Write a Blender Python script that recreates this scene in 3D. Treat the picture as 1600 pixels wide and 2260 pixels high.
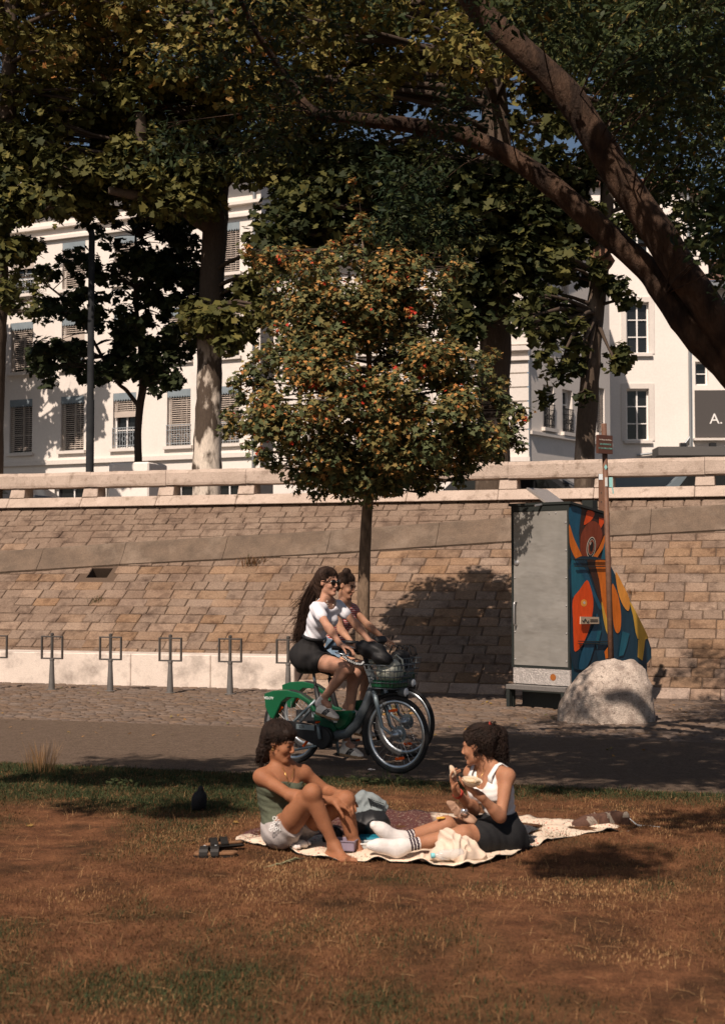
import bpy, bmesh, math, random
import numpy as np
from mathutils import Vector, Matrix, Euler, noise
for _o in list(bpy.data.objects):
    bpy.data.objects.remove(_o)
SC = bpy.context.scene
COL = SC.collection
R = random.Random(7)
RNG = np.random.default_rng(11)
PI = math.pi
# ------------------------------------------------------------------ camera
F = 3139.0
PITCH = math.atan(143.0 / F)
CAMH = 1.65
_cam = bpy.data.cameras.new('camera')
CAM = bpy.data.objects.new('camera', _cam)
COL.objects.link(CAM)
CAM.location = (0, 0, CAMH)
CAM.rotation_euler = (PI / 2 + PITCH, 0, 0)
_cam.sensor_fit = 'VERTICAL'
_cam.sensor_height = 36.0
_cam.sensor_width = 36.0
_cam.lens = F / 2260.0 * 36.0
_cam.clip_start = 0.1
_cam.clip_end = 2000
_cam.dof.use_dof = True
_cam.dof.focus_distance = 15.5
_cam.dof.aperture_fstop = 4.0
SC.camera = CAM
# ------------------------------------------------------------------ light
SUN_AZ, SUN_EL = math.radians(25), math.radians(47)   # light travels away and to the right
LDIR = Vector((math.sin(SUN_AZ) * math.cos(SUN_EL), math.cos(SUN_AZ) * math.cos(SUN_EL), -math.sin(SUN_EL)))
_w = bpy.data.worlds.new('World')
SC.world = _w
_w.use_nodes = True
_nt = _w.node_tree
_sky = _nt.nodes.new('ShaderNodeTexSky')
_sky.sky_type = 'NISHITA'
_sky.sun_disc = False
_sky.sun_elevation = SUN_EL
_sky.sun_rotation = math.atan2(-LDIR.x, -LDIR.y)
_sky.air_density = 1.0
_sky.dust_density = 2.2
_sky.ozone_density = 0.5
_bg = _nt.nodes['Background']
_bg.inputs['Strength'].default_value = 0.05
_nt.links.new(_sky.outputs[0], _bg.inputs['Color'])
_sl = bpy.data.lights.new('sun', 'SUN')
SUN = bpy.data.objects.new('sun', _sl)
COL.objects.link(SUN)
_sl.energy = 5.0
_sl.angle = math.radians(0.5)
_sl.color = (1.0, 0.84, 0.72)
SUN.rotation_euler = LDIR.to_track_quat('-Z', 'Y').to_euler()
SUN.location = (-20, -40, 50)
SC.view_settings.view_transform = 'Standard'
SC.view_settings.look = 'None'
SC.view_settings.exposure = 0.22
SC.view_settings.gamma = 1.0
SC.view_settings.use_curve_mapping = False
SC.cycles.max_bounces = 6
SC.cycles.transparent_max_bounces = 12
SC.cycles.use_denoising = True
# ------------------------------------------------------------------ picture to place
_CT, _ST = math.cos(PITCH), math.sin(PITCH)
def ray(px, py):
    x, y = (px - 800) / F, (1130 - py) / F
    return Vector((x, _CT - y * _ST, _ST + y * _CT))
def at(px, py, Y):
    r = ray(px, py)
    k = Y / r.y
    return Vector((r.x * k, Y, CAMH + r.z * k))
def gnd(px, py, z=0.0):
    r = ray(px, py)
    k = (z - CAMH) / r.z
    return Vector((r.x * k, r.y * k, z))
def onplane(px, py, P, N):
    r = ray(px, py)
    O = Vector((0, 0, CAMH))
    k = (P - O).dot(N) / r.dot(N)
    return O + r * k
# ------------------------------------------------------------------ materials
def _nodes(name):
    m = bpy.data.materials.new(name)
    m.use_nodes = True
    return m, m.node_tree, m.node_tree.nodes['Principled BSDF']
def _mixrgb(nt, a, b, fac, blend='MIX'):
    n = nt.nodes.new('ShaderNodeMix')
    n.data_type = 'RGBA'
    n.blend_type = blend
    for k, v in ((6, a), (7, b), (0, fac)):
        if hasattr(v, 'links'):
            nt.links.new(v, n.inputs[k])
        elif k == 0:
            n.inputs[0].default_value = v
        else:
            n.inputs[k].default_value = (*v[:3], 1)
    return n.outputs[2]
def _noise(nt, vec, scale, detail=4, rough=.6):
    n = nt.nodes.new('ShaderNodeTexNoise')
    n.inputs['Scale'].default_value = scale
    n.inputs['Detail'].default_value = detail
    n.inputs['Roughness'].default_value = rough
    nt.links.new(vec, n.inputs['Vector'])
    return n.outputs[0]
def _ramp(nt, fac, lo, hi):
    n = nt.nodes.new('ShaderNodeMapRange')
    n.inputs[1].default_value = lo
    n.inputs[2].default_value = hi
    nt.links.new(fac, n.inputs[0])
    return n.outputs[0]
def _pos(nt, sc=None):
    g = nt.nodes.new('ShaderNodeNewGeometry')
    if not sc:
        return g.outputs['Position']
    m = nt.nodes.new('ShaderNodeMapping')
    m.inputs['Scale'].default_value = sc
    nt.links.new(g.outputs['Position'], m.inputs['Vector'])
    return m.outputs[0]
def pm(name, col, rough=.75, col2=None, scale=5., lo=.35, hi=.65, fine=.25, fscale=60., bump=0., bscale=80.,
       metal=0., spec=.3, rnd=0., isl=0., col3=None, scale3=1.3, lo3=.5, hi3=.7, stretch=None, coat=0.):
    m, nt, b = _nodes(name)
    p = _pos(nt, stretch)
    c = None
    if col2:
        c = _mixrgb(nt, col, col2, _ramp(nt, _noise(nt, p, scale), lo, hi))
    if col3:
        c = _mixrgb(nt, c if c else col, col3, _ramp(nt, _noise(nt, p, scale3, 5, .65), lo3, hi3))
    if rnd or isl:
        o = nt.nodes.new('ShaderNodeObjectInfo').outputs['Random'] if rnd else nt.nodes.new('ShaderNodeNewGeometry').outputs['Random Per Island']
        a = rnd or isl
        h = nt.nodes.new('ShaderNodeHueSaturation')
        nt.links.new(_rescale(nt, o, 1 - a, 1 + a), h.inputs['Value'])
        w = nt.nodes.new('ShaderNodeTexWhiteNoise')
        w.noise_dimensions = '1D'
        nt.links.new(o, w.inputs[1])
        nt.links.new(_rescale(nt, w.outputs[0], 1 - a * 1.2, 1 + a * 1.2), h.inputs['Saturation'])
        if c: nt.links.new(c, h.inputs['Color'])
        else: h.inputs['Color'].default_value = (*col, 1)
        c = h.outputs[0]
    if fine:
        f = _rescale(nt, _noise(nt, p, fscale, 3, .7), 1 - fine * 2, 1 + fine * 2)
        g = nt.nodes.new('ShaderNodeCombineColor')
        for k in range(3): nt.links.new(f, g.inputs[k])
        c = _mixrgb(nt, c if c else col, g.outputs[0], 1.0, 'MULTIPLY')
    if c: nt.links.new(c, b.inputs['Base Color'])
    else: b.inputs['Base Color'].default_value = (*col, 1)
    b.inputs['Roughness'].default_value = rough
    b.inputs['Metallic'].default_value = metal
    b.inputs['Specular IOR Level'].default_value = spec
    b.inputs['Coat Weight'].default_value = coat
    if bump:
        n = nt.nodes.new('ShaderNodeBump')
        n.inputs['Strength'].default_value = bump
        n.inputs['Distance'].default_value = .02
        nt.links.new(_noise(nt, p, bscale, 5, .7), n.inputs['Height'])
        nt.links.new(n.outputs[0], b.inputs['Normal'])
    return m
def _rescale(nt, fac, a, b):
    n = nt.nodes.new('ShaderNodeMapRange')
    n.clamp = False
    n.inputs[3].default_value = a
    n.inputs[4].default_value = b
    nt.links.new(fac, n.inputs[0])
    return n.outputs[0]
def leafmat(name, stops, rough=.65, trans=.22, spec=.14):
    m, nt, b = _nodes(name)
    a = nt.nodes.new('ShaderNodeAttribute')
    a.attribute_name = 'tint'
    r = nt.nodes.new('ShaderNodeValToRGB')
    e = r.color_ramp.elements
    while len(e) < len(stops): e.new(.5)
    for k, (p, c) in enumerate(stops):
        e[k].position = p
        e[k].color = (*c, 1)
    nt.links.new(a.outputs['Fac'], r.inputs[0])
    nt.links.new(r.outputs[0], b.inputs['Base Color'])
    b.inputs['Roughness'].default_value = rough
    b.inputs['Specular IOR Level'].default_value = spec
    t = nt.nodes.new('ShaderNodeBsdfTranslucent')
    nt.links.new(r.outputs[0], t.inputs['Color'])
    mx = nt.nodes.new('ShaderNodeMixShader')
    mx.inputs[0].default_value = trans
    nt.links.new(b.outputs[0], mx.inputs[1])
    nt.links.new(t.outputs[0], mx.inputs[2])
    nt.links.new(mx.outputs[0], nt.nodes['Material Output'].inputs['Surface'])
    return m
# ------------------------------------------------------------------ objects
def thing(name, label, cat, loc=(0, 0, 0), rotz=0., group=None):
    o = bpy.data.objects.new(name, None)
    COL.objects.link(o)
    o.location = loc
    o.rotation_euler = (0, 0, rotz)
    o.empty_display_size = .1
    return tag(o, label, cat, group)
def tag(o, label=None, cat=None, group=None, kind=None):
    if label: o['label'] = label
    if cat: o['category'] = cat
    if group: o['group'] = group
    if kind: o['kind'] = kind
    return o
def _org(o):
    v = Vector((0, 0, 0))
    while o is not None:
        v = v + Vector(o.location)
        o = o.parent
    return v
def link(name, me, mats, parent=None, smooth=False):
    o = bpy.data.objects.new(name, me)
    COL.objects.link(o)
    for m in (mats if isinstance(mats, (list, tuple)) else [mats]):
        me.materials.append(m)
    if smooth and len(me.polygons):
        me.polygons.foreach_set('use_smooth', np.ones(len(me.polygons), dtype=bool))
    if parent is not None: o.parent = parent
    return o
def kids(o):
    return [c for c in bpy.data.objects if c.parent is o]
def copy_tree(o, kidmap=None, parent=None):
    if kidmap is None:
        kidmap = {}
        for c in bpy.data.objects:
            if c.parent: kidmap.setdefault(c.parent.name, []).append(c)
    c = o.copy()
    COL.objects.link(c)
    if parent is not None: c.parent = parent
    for ch in kidmap.get(o.name, []): copy_tree(ch, kidmap, c)
    return c
def fast_mesh(name, V, Fc, tint=None):
    V = np.asarray(V, np.float32); Fc = np.asarray(Fc, np.int32)
    me = bpy.data.meshes.new(name)
    nf, k = Fc.shape
    me.vertices.add(len(V)); me.vertices.foreach_set('co', V.ravel())
    me.loops.add(nf * k); me.loops.foreach_set('vertex_index', Fc.ravel())
    me.polygons.add(nf); me.polygons.foreach_set('loop_start', np.arange(0, nf * k, k, dtype=np.int32))
    if tint is not None:
        a = me.attributes.new('tint', 'FLOAT', 'POINT')
        a.data.foreach_set('value', np.asarray(tint, np.float32))
    me.update(calc_edges=True)
    return me
class MB:
    def __init__(s): s.v, s.f, s.m, s.mi = [], [], [], 0
    def add(s, vs, fs):
        n = len(s.v)
        s.v += [tuple(p) for p in vs]
        s.f += [tuple(i + n for i in q) for q in fs]
        s.m += [s.mi] * len(fs)
        return s
    def box(s, c, d, rot=None):
        c = Vector(c)
        vs = []
        for z in (-.5, .5):
            for x, y in ((-.5, -.5), (.5, -.5), (.5, .5), (-.5, .5)):
                p = Vector((x * d[0], y * d[1], z * d[2]))
                vs.append(c + (rot @ p if rot else p))
        return s.add(vs, [(3, 2, 1, 0), (4, 5, 6, 7), (0, 1, 5, 4), (1, 2, 6, 5), (2, 3, 7, 6), (3, 0, 4, 7)])
    def obox(s, O, ax, d0, d1):   # oriented: O + axes*(d0..d1)
        vs = [O + ax[0] * x + ax[1] * y + ax[2] * z for z in (d0[2], d1[2]) for x, y in ((d0[0], d0[1]), (d1[0], d0[1]), (d1[0], d1[1]), (d0[0], d1[1]))]
        return s.add(vs, [(3, 2, 1, 0), (4, 5, 6, 7), (0, 1, 5, 4), (1, 2, 6, 5), (2, 3, 7, 6), (3, 0, 4, 7)])
    def quad(s, a, b, c, d): return s.add([a, b, c, d], [(0, 1, 2, 3)])
    def prism(s, poly, vec):
        n = len(poly); vec = Vector(vec)
        vs = [Vector(p) for p in poly] + [Vector(p) + vec for p in poly]
        return s.add(vs, [tuple(range(n - 1, -1, -1)), tuple(range(n, 2 * n))] + [(i, (i + 1) % n, n + (i + 1) % n, n + i) for i in range(n)])
    def tube(s, pts, rad, n=8, cap=True, closed=False, flat=1., up=None):
        pts = [Vector(p) for p in pts]
        k = len(pts)
        if not isinstance(rad, (list, tuple)): rad = [rad] * k
        ref = None; vs = []
        for i, p in enumerate(pts):
            if closed: t = pts[(i + 1) % k] - pts[i - 1]
            else: t = pts[min(i + 1, k - 1)] - pts[max(i - 1, 0)]
            t = t.normalized() if t.length > 1e-9 else Vector((0, 0, 1))
            if ref is None:
                ref = Vector(up) if up else (Vector((0, 0, 1)) if abs(t.z) < .9 else Vector((1, 0, 0)))
            a = (ref - t * ref.dot(t))
            a = a.normalized() if a.length > 1e-6 else t.orthogonal().normalized()
            ref = a
            b = t.cross(a)
            for j in range(n):
                w = 2 * PI * j / n
                vs.append(p + (a * math.cos(w) * flat + b * math.sin(w)) * rad[i])
        fs = []
        for i in range(k if closed else k - 1):
            for j in range(n):
                q = (i + 1) % k
                fs.append((i * n + j, i * n + (j + 1) % n, q * n + (j + 1) % n, q * n + j))
        if cap and not closed: fs += [tuple(range(n - 1, -1, -1)), tuple(range((k - 1) * n, k * n))]
        return s.add(vs, fs)
    def ring(s, c, axis, Rr, r, n=32, m=8, flat=1.):
        ax = Vector(axis).normalized(); a = ax.orthogonal().normalized(); b = ax.cross(a)
        c = Vector(c)
        vs, fs = [], []
        for i in range(n):
            w = 2 * PI * i / n
            d = a * math.cos(w) + b * math.sin(w)
            for j in range(m):
                q = 2 * PI * j / m
                vs.append(c + d * (Rr + r * math.cos(q)) + ax * (r * flat * math.sin(q)))
                fs.append((i * m + j, ((i + 1) % n) * m + j, ((i + 1) % n) * m + (j + 1) % m, i * m + (j + 1) % m))
        return s.add(vs, fs)
    def lathe(s, prof, O=(0, 0, 0), axis=(0, 0, 1), n=20):
        ax = Vector(axis).normalized(); a = ax.orthogonal().normalized(); b = ax.cross(a); O = Vector(O)
        vs = [O + (a * math.cos(2 * PI * j / n) + b * math.sin(2 * PI * j / n)) * r + ax * z for r, z in prof for j in range(n)]
        k = len(prof)
        fs = [(i * n + j, i * n + (j + 1) % n, (i + 1) * n + (j + 1) % n, (i + 1) * n + j) for i in range(k - 1) for j in range(n)]
        fs += [tuple(range(n - 1, -1, -1)), tuple(range((k - 1) * n, k * n))]
        return s.add(vs, fs)
    def ell(s, c, r, rot=None, nu=14, nv=9):
        c = Vector(c); vs, fs = [], []
        for i in range(nv + 1):
            ph = PI * i / nv
            for j in range(nu):
                th = 2 * PI * j / nu
                p = Vector((r[0] * math.sin(ph) * math.cos(th), r[1] * math.sin(ph) * math.sin(th), r[2] * math.cos(ph)))
                vs.append(c + (rot @ p if rot else p))
        for i in range(nv):
            for j in range(nu):
                fs.append((i * nu + j, (i + 1) * nu + j, (i + 1) * nu + (j + 1) % nu, i * nu + (j + 1) % nu))
        return s.add(vs, fs)
    def mesh(s, name, off=None):
        me = bpy.data.meshes.new(name)
        vs = [(p[0] - off[0], p[1] - off[1], p[2] - off[2]) for p in s.v] if off is not None else s.v
        me.from_pydata(vs, [], s.f)
        me.polygons.foreach_set('material_index', s.m)
        me.update()
        return me
    def build(s, name, mats, parent=None, smooth=False, world=True, bevel=0., seg=1, shade=None):
        off = _org(parent) if (parent is not None and world) else None
        o = link(name, s.mesh(name, off), mats, parent, smooth)
        if bevel:
            md = o.modifiers.new('b', 'BEVEL'); md.width = bevel; md.segments = seg; md.limit_method = 'ANGLE'
        if shade is not None:
            _autosmooth(o, shade)
        return o
def _autosmooth(o, ang):
    bm = bmesh.new(); bm.from_mesh(o.data)
    for e in bm.edges:
        e.smooth = not (len(e.link_faces) == 2 and e.calc_face_angle(0) > ang)
    for f in bm.faces: f.smooth = True
    bm.to_mesh(o.data); bm.free()
def text(name, s, size, O, right, up, mat, parent, depth=.002, align='CENTER', spacing=1.):
    cu = bpy.data.curves.new(name, 'FONT')
    cu.body = s; cu.size = size; cu.extrude = depth; cu.align_x = align; cu.align_y = 'CENTER'; cu.space_character = spacing
    cu.resolution_u = 2
    t = bpy.data.objects.new(name, cu)
    COL.objects.link(t)
    bpy.context.view_layer.update()
    me = bpy.data.meshes.new_from_object(t.evaluated_get(bpy.context.evaluated_depsgraph_get()))
    bpy.data.objects.remove(t)
    right = Vector(right).normalized(); up = Vector(up).normalized(); n = right.cross(up)
    M = Matrix(((right.x, up.x, n.x), (right.y, up.y, n.y), (right.z, up.z, n.z)))
    off = _org(parent) if parent is not None else Vector((0, 0, 0))
    for v in me.vertices: v.co = Vector(O) + M @ v.co - off
    me.materials.clear()
    return link(name, me, mat, parent)
# ================================================================== SETTING
M = {}
# wall frame
WA = gnd(0, 1505); WB = gnd(1600, 1545)
WT = (WB - WA).normalized()
WN = Vector((-WT.y, WT.x, 0))          # away from the camera
INC = math.radians(35)
WS = WN * math.cos(INC) + Vector((0, 0, math.sin(INC)))
WNORM = (-WN * math.sin(INC) + Vector((0, 0, math.cos(INC))))
WO = WA + WT * ((gnd(800, 1525) - WA).dot(WT))
def wuv(px, py):
    p = onplane(px, py, WO, WNORM) - WO
    return p.dot(WT), p.dot(WS)
def wpt(u, v, h=0.): return WO + WT * u + WS * v + WNORM * h
U0, U1 = wuv(-90, 1300)[0] - 2.2, wuv(1700, 1400)[0] + .6
# strip helper: distance in front of wall foot
def strip(u, w): return WO + WT * u - WN * w
W_COB = (WO - gnd(600, 1606)).dot(WN)
W_ASP = (WO - gnd(0, 1686)).dot(WN)
M['soil'] = pm('dry_soil', (.105, .045, .022), .97, (.23, .105, .050), 5, .3, .72, .5, 75, 1., 60, col3=(.060, .032, .016), scale3=2.2, lo3=.48, hi3=.68, spec=.1)
M['asphalt'] = pm('asphalt', (.122, .087, .062), .95, (.165, .12, .088), 9, .3, .7, .5, 38, .8, 150, spec=.1)
M['earth'] = pm('earth', (.09, .065, .045), .95)
# ground
g = MB(); g.quad((-700, -300, -.06), (700, -300, -.06), (700, 1500, -.06), (-700, 1500, -.06))
tag(g.build('ground', M['earth']), kind='structure')
# lawn sheet: gently uneven
def lawn_z(x, y):
    e = (WO - Vector((x, y, 0))).dot(WN) - W_ASP
    k = max(0., min(1., e / .5))
    return (.012 + .035 * noise.noise(Vector((x * .8, y * .8, 0))) + .012 * noise.noise(Vector((x * 4, y * 4, 3)))) * k + .004
_nx, _ny = 150, 170
_V = []
for j in range(_ny):
    for i in range(_nx):
        w = W_ASP + 16.5 * (j / (_ny - 1)) ** 1.3
        u = -9 + 18 * i / (_nx - 1)
        p = strip(u, w + .10 * noise.noise(Vector((u * 1.7, 0, 5))) * max(0, 1 - (w - W_ASP)))
        _V.append((p.x, p.y, lawn_z(p.x, p.y)))
_F = [(j * _nx + i, j * _nx + i + 1, (j + 1) * _nx + i + 1, (j + 1) * _nx + i) for j in range(_ny - 1) for i in range(_nx - 1)]
_F = [q[::-1] for q in _F]
def greenness(x, y):
    p = Vector((x, y, 0)); e = (WO - p).dot(WN) - W_ASP; u = (p - WO).dot(WT)
    lim = 2.3 + .6 * noise.noise(Vector((x * 1.5, 3, 3))) if x < -.35 else .75
    edge = max(0, min(1, (lim - e) / .6 + .25 * noise.noise(Vector((x * 2.5, y * 2.5, 2)))))
    n = noise.noise(Vector((x * 1.3, y * 1.1, 9))) * .75 + noise.noise(Vector((x * 3, y * 2.2, 4))) * .35
    near = max(0, min(1, (7.2 - y) / 1.4)) * (.40 if x < .2 else .22)
    n2 = noise.noise(Vector((x * 4.2, y * 3.4, 14)))
    return max(0, min(1, edge * (.80 + .45 * n2) + (1 - edge) * max(0, near + n * .8 - .05))), e
M['lawn'] = pm('lawn_soil', (.098, .042, .021), .97, (.235, .106, .050), 6, .3, .72, .5, 60, 1., 60, col3=(.060, .032, .016), scale3=2.2, lo3=.48, hi3=.68, spec=.1)
_nt2 = M['lawn'].node_tree; _b2 = _nt2.nodes['Principled BSDF']
_at = _nt2.nodes.new('ShaderNodeAttribute'); _at.attribute_name = 'tint'
_lk = _b2.inputs['Base Color'].links[0].from_socket
_nt2.links.new(_mixrgb(_nt2, _lk, (.056, .060, .024), _rescale(_nt2, _at.outputs['Fac'], 0, .92)), _b2.inputs['Base Color'])
tag(link('lawn', fast_mesh('lawn', _V, _F, [greenness(v[0], v[1])[0] for v in _V]), M['lawn'], None, True), kind='structure')
# asphalt path
g = MB(); g.quad(strip(-40, W_ASP + .25), strip(40, W_ASP + .25), strip(40, W_COB), strip(-40, W_COB))
tag(g.build('cycle_path', M['asphalt']), kind='structure')
# cobbled strip: bed + setts
M['bed'] = pm('sett_joint', (.09, .062, .044), .95)
M['cobble'] = pm('cobble', (.165, .117, .085), .9, (.13, .094, .07), 9, .3, .7, .3, 90, .5, 70, isl=.16)
g = MB(); g.quad(strip(-40, W_COB), strip(40, W_COB), strip(40, -.05), strip(-40, -.05))
for v in range(4): g.v[v] = (g.v[v][0], g.v[v][1], -.012)
tag(g.build('cobbled_quay', M['bed']), kind='structure')
_V, _F = [], []
w = .04
while w < W_COB - .06:
    dw = R.uniform(.11, .15)
    u = -8.5 + R.uniform(0, .2)
    while u < 8.5:
        du = R.uniform(.13, .24)
        if R.random() > .02:
            n = len(_V); h = .002 + R.uniform(-.005, .005); e = .012; q = .028
            for (a, b, z) in ((u + e, w + e, -.012), (u + du - e, w + e, -.012), (u + du - e, w + dw - e, -.012), (u + e, w + dw - e, -.012),
                              (u + q, w + q, h), (u + du - q, w + q, h), (u + du - q, w + dw - q, h), (u + q, w + dw - q, h)):
                p = strip(a + R.uniform(-.006, .006), b + R.uniform(-.006, .006))
                _V.append((p.x, p.y, z + R.uniform(-.002, .002)))
            _F += [(n + 4, n + 7, n + 6, n + 5)] + [(n + i, n + 4 + i, n + 4 + (i + 1) % 4, n + (i + 1) % 4) for i in range(4)]
        u += du
    w += dw
tag(link('cobblestones', fast_mesh('cobblestones', _V, _F), M['cobble']), 'worn brown cobblestones paving the quay at the wall foot', 'cobbles', kind='stuff')
# ------------------------------------------------------------------ quay wall
M['stone'] = pm('quay_stone', (.198, .128, .084), .9, (.27, .190, .132), 1.1, .3, .7, .34, 38, 1.2, 26, rnd=.15, col3=(.085, .052, .036), scale3=3.4, lo3=.50, hi3=.74, spec=.15)
M['stone_rest'] = pm('quay_stone_small', (.285, .178, .120), .9, (.38, .268, .195), 1.1, .3, .7, .30, 40, 1.1, 28, isl=.16, col3=(.15, .10, .072), scale3=2.6, lo3=.54, hi3=.8)
M['mortar'] = pm('wall_joint', (.095, .064, .044), .95)
M['coping'] = pm('weathered_band', (.17, .122, .086), .9, (.10, .074, .054), 3, .3, .7, .25, 50, .8, 40, col3=(.26, .20, .15), scale3=1.1, lo3=.5, hi3=.75)
M['limestone'] = pm('parapet_stone', (.50, .405, .335), .85, (.39, .31, .25), 2.2, .3, .7, .22, 60, .7, 40, col3=(.22, .165, .125), scale3=6.5, lo3=.54, hi3=.74)
M['whitewash'] = pm('kerb_paint', (.70, .61, .53), .8, (.60, .52, .45), 1.5, .3, .7, .12, 60, .4, 50, col3=(.24, .20, .17), scale3=2.6, lo3=.48, hi3=.76)
QW = thing('quay_wall', 'long sloping stone quay wall with slanted dark band, behind the bike stands', 'quay wall', WO)
b0, b1 = wuv(0, 1264), wuv(1600, 1169)
c0, c1 = wuv(0, 1222), wuv(1600, 1117)
VB = lambda u: b0[1] + (b1[1] - b0[1]) * (u - b0[0]) / (b1[0] - b0[0]) + .02 * math.sin(u * .9)
VC = lambda u: c0[1] + (c1[1] - c0[1]) * (u - c0[0]) / (c1[0] - c0[0]) + .02 * math.sin(u * .9)
VTOP = wuv(800, 1107)[1]
_kerb_end = wuv(655, 1520)[0]
h0, h1 = wuv(190, 1273), wuv(250, 1252)
HU0, HU1, HV0, HV1 = h0[0], h1[0], h0[1], h1[1]
g = MB()
for a, b, c, d in ((-40, HU0, -.1, VTOP + .3), (HU1, 40, -.1, VTOP + .3), (HU0, HU1, -.1, HV0), (HU0, HU1, HV1, VTOP + .3)): g.quad(wpt(a, c, -.02), wpt(b, c, -.02), wpt(b, d, -.02), wpt(a, d, -.02))
for (a, c), (b, d) in (((HU0, HV0), (HU1, HV0)), ((HU1, HV0), (HU1, HV1)), ((HU1, HV1), (HU0, HV1)), ((HU0, HV1), (HU0, HV0))): g.quad(wpt(a, c, -.02), wpt(b, d, -.02), wpt(b, d, -.5), wpt(a, c, -.5))
g.quad(wpt(HU0, HV0, -.5), wpt(HU1, HV0, -.5), wpt(HU1, HV1, -.5), wpt(HU0, HV1, -.5))
g.build('joint_bed', M['mortar'], QW)
_st = []
def stone_poly(u0, u1, v0, v1, lo, hi):
    # clip the course between lo(u) and hi(u)
    j = lambda: R.uniform(-.010, .010)
    P = [(u0, v0), (u1, v0), (u1, v1), (u0, v1)]
    P = [(u, min(max(v, lo(u)), hi(u))) for u, v in P]
    if P[3][1] - P[0][1] < .05 and P[2][1] - P[1][1] < .05: return
    g_ = .0045
    P = [(P[0][0] + g_ + j(), P[0][1] + g_ + j() * .6), (P[1][0] - g_ + j(), P[1][1] + g_ + j() * .6), (P[2][0] - g_ + j(), max(P[2][1] - g_ + j() * .6, P[1][1] + .02)), (P[3][0] + g_ + j(), max(P[3][1] - g_ + j() * .6, P[0][1] + .02))]
    cu = sum(p[0] for p in P) / 4; cv = sum(p[1] for p in P) / 4
    h = R.uniform(-.005, .010)
    m = MB()
    ring = []
    for k in range(4):       # eight point outline, slightly chipped
        a, b = P[k], P[(k + 1) % 4]
        ring += [a, ((a[0] + b[0]) / 2 + j() * .5, (a[1] + b[1]) / 2 + j() * .5)]
    vs = [wpt(p[0], p[1], -.022) for p in ring]
    vs += [wpt(p[0] + (cu - p[0]) * .03, p[1] + (cv - p[1]) * .05, h - .007 + j() * .3) for p in ring]
    vs += [wpt(p[0] + (cu - p[0]) * .12, p[1] + (cv - p[1]) * .18, h + j() * .5) for p in ring]
    vs += [wpt(cu, cv, h + .003 + j() * .6)]
    fs = []
    for k in range(8):
        q = (k + 1) % 8
        fs += [(k, q, 8 + q, 8 + k), (8 + k, 8 + q, 16 + q, 16 + k), (16 + k, 16 + q, 24)]
    m.add(vs, fs)
    # how large it shows
    c = wpt(cu, cv, 0)
    px = 800 + c.x / c.y * F
    area = (u1 - u0) * (P[3][1] - P[0][1]) / c.y ** 2 * (1 if -30 < px < 1630 else .01)
    _st.append((area, m, cv < .27))
def courses(v, vmax, dv, lu, lo, hi, base):
    k = 0
    while v < vmax:
        d = R.uniform(*dv)
        u = U0 + R.uniform(0, .3)
        while u < U1:
            du = R.uniform(*lu)
            vm = v + d / 2
            mid = u + du / 2
            if not (HU0 - .05 < mid < HU1 + .05 and HV0 - .03 < vm < HV1 + .06) and v + d > lo(mid) and v < hi(mid) and not (base and mid < _kerb_end - .1 and vm < .72):
                stone_poly(u, u + du, v, v + d, lo, hi)
            u += du
        v += d
courses(0.0, 4.2, (.205, .25), (.24, .52), lambda u: -.02, lambda u: VB(u) - .015, True)
courses(1.6, VTOP, (.175, .215), (.24, .50), lambda u: VC(u) + .02, lambda u: VTOP, False)
_st.sort(key=lambda t: -t[0])
M['stone_foot'] = pm('foot_stone', (.34, .235, .17), .9, (.42, .32, .25), 1.1, .3, .7, .3, 38, 1.2, 26, rnd=.12, col3=(.17, .115, .08), scale3=3.4, lo3=.54, hi3=.76, spec=.15)
for k, (a, m, f_) in enumerate(_st[:300]):
    m.build('stone', M['stone_foot' if f_ else 'stone'], QW)
_r = MB()
for a, m, f_ in _st[300:]: _r.add(m.v, m.f)
tag(_r.build('small_stones', M['stone'], QW), kind='stuff')
# slanted band of long coping stones
u = U0
while u < U1:
    du = R.uniform(1.5, 2.1)
    m = MB()
    e = .004
    vs = []
    for uu in (u + e, u + du - e):
        lo, hi = VB(uu), VC(uu)
        for (v, h) in ((lo, -.03), (lo + .004, .02), (lo + (hi - lo) * .30, .075), (lo + (hi - lo) * .62, .17), (lo + (hi - lo) * .72, .165), (hi + .03, -.03)):
            vs.append(wpt(uu, v, h + R.uniform(-.004, .004)))
    m.add(vs, [(i, i + 1, 7 + i, 6 + i) for i in range(5)] + [(5, 0, 6, 11), (0, 5, 4, 3, 2, 1), (6, 7, 8, 9, 10, 11)])
    m.build('coping_stone', M['coping'], QW)
    u += du
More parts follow.
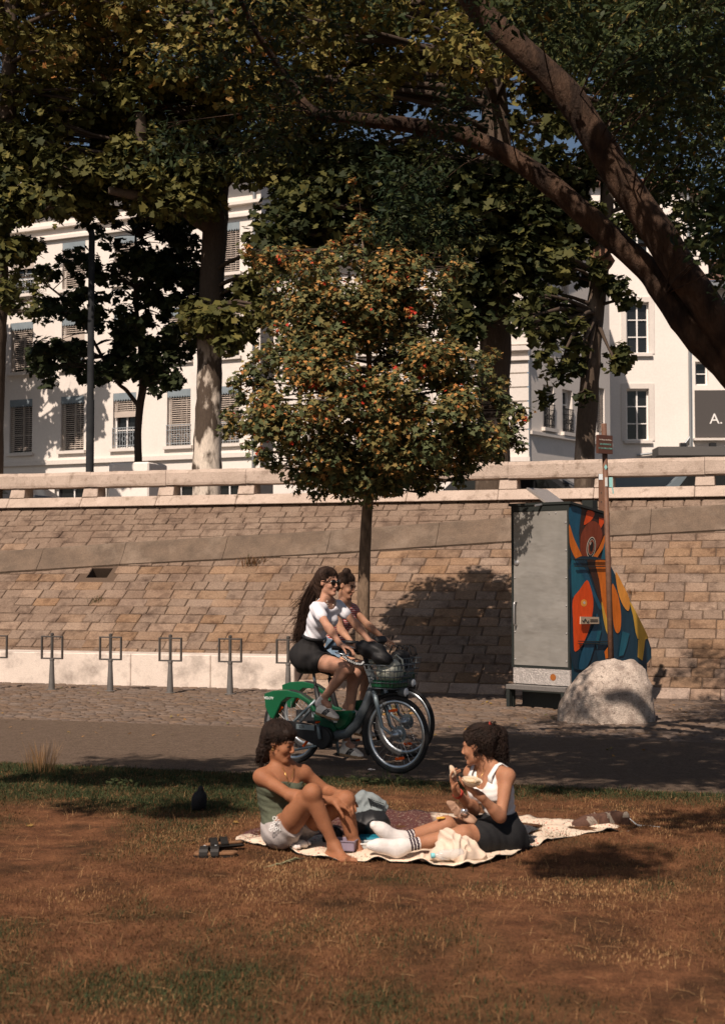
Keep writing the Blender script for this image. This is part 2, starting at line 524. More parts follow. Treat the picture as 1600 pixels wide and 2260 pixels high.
# ------------------------------------------------------------------ parapet
PP = wpt(0, VTOP, 0)                      # foot line of the parapet
PZ = PP.z
def pu(px, py=1090): return (onplane(px, py, PP, WN) - PP).dot(WT)
def ppt(u, a, z): return PP + WT * u + WN * a + Vector((0, 0, z))
AX = (WT, WN, Vector((0, 0, 1)))
def zat(px, py): return onplane(px, py, PP, WN).z - PZ
zb, zg, zc = zat(1080, 1081), zat(1080, 1057), zat(1080, 1020)
PAR = thing('stone_parapet', 'pale stone parapet with long open slots topping the sloping wall', 'parapet', PP)
P0_, P1_ = pu(-120), pu(1720)
u = P0_
_pil = [pu(24), pu(184), pu(350), pu(526), pu(705), pu(900), pu(1101), pu(1311), pu(1533)]
_pil = [2 * _pil[0] - _pil[1]] + _pil + [2 * _pil[-1] - _pil[-2]]
for a, b in zip(_pil[:-1], _pil[1:]):
    m = MB(); m.add([ppt(a + .003, -.16, -.02), ppt(b - .003, -.16, -.02), ppt(b - .003, .35, -.02), ppt(a + .003, .35, -.02),
                     ppt(a + .003, -.03 + R.uniform(-.01, .01), zb), ppt(b - .003, -.03 + R.uniform(-.01, .01), zb), ppt(b - .003, .35, zb), ppt(a + .003, .35, zb)],
                    [(3, 2, 1, 0), (4, 5, 6, 7), (0, 1, 5, 4), (1, 2, 6, 5), (2, 3, 7, 6), (3, 0, 4, 7)])
    m.build('base_stone', M['limestone'], PAR, bevel=.012)
for a in _pil:
    w_ = .32
    m = MB(); m.add([ppt(a, -.05, zb), ppt(a + w_, -.05, zb), ppt(a + w_, .32, zb), ppt(a, .32, zb), ppt(a + .01, .015, zg), ppt(a + w_ - .01, .015, zg), ppt(a + w_ - .01, .32, zg), ppt(a + .01, .32, zg)],
                    [(3, 2, 1, 0), (4, 5, 6, 7), (0, 1, 5, 4), (1, 2, 6, 5), (2, 3, 7, 6), (3, 0, 4, 7)])
    m.build('pier', M['limestone'], PAR, bevel=.01)
for a, b in zip([x + .16 for x in _pil[:-1]], [x + .16 for x in _pil[1:]]):
    m = MB(); n = 7
    vs, fs = [], []
    for i in range(n):
        uu = a + .003 + (b - a - .006) * i / (n - 1)
        jz = R.uniform(-.006, .006); ja = R.uniform(-.008, .008)
        vs += [ppt(uu, -.03 + ja, zg + R.uniform(0, .012)), ppt(uu, -.04 + ja, zg + .05), ppt(uu, -.035 + ja, zc - .06 + jz), ppt(uu, .0, zc + jz), ppt(uu, .40, zc + .01), ppt(uu, .40, zg)]
    for i in range(n - 1):
        for j in range(6): fs.append((i * 6 + j, (i + 1) * 6 + j, (i + 1) * 6 + (j + 1) % 6, i * 6 + (j + 1) % 6))
    fs += [(0, 1, 2, 3, 4, 5), tuple(range((n - 1) * 6 + 5, (n - 1) * 6 - 1, -1))]
    m.add(vs, fs); m.build('cap_stone', M['limestone'], PAR)
# ------------------------------------------------------------------ white kerb wall at the foot
KB = thing('low_white_wall', 'low whitewashed wall running behind the bike stands', 'low wall', WO)
kz = gnd(0, 1505); kz = at(0, 1438, kz.y).z
u = wuv(-60, 1505)[0] - 1.0
_j = [wuv(p, 1510)[0] for p in (-240, -66, 112, 290, 468, 655)]
for a, b in zip(_j[:-1], _j[1:]):
    m = MB(); m.obox(WO, AX, (a + .003, 0 + .0, -.03), (b - .003, .62, kz))
    m.build('wall_panel', M['whitewash'], KB, bevel=.012)
# ------------------------------------------------------------------ street above
SZ = 2.45
M['pave'] = pm('street_paving', (.24, .20, .17), .9)
g = MB(); O_ = ppt(0, .36, 0)
g.quad(*[Vector((p.x, p.y, SZ)) for p in (O_ - WT * 90, O_ + WT * 90, O_ + WT * 90 + WN * 9, O_ - WT * 90 + WN * 9)])
tag(g.build('upper_pavement', M['pave']), kind='structure')
M['road'] = pm('street_asphalt', (.05, .047, .045), .9)
g = MB(); O2 = O_ + WN * 9
g.quad(*[Vector((p.x, p.y, SZ - .12)) for p in (O2 - WT * 120, O2 + WT * 120, O2 + WT * 120 + WN * 120, O2 - WT * 120 + WN * 120)])
g.quad(*[Vector((p.x, p.y, z)) for p, z in ((O2 - WT * 90, SZ - .12), (O2 + WT * 90, SZ - .12), (O2 + WT * 90, SZ), (O2 - WT * 90, SZ))])
tag(g.build('upper_street', M['road']), kind='structure')
# ================================================================== BUILDINGS
M['plaster'] = pm('cream_plaster', (.74, .69, .635), .9, (.69, .635, .58), .5, .3, .7, .06, 12, .2, 20, col3=(.60, .545, .49), scale3=.35, lo3=.55, hi3=.8)
M['plaster_w'] = pm('white_plaster', (.82, .76, .70), .9, (.77, .71, .65), .4, .3, .7, .06, 12, .2, 20)
M['trim'] = pm('stone_trim', (.70, .65, .595), .85, (.62, .57, .52), .7, .3, .7, .08, 15)
M['glass'] = pm('window_glass', (.012, .013, .014), .08, fine=0, spec=.5)
M['frame'] = pm('white_frame', (.78, .76, .73), .6, fine=0)
M['blind'] = pm('wooden_blind', (.50, .43, .37), .7, (.42, .36, .31), 2, fine=.1)
M['valance'] = pm('blue_valance', (.22, .265, .29), .7, (.18, .22, .245), 3, fine=.1)
M['iron'] = pm('black_iron', (.03, .03, .032), .5, fine=0, metal=.5)
M['iron_pale'] = pm('grey_railing', (.30, .33, .35), .5, fine=0)
M['slate'] = pm('slate_roof', (.10, .095, .095), .7, (.14, .13, .13), 2, fine=.2)
M['tile_r'] = pm('tile_roof', (.19, .10, .07), .85, (.13, .075, .055), 2, fine=.2)
M['zinc'] = pm('zinc', (.28, .30, .31), .45, fine=.05, metal=.6)
M['shutter'] = pm('grey_shutter', (.15, .14, .13), .7, fine=.1)
M['dark_in'] = pm('dark_interior', (.02, .018, .016), .95, fine=0)
class Facade:
    def __init__(s, root, O, t):
        s.root = root; s.O = Vector(O); s.t = Vector(t).normalized(); s.n = Vector((s.t.y, -s.t.x, 0))   # outward (towards camera)
        s.ax = (s.t, s.n, Vector((0, 0, 1)))
        s.holes = []
    def p(s, a, o, z): return s.O + s.t * a + s.n * o + Vector((0, 0, z))
    def uv(s, px, py):
        q = onplane(px, py, s.O, s.n) - s.O
        return q.dot(s.t), q.z
    def box(s, m, a0, a1, o0, o1, z0, z1): return m.obox(s.O, s.ax, (a0, o0, z0), (a1, o1, z1))
    def wall(s, a0, a1, z0, z1, mat, name='wall', depth=.3, step=None):
        A = sorted({a0, a1, *[h[0] for h in s.holes], *[h[1] for h in s.holes]}); Z = sorted({z0, z1, *[h[2] for h in s.holes], *[h[3] for h in s.holes]})
        A = [x for x in A if a0 <= x <= a1]; Z = [x for x in Z if z0 <= x <= z1]
        m = MB()
        for x0, x1 in zip(A[:-1], A[1:]):
            for y0, y1 in zip(Z[:-1], Z[1:]):
                cx, cy = (x0 + x1) / 2, (y0 + y1) / 2
                if any(h[0] < cx < h[1] and h[2] < cy < h[3] for h in s.holes): continue
                m.quad(s.p(x0, 0, y0), s.p(x1, 0, y0), s.p(x1, 0, y1), s.p(x0, 0, y1))
        for h in s.holes:
            x0, x1, y0, y1 = h
            m.quad(s.p(x0, 0, y0), s.p(x0, 0, y1), s.p(x0, -depth, y1), s.p(x0, -depth, y0))
            m.quad(s.p(x1, 0, y1), s.p(x1, 0, y0), s.p(x1, -depth, y0), s.p(x1, -depth, y1))
            m.quad(s.p(x0, 0, y1), s.p(x1, 0, y1), s.p(x1, -depth, y1), s.p(x0, -depth, y1))
            m.quad(s.p(x1, 0, y0), s.p(x0, 0, y0), s.p(x0, -depth, y0), s.p(x1, -depth, y0))
        return m.build(name, mat, s.root)
    def window(s, x0, x1, y0, y1, blind=1., valance=True, rail=False, panes=(2, 3), surround=False, sill=True, railmat=None, shut=False):
        s.holes.append((x0, x1, y0, y1))
        g = MB(); g.quad(s.p(x0, -.28, y0), s.p(x1, -.28, y0), s.p(x1, -.28, y1), s.p(x0, -.28, y1))
        w = g.build('window', M['glass'], s.root)
        f = MB(); e = .07
        for a in (x0, x1 - e): s.box(f, a + (.002 if a == x0 else -.002), a + e, -.28, -.2, y0 + .001, y1 - .001)
        s.box(f, x0 + e, x1 - e, -.28, -.2, y0, y0 + e); s.box(f, x0 + e, x1 - e, -.28, -.2, y1 - e, y1)
        for k in range(1, panes[0]):
            c = x0 + (x1 - x0) * k / panes[0]; s.box(f, c - .03, c + .03, -.275, -.205, y0 + e, y1 - e)
        for k in range(1, panes[1]):
            c = y0 + (y1 - y0) * k / panes[1]; s.box(f, x0 + e, x1 - e, -.27, -.21, c - .02, c + .02)
        f.build('frame', M['frame'], w)
        if blind > 0:
            b = MB(); n = 22; hh = (y1 - y0 - .1)
            yb = y1 - hh * blind
            z = y1 - .28
            while z > yb:
                b.obox(s.p((x0 + x1) / 2, -.08, z), (s.t, (s.n * .85 + Vector((0, 0, -.52))), Vector((0, 0, .85)) + s.n * .5), (-(x1 - x0) / 2 + .03, -.035, -.006), ((x1 - x0) / 2 - .03, .035, .006))
                z -= .088
            for a in (x0 + .2, x1 - .2): s.box(b, a - .012, a + .012, -.055, -.045, yb, y1 - .25)
            b.build('slatted_blind', M['blind'], w)
            if blind < .9:
                b = MB(); s.box(b, x0 + .02, x1 - .02, -.12, -.08, yb - .26, yb); b.build('rolled_blind', M['blind'], w)
        if valance:
            v = MB(); n = 9
            P = [s.p(x0 + .01, 0, y1)]
            zz = y1 - .26
            for k in range(n + 1):
                a = x0 + .01 + (x1 - x0 - .02) * k / n
                P.append(s.p(a, 0, zz))
                if k < n: P.append(s.p(a + (x1 - x0) / n / 2, 0, zz - .09))
            P.append(s.p(x1 - .01, 0, y1))
            v.prism(P, s.n * -.03); v.build('valance', M['valance'], w)
        if sill:
            m = MB(); s.box(m, x0 - .12, x1 + .12, -.05, .14, y0 - .13, y0 - .002); m.build('sill', M['trim'], w)
        if surround:
            m = MB(); e = .22
            s.box(m, x0 - e, x0 - .004, .0, .035, y0 - .02, y1 + e); s.box(m, x1 + .004, x1 + e, .0, .035, y0 - .02, y1 + e); s.box(m, x0 - .003, x1 + .003, .0, .035, y1 + .004, y1 + e)
            m.build('surround', M['trim'], w)
        if shut:
            m = MB()
            for a in (x0 - .52, x1 + .02):
                s.box(m, a, a + .06, .02, .06, y0, y1); s.box(m, a + .44, a + .5, .02, .06, y0, y1)
                s.box(m, a + .06, a + .44, .02, .06, y0, y0 + .07); s.box(m, a + .06, a + .44, .02, .06, y1 - .07, y1)
                z = y0 + .1
                while z < y1 - .08:
                    m.obox(s.p(a + .25, .04, z), (s.t, (s.n * .7 + Vector((0, 0, -.7))), Vector((0, 0, .7)) + s.n * .7), (-.19, -.03, -.006), (.19, .03, .006)); z += .075
            m.build('louvred_shutter', M['shutter'], w)
        if rail:
            m = MB(); zt = y0 + .85
            s.box(m, x0 - .03, x1 + .03, .02, .05, zt, zt + .03); s.box(m, x0 - .03, x1 + .03, .02, .05, y0 + .1, y0 + .125); s.box(m, x0 - .03, x1 + .03, .02, .05, zt - .2, zt - .18)
            k = x0
            while k <= x1 + .01:
                s.box(m, k - .01, k + .01, .028, .045, y0 - .05, zt); k += (x1 - x0) / 9
            for k in range(3):
                c = x0 + (x1 - x0) * (k + .5) / 3
                m.ring(s.p(c, .035, y0 + .4), s.n, .11, .012, 12, 4)
            m.build('railing', railmat or M['iron_pale'], w)
        return w
# ---- left apartment building
LT = Vector((.905, -.425, 0)); LO = at(45, 1273, 62.0); LO.z = SZ - .1
LB = thing('apartment_building', 'cream apartment building with slatted blinds and blue scalloped valances', 'building', LO)
fa = Facade(LB, LO, LT)
zr = [[fa.uv(45, y)[1] for y in q] for q in ((1000, 882), (822, 712), (650, 548))]
cols = [(fa.uv(a, 950)[0], fa.uv(b, 930)[0]) for a, b in ((-90, -40), (22, 72), (135, 186), (250, 301), (369, 421), (477, 528))]
LE = fa.uv(575, 700)[0]; LL = cols[0][0] - 9
for r, (y0, y1) in enumerate(zr):
    for c, (a, b) in enumerate(cols):
        op = (r, c) in ((0, 3), (2, 1), (1, 2))
        fa.window(a, b, y0, y1, blind=.34 if op else 1., rail=(r == 0 and c >= 3) or op, panes=(2, 3))
zE = fa.uv(440, 372)[1]
# hidden shop floor
for c, (a, b) in enumerate(cols): fa.window(a - .3, b + .3, .4, 3.2, blind=0, valance=False, panes=(2, 2), sill=False)
fa.wall(LL, LE, 0, zE, M['plaster'])
m = MB(); z1 = fa.uv(45, 1020)[1]; z2 = fa.uv(45, 540)[1]
fa.box(m, LL, LE + .1, .002, .14, z1 - .18, z1); fa.box(m, LL, LE + .1, .002, .08, z1 - 1.0, z1 - .86)
m.build('string_course', M['trim'], LB)
m = MB(); fa.box(m, LL, LE + .12, .002, .16, z2, z2 + .14); fa.box(m, LL, LE + .12, .002, .22, z2 + .5, z2 + .62); m.build('upper_moulding', M['trim'], LB)
m = MB(); fa.box(m, LL - .5, LE + .9, -8, 1.3, zE, zE + .16); m.build('eave', M['trim'], LB)
m = MB(); m.add([fa.p(LL - .5, 1.35, zE + .17), fa.p(LE + .95, 1.35, zE + .17), fa.p(LE + .95, -8, zE + .17), fa.p(LL - .5, -8, zE + .17), fa.p(LL + 3, -3.3, zE + 1.5), fa.p(LE - 3, -3.3, zE + 1.5)],
               [(0, 1, 5, 4), (1, 2, 5), (2, 3, 4, 5), (3, 0, 4)]); m.build('roof', M['tile_r'], LB)
m = MB(); m.quad(fa.p(LE, 0, 0), fa.p(LE, -9, 0), fa.p(LE, -9, zE), fa.p(LE, 0, zE)); m.quad(fa.p(LL, -9, 0), fa.p(LL, 0, 0), fa.p(LL, 0, zE), fa.p(LL, -9, zE)); m.quad(fa.p(LE, -9, 0), fa.p(LL, -9, 0), fa.p(LL, -9, zE), fa.p(LE, -9, zE)); m.build('side_wall', M['plaster'], LB)
m = MB(); m.tube([fa.p(LE - .25, .1, 0), fa.p(LE - .25, .1, zE)], .06, 8); m.build('drainpipe', M['zinc'], LB)
# ---- corner building behind the maple
KT = Vector((.97, -.243, 0)).normalized()
KO = at(1165, 1273, 50.0); KO.z = SZ - .1
KB_ = thing('corner_building', 'cream corner building with banded quoins behind the small maple', 'building', KO)
fk = Facade(KB_, KO, KT)
kw = fk.uv(604, 800)[0]; kz1 = fk.uv(590, 585)[1]
zz = [(fk.uv(1045, 988)[1], fk.uv(1045, 870)[1]), (fk.uv(1045, 728)[1] - .9, fk.uv(1045, 640)[1])]
n = 6
for r, (y0, y1) in enumerate(zz):
    for c in range(n):
        a = -1.9 - 1.72 * c
        if a - .95 > kw: fk.window(a - .95, a, y0, y1, blind=(.0 if c == 0 else 1.), valance=False, panes=(2, 4), surround=True, shut=False)
fk.wall(kw, 0, 0, kz1, M['plaster'])
z = 0.
while z < kz1 - .3:
    m = MB(); fk.box(m, -.75, .06, .002, .07, z + .02, z + .47); z += .5
    m.build('quoin_stone', M['trim'], KB_)
m = MB()
for zc_ in (fk.uv(1030, 770)[1], fk.uv(1030, 1012)[1]):
    fk.box(m, kw - .1, .12, .075, .28, zc_ - .16, zc_); fk.box(m, kw - .1, .1, .0752, .18, zc_ - .5, zc_ - .36)
m.build('string_course', M['trim'], KB_)
m = MB(); fk.box(m, kw - .4, .5, -.1, .55, kz1, kz1 + .25); m.build('cornice', M['trim'], KB_)
# receding flank
FT = Vector((.6, .8, 0)).normalized()
ff = Facade(KB_, KO + KT * .02, FT)
fl = 6.3
def flw(px0, px1, y_top, y_bot, **k):
    a = ff.uv(px0, y_top); b = ff.uv(px1, y_top); z0 = ff.uv(px0, y_bot)[1]
    return ff.window(a[0], b[0], z0, a[1], **k)
flw(1197, 1217, 572, 728, blind=1., valance=False, panes=(2, 3)); flw(1238, 1254, 580, 740, blind=1., valance=False)
flw(1198, 1221, 848, 943, blind=0, valance=False, rail=True, railmat=M['iron'], panes=(2, 3)); flw(1240, 1262, 858, 953, blind=0, valance=False, rail=True, railmat=M['iron'])
flw(1316, 1333, 854, 955, blind=1., valance=False)
ff.wall(0.1, fl, 0, kz1, M['plaster'], 'flank_wall')
m = MB(); zc_ = ff.uv(1195, 955)[1]; ff.box(m, .1, fl, .002, .12, zc_ - .12, zc_); m.build('sill_course', M['trim'], KB_)
m = MB(); m.add([fk.p(kw - .3, .3, kz1 + .25), fk.p(.3, .3, kz1 + .25), ff.p(fl, 0, kz1 + .25), fk.p(kw - .3, -9, kz1 + .25), fk.p(kw + .8, -1.2, kz1 + 3.4), fk.p(-.9, -1.2, kz1 + 3.4), ff.p(fl, -1.2, kz1 + 3.4), fk.p(kw + .8, -8, kz1 + 3.4)],
               [(0, 1, 5, 4), (1, 2, 6, 5), (3, 0, 4, 7), (4, 5, 6, 7)]); m.build('mansard_roof', M['slate'], KB_)
for c, a in enumerate((kw + 1.3, kw + 3.9, kw + 6.5)):
    m = MB(); fk.box(m, a, a + 1.0, -.9, -.05, kz1 + .8, kz1 + 2.4); d = m.build('dormer', M['frame'], KB_)
    m = MB(); m.quad(fk.p(a + .15, -.045, kz1 + .95), fk.p(a + .85, -.045, kz1 + .95), fk.p(a + .85, -.045, kz1 + 2.2), fk.p(a + .15, -.045, kz1 + 2.2)); m.build('pane', M['glass'], d)
# ---- right white building
WT2 = Vector((1, -.03, 0)).normalized()
WO2 = at(1336, 1273, 59.6); WO2.z = SZ - .1
WBD = thing('white_building', 'plain white plastered building with six pane windows at right', 'building', WO2)
fw = Facade(WBD, WO2, WT2)
a0 = 0; a1 = fw.uv(1523, 800)[0]
for (yt, yb) in ((667, 780), (858, 972)):
    x0, zt = fw.uv(1381, yt); x1, zb_ = fw.uv(1432, yb)
    fw.window(x0, x1, zb_, zt, blind=0, valance=False, panes=(2, 3), surround=True)
zt = fw.uv(1400, 412)[1]
for (yt, yb) in ((480, 570),):
    x0, z_ = fw.uv(1381, yt); x1, zb_ = fw.uv(1432, yb); fw.window(x0, x1, zb_, z_, blind=0, valance=False, panes=(2, 3), surround=True)
fw.window(fw.uv(1378, 900)[0], fw.uv(1440, 900)[0], .3, 3.0, blind=0, valance=False, sill=False)
fw.wall(-.5, a1, 0, zt, M['plaster_w'])
m = MB(); m.quad(fw.p(a1, 0, 0), fw.p(a1, -8, 0), fw.p(a1, -8, zt - 1.4), fw.p(a1, 0, zt - 1.4)); m.quad(fw.p(-.5, -8, 0), fw.p(-.5, 0, 0), fw.p(-.5, 0, zt), fw.p(-.5, -8, zt))
m.build('side_wall', M['plaster_w'], WBD)
m = MB(); ak = fw.uv(1480, 415)[0]; ar = fw.uv(1566, 450)[0]; zr_ = fw.uv(1566, 452)[1]
m.prism([fw.p(-.9, .3, zt), fw.p(ak, .3, zt), fw.p(ar, .3, zr_), fw.p(ar, .3, zr_ + .25), fw.p(ak, .3, zt + .25), fw.p(-.9, .3, zt + .25)], fw.n * -8); m.build('roof', M['tile_r'], WBD)
m = MB(); m.add([fw.p(a1 + .002, .001, 0), fw.p(ar, .001, zr_), fw.p(ak, .001, zt), fw.p(a1 + .002, .001, zt)], []); 
m = MB(); m.prism([fw.p(a1, -.02, 0), fw.p(a1, -.02, zt), fw.p(a1 + .02, -.02, zt - .05), fw.p(ar - .1, -.02, zr_), fw.p(ar - .1, -.02, zr_ - 3.9), fw.p(a1 + .02, -.02, zr_ - 3.9)], fw.n * -5); m.build('gable_wall', M['plaster_w'], WBD)
m = MB(); m.tube([fw.p(a1 - .05, .12, 2.8), fw.p(a1 - .05, .12, zt)], .07, 8); m.tube([fw.p(a1 - .05, .12, 5.2), fw.p(a1 - .5, .12, 4.6), fw.p(a1 - 2.3, .12, 4.4)], .05, 8); m.build('drainpipe', M['zinc'], WBD)
# ---- shop at the right edge
SO = fw.p(a1 + .05, .05, 0)
SH = thing('shop_building', 'white shop front with dark sign panel at the right edge', 'building', SO)
fs_ = Facade(SH, SO, WT2)
sx0, sz1 = fs_.uv(1531, 800); 
x0, zt_ = fs_.uv(1533, 798); x1, zb_ = fs_.uv(1562, 850)
fs_.window(x0, x1, zb_, zt_, blind=0, valance=False, panes=(1, 2), sill=False)
zs = fs_.uv(1560, 640)[1]
fs_.wall(0, 9, 0, zs, M['plaster_w'])
m = MB(); fs_.box(m, fs_.uv(1532, 900)[0], 8.9, .002, .12, fs_.uv(1550, 965)[1], fs_.uv(1550, 862)[1]); sp = m.build('sign_panel', pm('sign_grey', (.075, .068, .064), .5, fine=.05), SH)
a_, z_ = fs_.uv(1578, 926)
text('lettering', 'A.', .62, fs_.p(a_, .125, z_), WT2, (0, 0, 1), pm('sign_white', (.8, .78, .75), .5, fine=0), sp, .01)
m = MB(); fs_.box(m, 0, 9, .002, .3, fs_.uv(1550, 973)[1], fs_.uv(1550, 968)[1]); m.build('ledge', M['trim'], SH)
m = MB(); fs_.box(m, 0, 9, -.5, .7, zs, zs + .25); m.build('gutter', M['zinc'], SH)
m = MB(); m.add([fs_.p(-.2, .75, zs + .26), fs_.p(9, .75, zs + .26), fs_.p(9, -4, zs + 2.2), fs_.p(-.2, -4, zs + 2.2)], [(0, 1, 2, 3)]); m.build('roof', M['tile_r'], SH)
m = MB(); p0, p1 = fs_.uv(1437, 1012), fs_.uv(1437, 996)
fs_.box(m, p0[0], 9, .15, 1.6, p0[1], p1[1] + .05); m.build('awning', pm('awning_grey', (.10, .095, .09), .8), SH)
for a in (fs_.uv(1495, 1000)[0], fs_.uv(1560, 1000)[0]):
    m = MB(); fs_.box(m, a, a + .25, .3, .6, p1[1] + .06, p1[1] + .3); m.build('spotlight', M['iron'], SH)
# ================================================================== TREES
_ml = [(0, 0), (.10, .16), (-.02, .46), (.28, .30), (.42, .58), (.52, .24), (1.0, 0)]
_out = [(x, y) for x, y in _ml] + [(x, -y) for x, y in _ml[-2:0:-1]]
LEAF_M = (np.array([(.38, 0, -.03)] + [(x, y, .10 * abs(y) - .12 * x * x) for x, y in _out]) - np.array([.38, 0, 0]), np.array([(0, i + 1, (i + 1) % 12 + 1) for i in range(12)]))
LEAF_N = (np.array([(-.5, 0, 0), (-.15, .17, .05), (.2, .14, .04), (.5, 0, -.06), (.2, -.14, .04), (-.15, -.17, .05)]), np.array([(0, 1, 5), (1, 2, 5), (2, 4, 5), (2, 3, 4)]))
_mp = [(0, 0), (.02, .50), (.30, .25), (.50, .52), (1.0, 0)]
_mo = _mp + [(x, -y) for x, y in _mp[-2:0:-1]]
LEAF_P = (np.array([(.38, 0, -.03)] + [(x, y, .10 * abs(y) - .12 * x * x) for x, y in _mo]) - np.array([.38, 0, 0]), np.array([(0, i + 1, (i + 1) % 8 + 1) for i in range(8)]))
_mq = [(0, 0), (-.02, .46), (.28, .27), (.44, .58), (.55, .22), (1.0, 0)]
_mo = _mq + [(x, -y) for x, y in _mq[-2:0:-1]]
LEAF_M = (np.array([(.38, 0, -.03)] + [(x, y, .10 * abs(y) - .12 * x * x) for x, y in _mo]) - np.array([.38, 0, 0]), np.array([(0, i + 1, (i + 1) % 10 + 1) for i in range(10)]))
def _unit(a): return a / (np.linalg.norm(a, axis=1, keepdims=True) + 1e-9)
def leaf_frames(nrm, rng):
    n = _unit(nrm)
    d = rng.normal(size=n.shape); d[:, 2] -= .5
    d = d - n * (d * n).sum(1, keepdims=True); d = _unit(d)
    return n, d, np.cross(n, d)
def leaf_arrays(tpl, pos, nrm, size, tint, rng):
    T, Fc = tpl
    n, d, b = leaf_frames(nrm, rng)
    V = pos[:, None, :] + size[:, None, None] * (T[None, :, 0, None] * d[:, None, :] + T[None, :, 1, None] * b[:, None, :] + T[None, :, 2, None] * n[:, None, :])
    k = len(T)
    Fa = (Fc[None] + (np.arange(len(pos)) * k)[:, None, None]).reshape(-1, 3)
    return V.reshape(-1, 3), Fa, np.repeat(tint, k)
def clump_leaves(cl, rng, dens=1.):
    # cl rows: centre, radius, count, size, tint mean, tint spread, flatness
    P, N, S, T = [], [], [], []
    for (c, r, cnt, sz, t0, ts, fl) in cl:
        cnt = max(3, int(cnt * dens))
        v = _unit(rng.normal(size=(cnt, 3)))
        rr = r * rng.random(cnt) ** .42
        p = np.array(c) + v * rr[:, None] * np.array([1, 1, fl])
        P.append(p)
        nn = v * .55 + rng.normal(size=(cnt, 3)) * .45 + np.array([0, -.12, .75])
        N.append(nn)
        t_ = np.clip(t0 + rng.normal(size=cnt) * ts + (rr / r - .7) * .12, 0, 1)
        S.append(sz * rng.uniform(.65, 1.2, cnt) * (np.where(t_ > .63, .66, 1.) if sz == .082 else 1.))
        T.append(t_)
    return np.concatenate(P), np.concatenate(N), np.concatenate(S), np.concatenate(T)
def crown(root, tpl, cl, mat, seed, parts=0, name='crown'):
    rng = np.random.default_rng(seed)
    P, N, S, T = clump_leaves(cl, rng)
    k = np.ones(len(P), bool)
    if parts:
        pxx = 800 + P[:, 0] / P[:, 1] * F; pyy = 1273 - (P[:, 2] - CAMH) / P[:, 1] * F
        d = P[:, 1] - S * 6 + np.where((pxx > 5) & (pxx < 1595) & (pyy > 5), 0, 99)
        idx = np.argsort(d)[:parts]
        k[idx] = False
        n, dd, b = leaf_frames(N[idx], rng)
        meshes = []
        for q in range(6):
            t = (q + .5) / 6
            meshes.append(fast_mesh('leaf', tpl[0], tpl[1], np.full(len(tpl[0]), t)))
            meshes[-1].materials.append(mat)
        off = _org(root)
        for j, i in enumerate(idx):
            o = bpy.data.objects.new('leaf', meshes[min(5, int(T[i] * 6))])
            COL.objects.link(o); o.parent = root
            s = S[i]
            x, y, z = dd[j] * s, b[j] * s, n[j] * s
            p = P[i] - np.array(off)
            o.matrix_basis = Matrix(((x[0], y[0], z[0], p[0]), (x[1], y[1], z[1], p[1]), (x[2], y[2], z[2], p[2]), (0, 0, 0, 1)))
    V, Fa, tt = leaf_arrays(tpl, P[k], N[k], S[k], T[k], rng)
    V = V - np.array(_org(root))
    o = link(name, fast_mesh(name, V, Fa, tt), mat, root)
    tag(o, kind='stuff')
    return o
def bez(a, b, c, n=6): return [a.lerp(b, t).lerp(b.lerp(c, t), t) for t in [i / (n - 1) for i in range(n)]]
def limbs(root, skel, cl, mat, rbase=.05, seed=1, name='branches', frac=1.):
    rr = random.Random(seed); m = MB()
    for (c, r, *_x) in cl:
        if rr.random() > frac: continue
        c = Vector(c)
        s = min(skel, key=lambda q: (q[0] - c).length + max(0, q[0].z - c.z) * .8)
        mid = s[0].lerp(c, .5) + Vector((rr.uniform(-.2, .2), rr.uniform(-.2, .2), rr.uniform(0, .5))) * min(1, (c - s[0]).length * .4)
        L = (c - s[0]).length
        r0 = min(s[1] * .6, rbase * (.4 + .12 * L))
        m.tube(bez(s[0], mid, c, 5), [r0, r0 * .8, r0 * .6, r0 * .42, r0 * .2], 5, cap=False)
        for k in range(3):
            e = c + Vector((rr.uniform(-1, 1), rr.uniform(-1, 1), rr.uniform(-.8, .8))) * r * .9
            m.tube(bez(s[0].lerp(c, .75), c, e, 3), [r0 * .4, r0 * .25, r0 * .08], 4, cap=False)
    o = m.build(name, mat, root, True)
    return tag(o, kind='stuff')
def trunk_mesh(pts, rads, n=16, seed=0, bump=.06):
    # pts world; smooth interpolation with lumps
    P = [Vector(p) for p in pts]; out, ro = [], []
    for i in range(len(P) - 1):
        p0, p1, p2, p3 = P[max(i - 1, 0)], P[i], P[i + 1], P[min(i + 2, len(P) - 1)]
        for k in range(6):
            t = k / 6
            out.append(.5 * ((2 * p1) + (p2 - p0) * t + (2 * p0 - 5 * p1 + 4 * p2 - p3) * t * t + (3 * p1 - p0 - 3 * p2 + p3) * t ** 3))
            ro.append(rads[i] * (1 - t) + rads[i + 1] * t)
    out.append(P[-1]); ro.append(rads[-1])
    m = MB(); m.tube(out, ro, n)
    for i, v in enumerate(m.v):
        v = Vector(v); a = out[min(i // n, len(out) - 1)]; r = ro[min(i // n, len(out) - 1)]
        k = noise.noise(v * (1.2 / max(r, .05)) * .35 + Vector((seed, 0, 0))) * bump * 2 + noise.noise(v * 6 + Vector((0, seed, 0))) * bump * .5
        v = a + (v - a) * (1 + k)
        m.v[i] = tuple(v)
    return m, list(zip(out, ro))
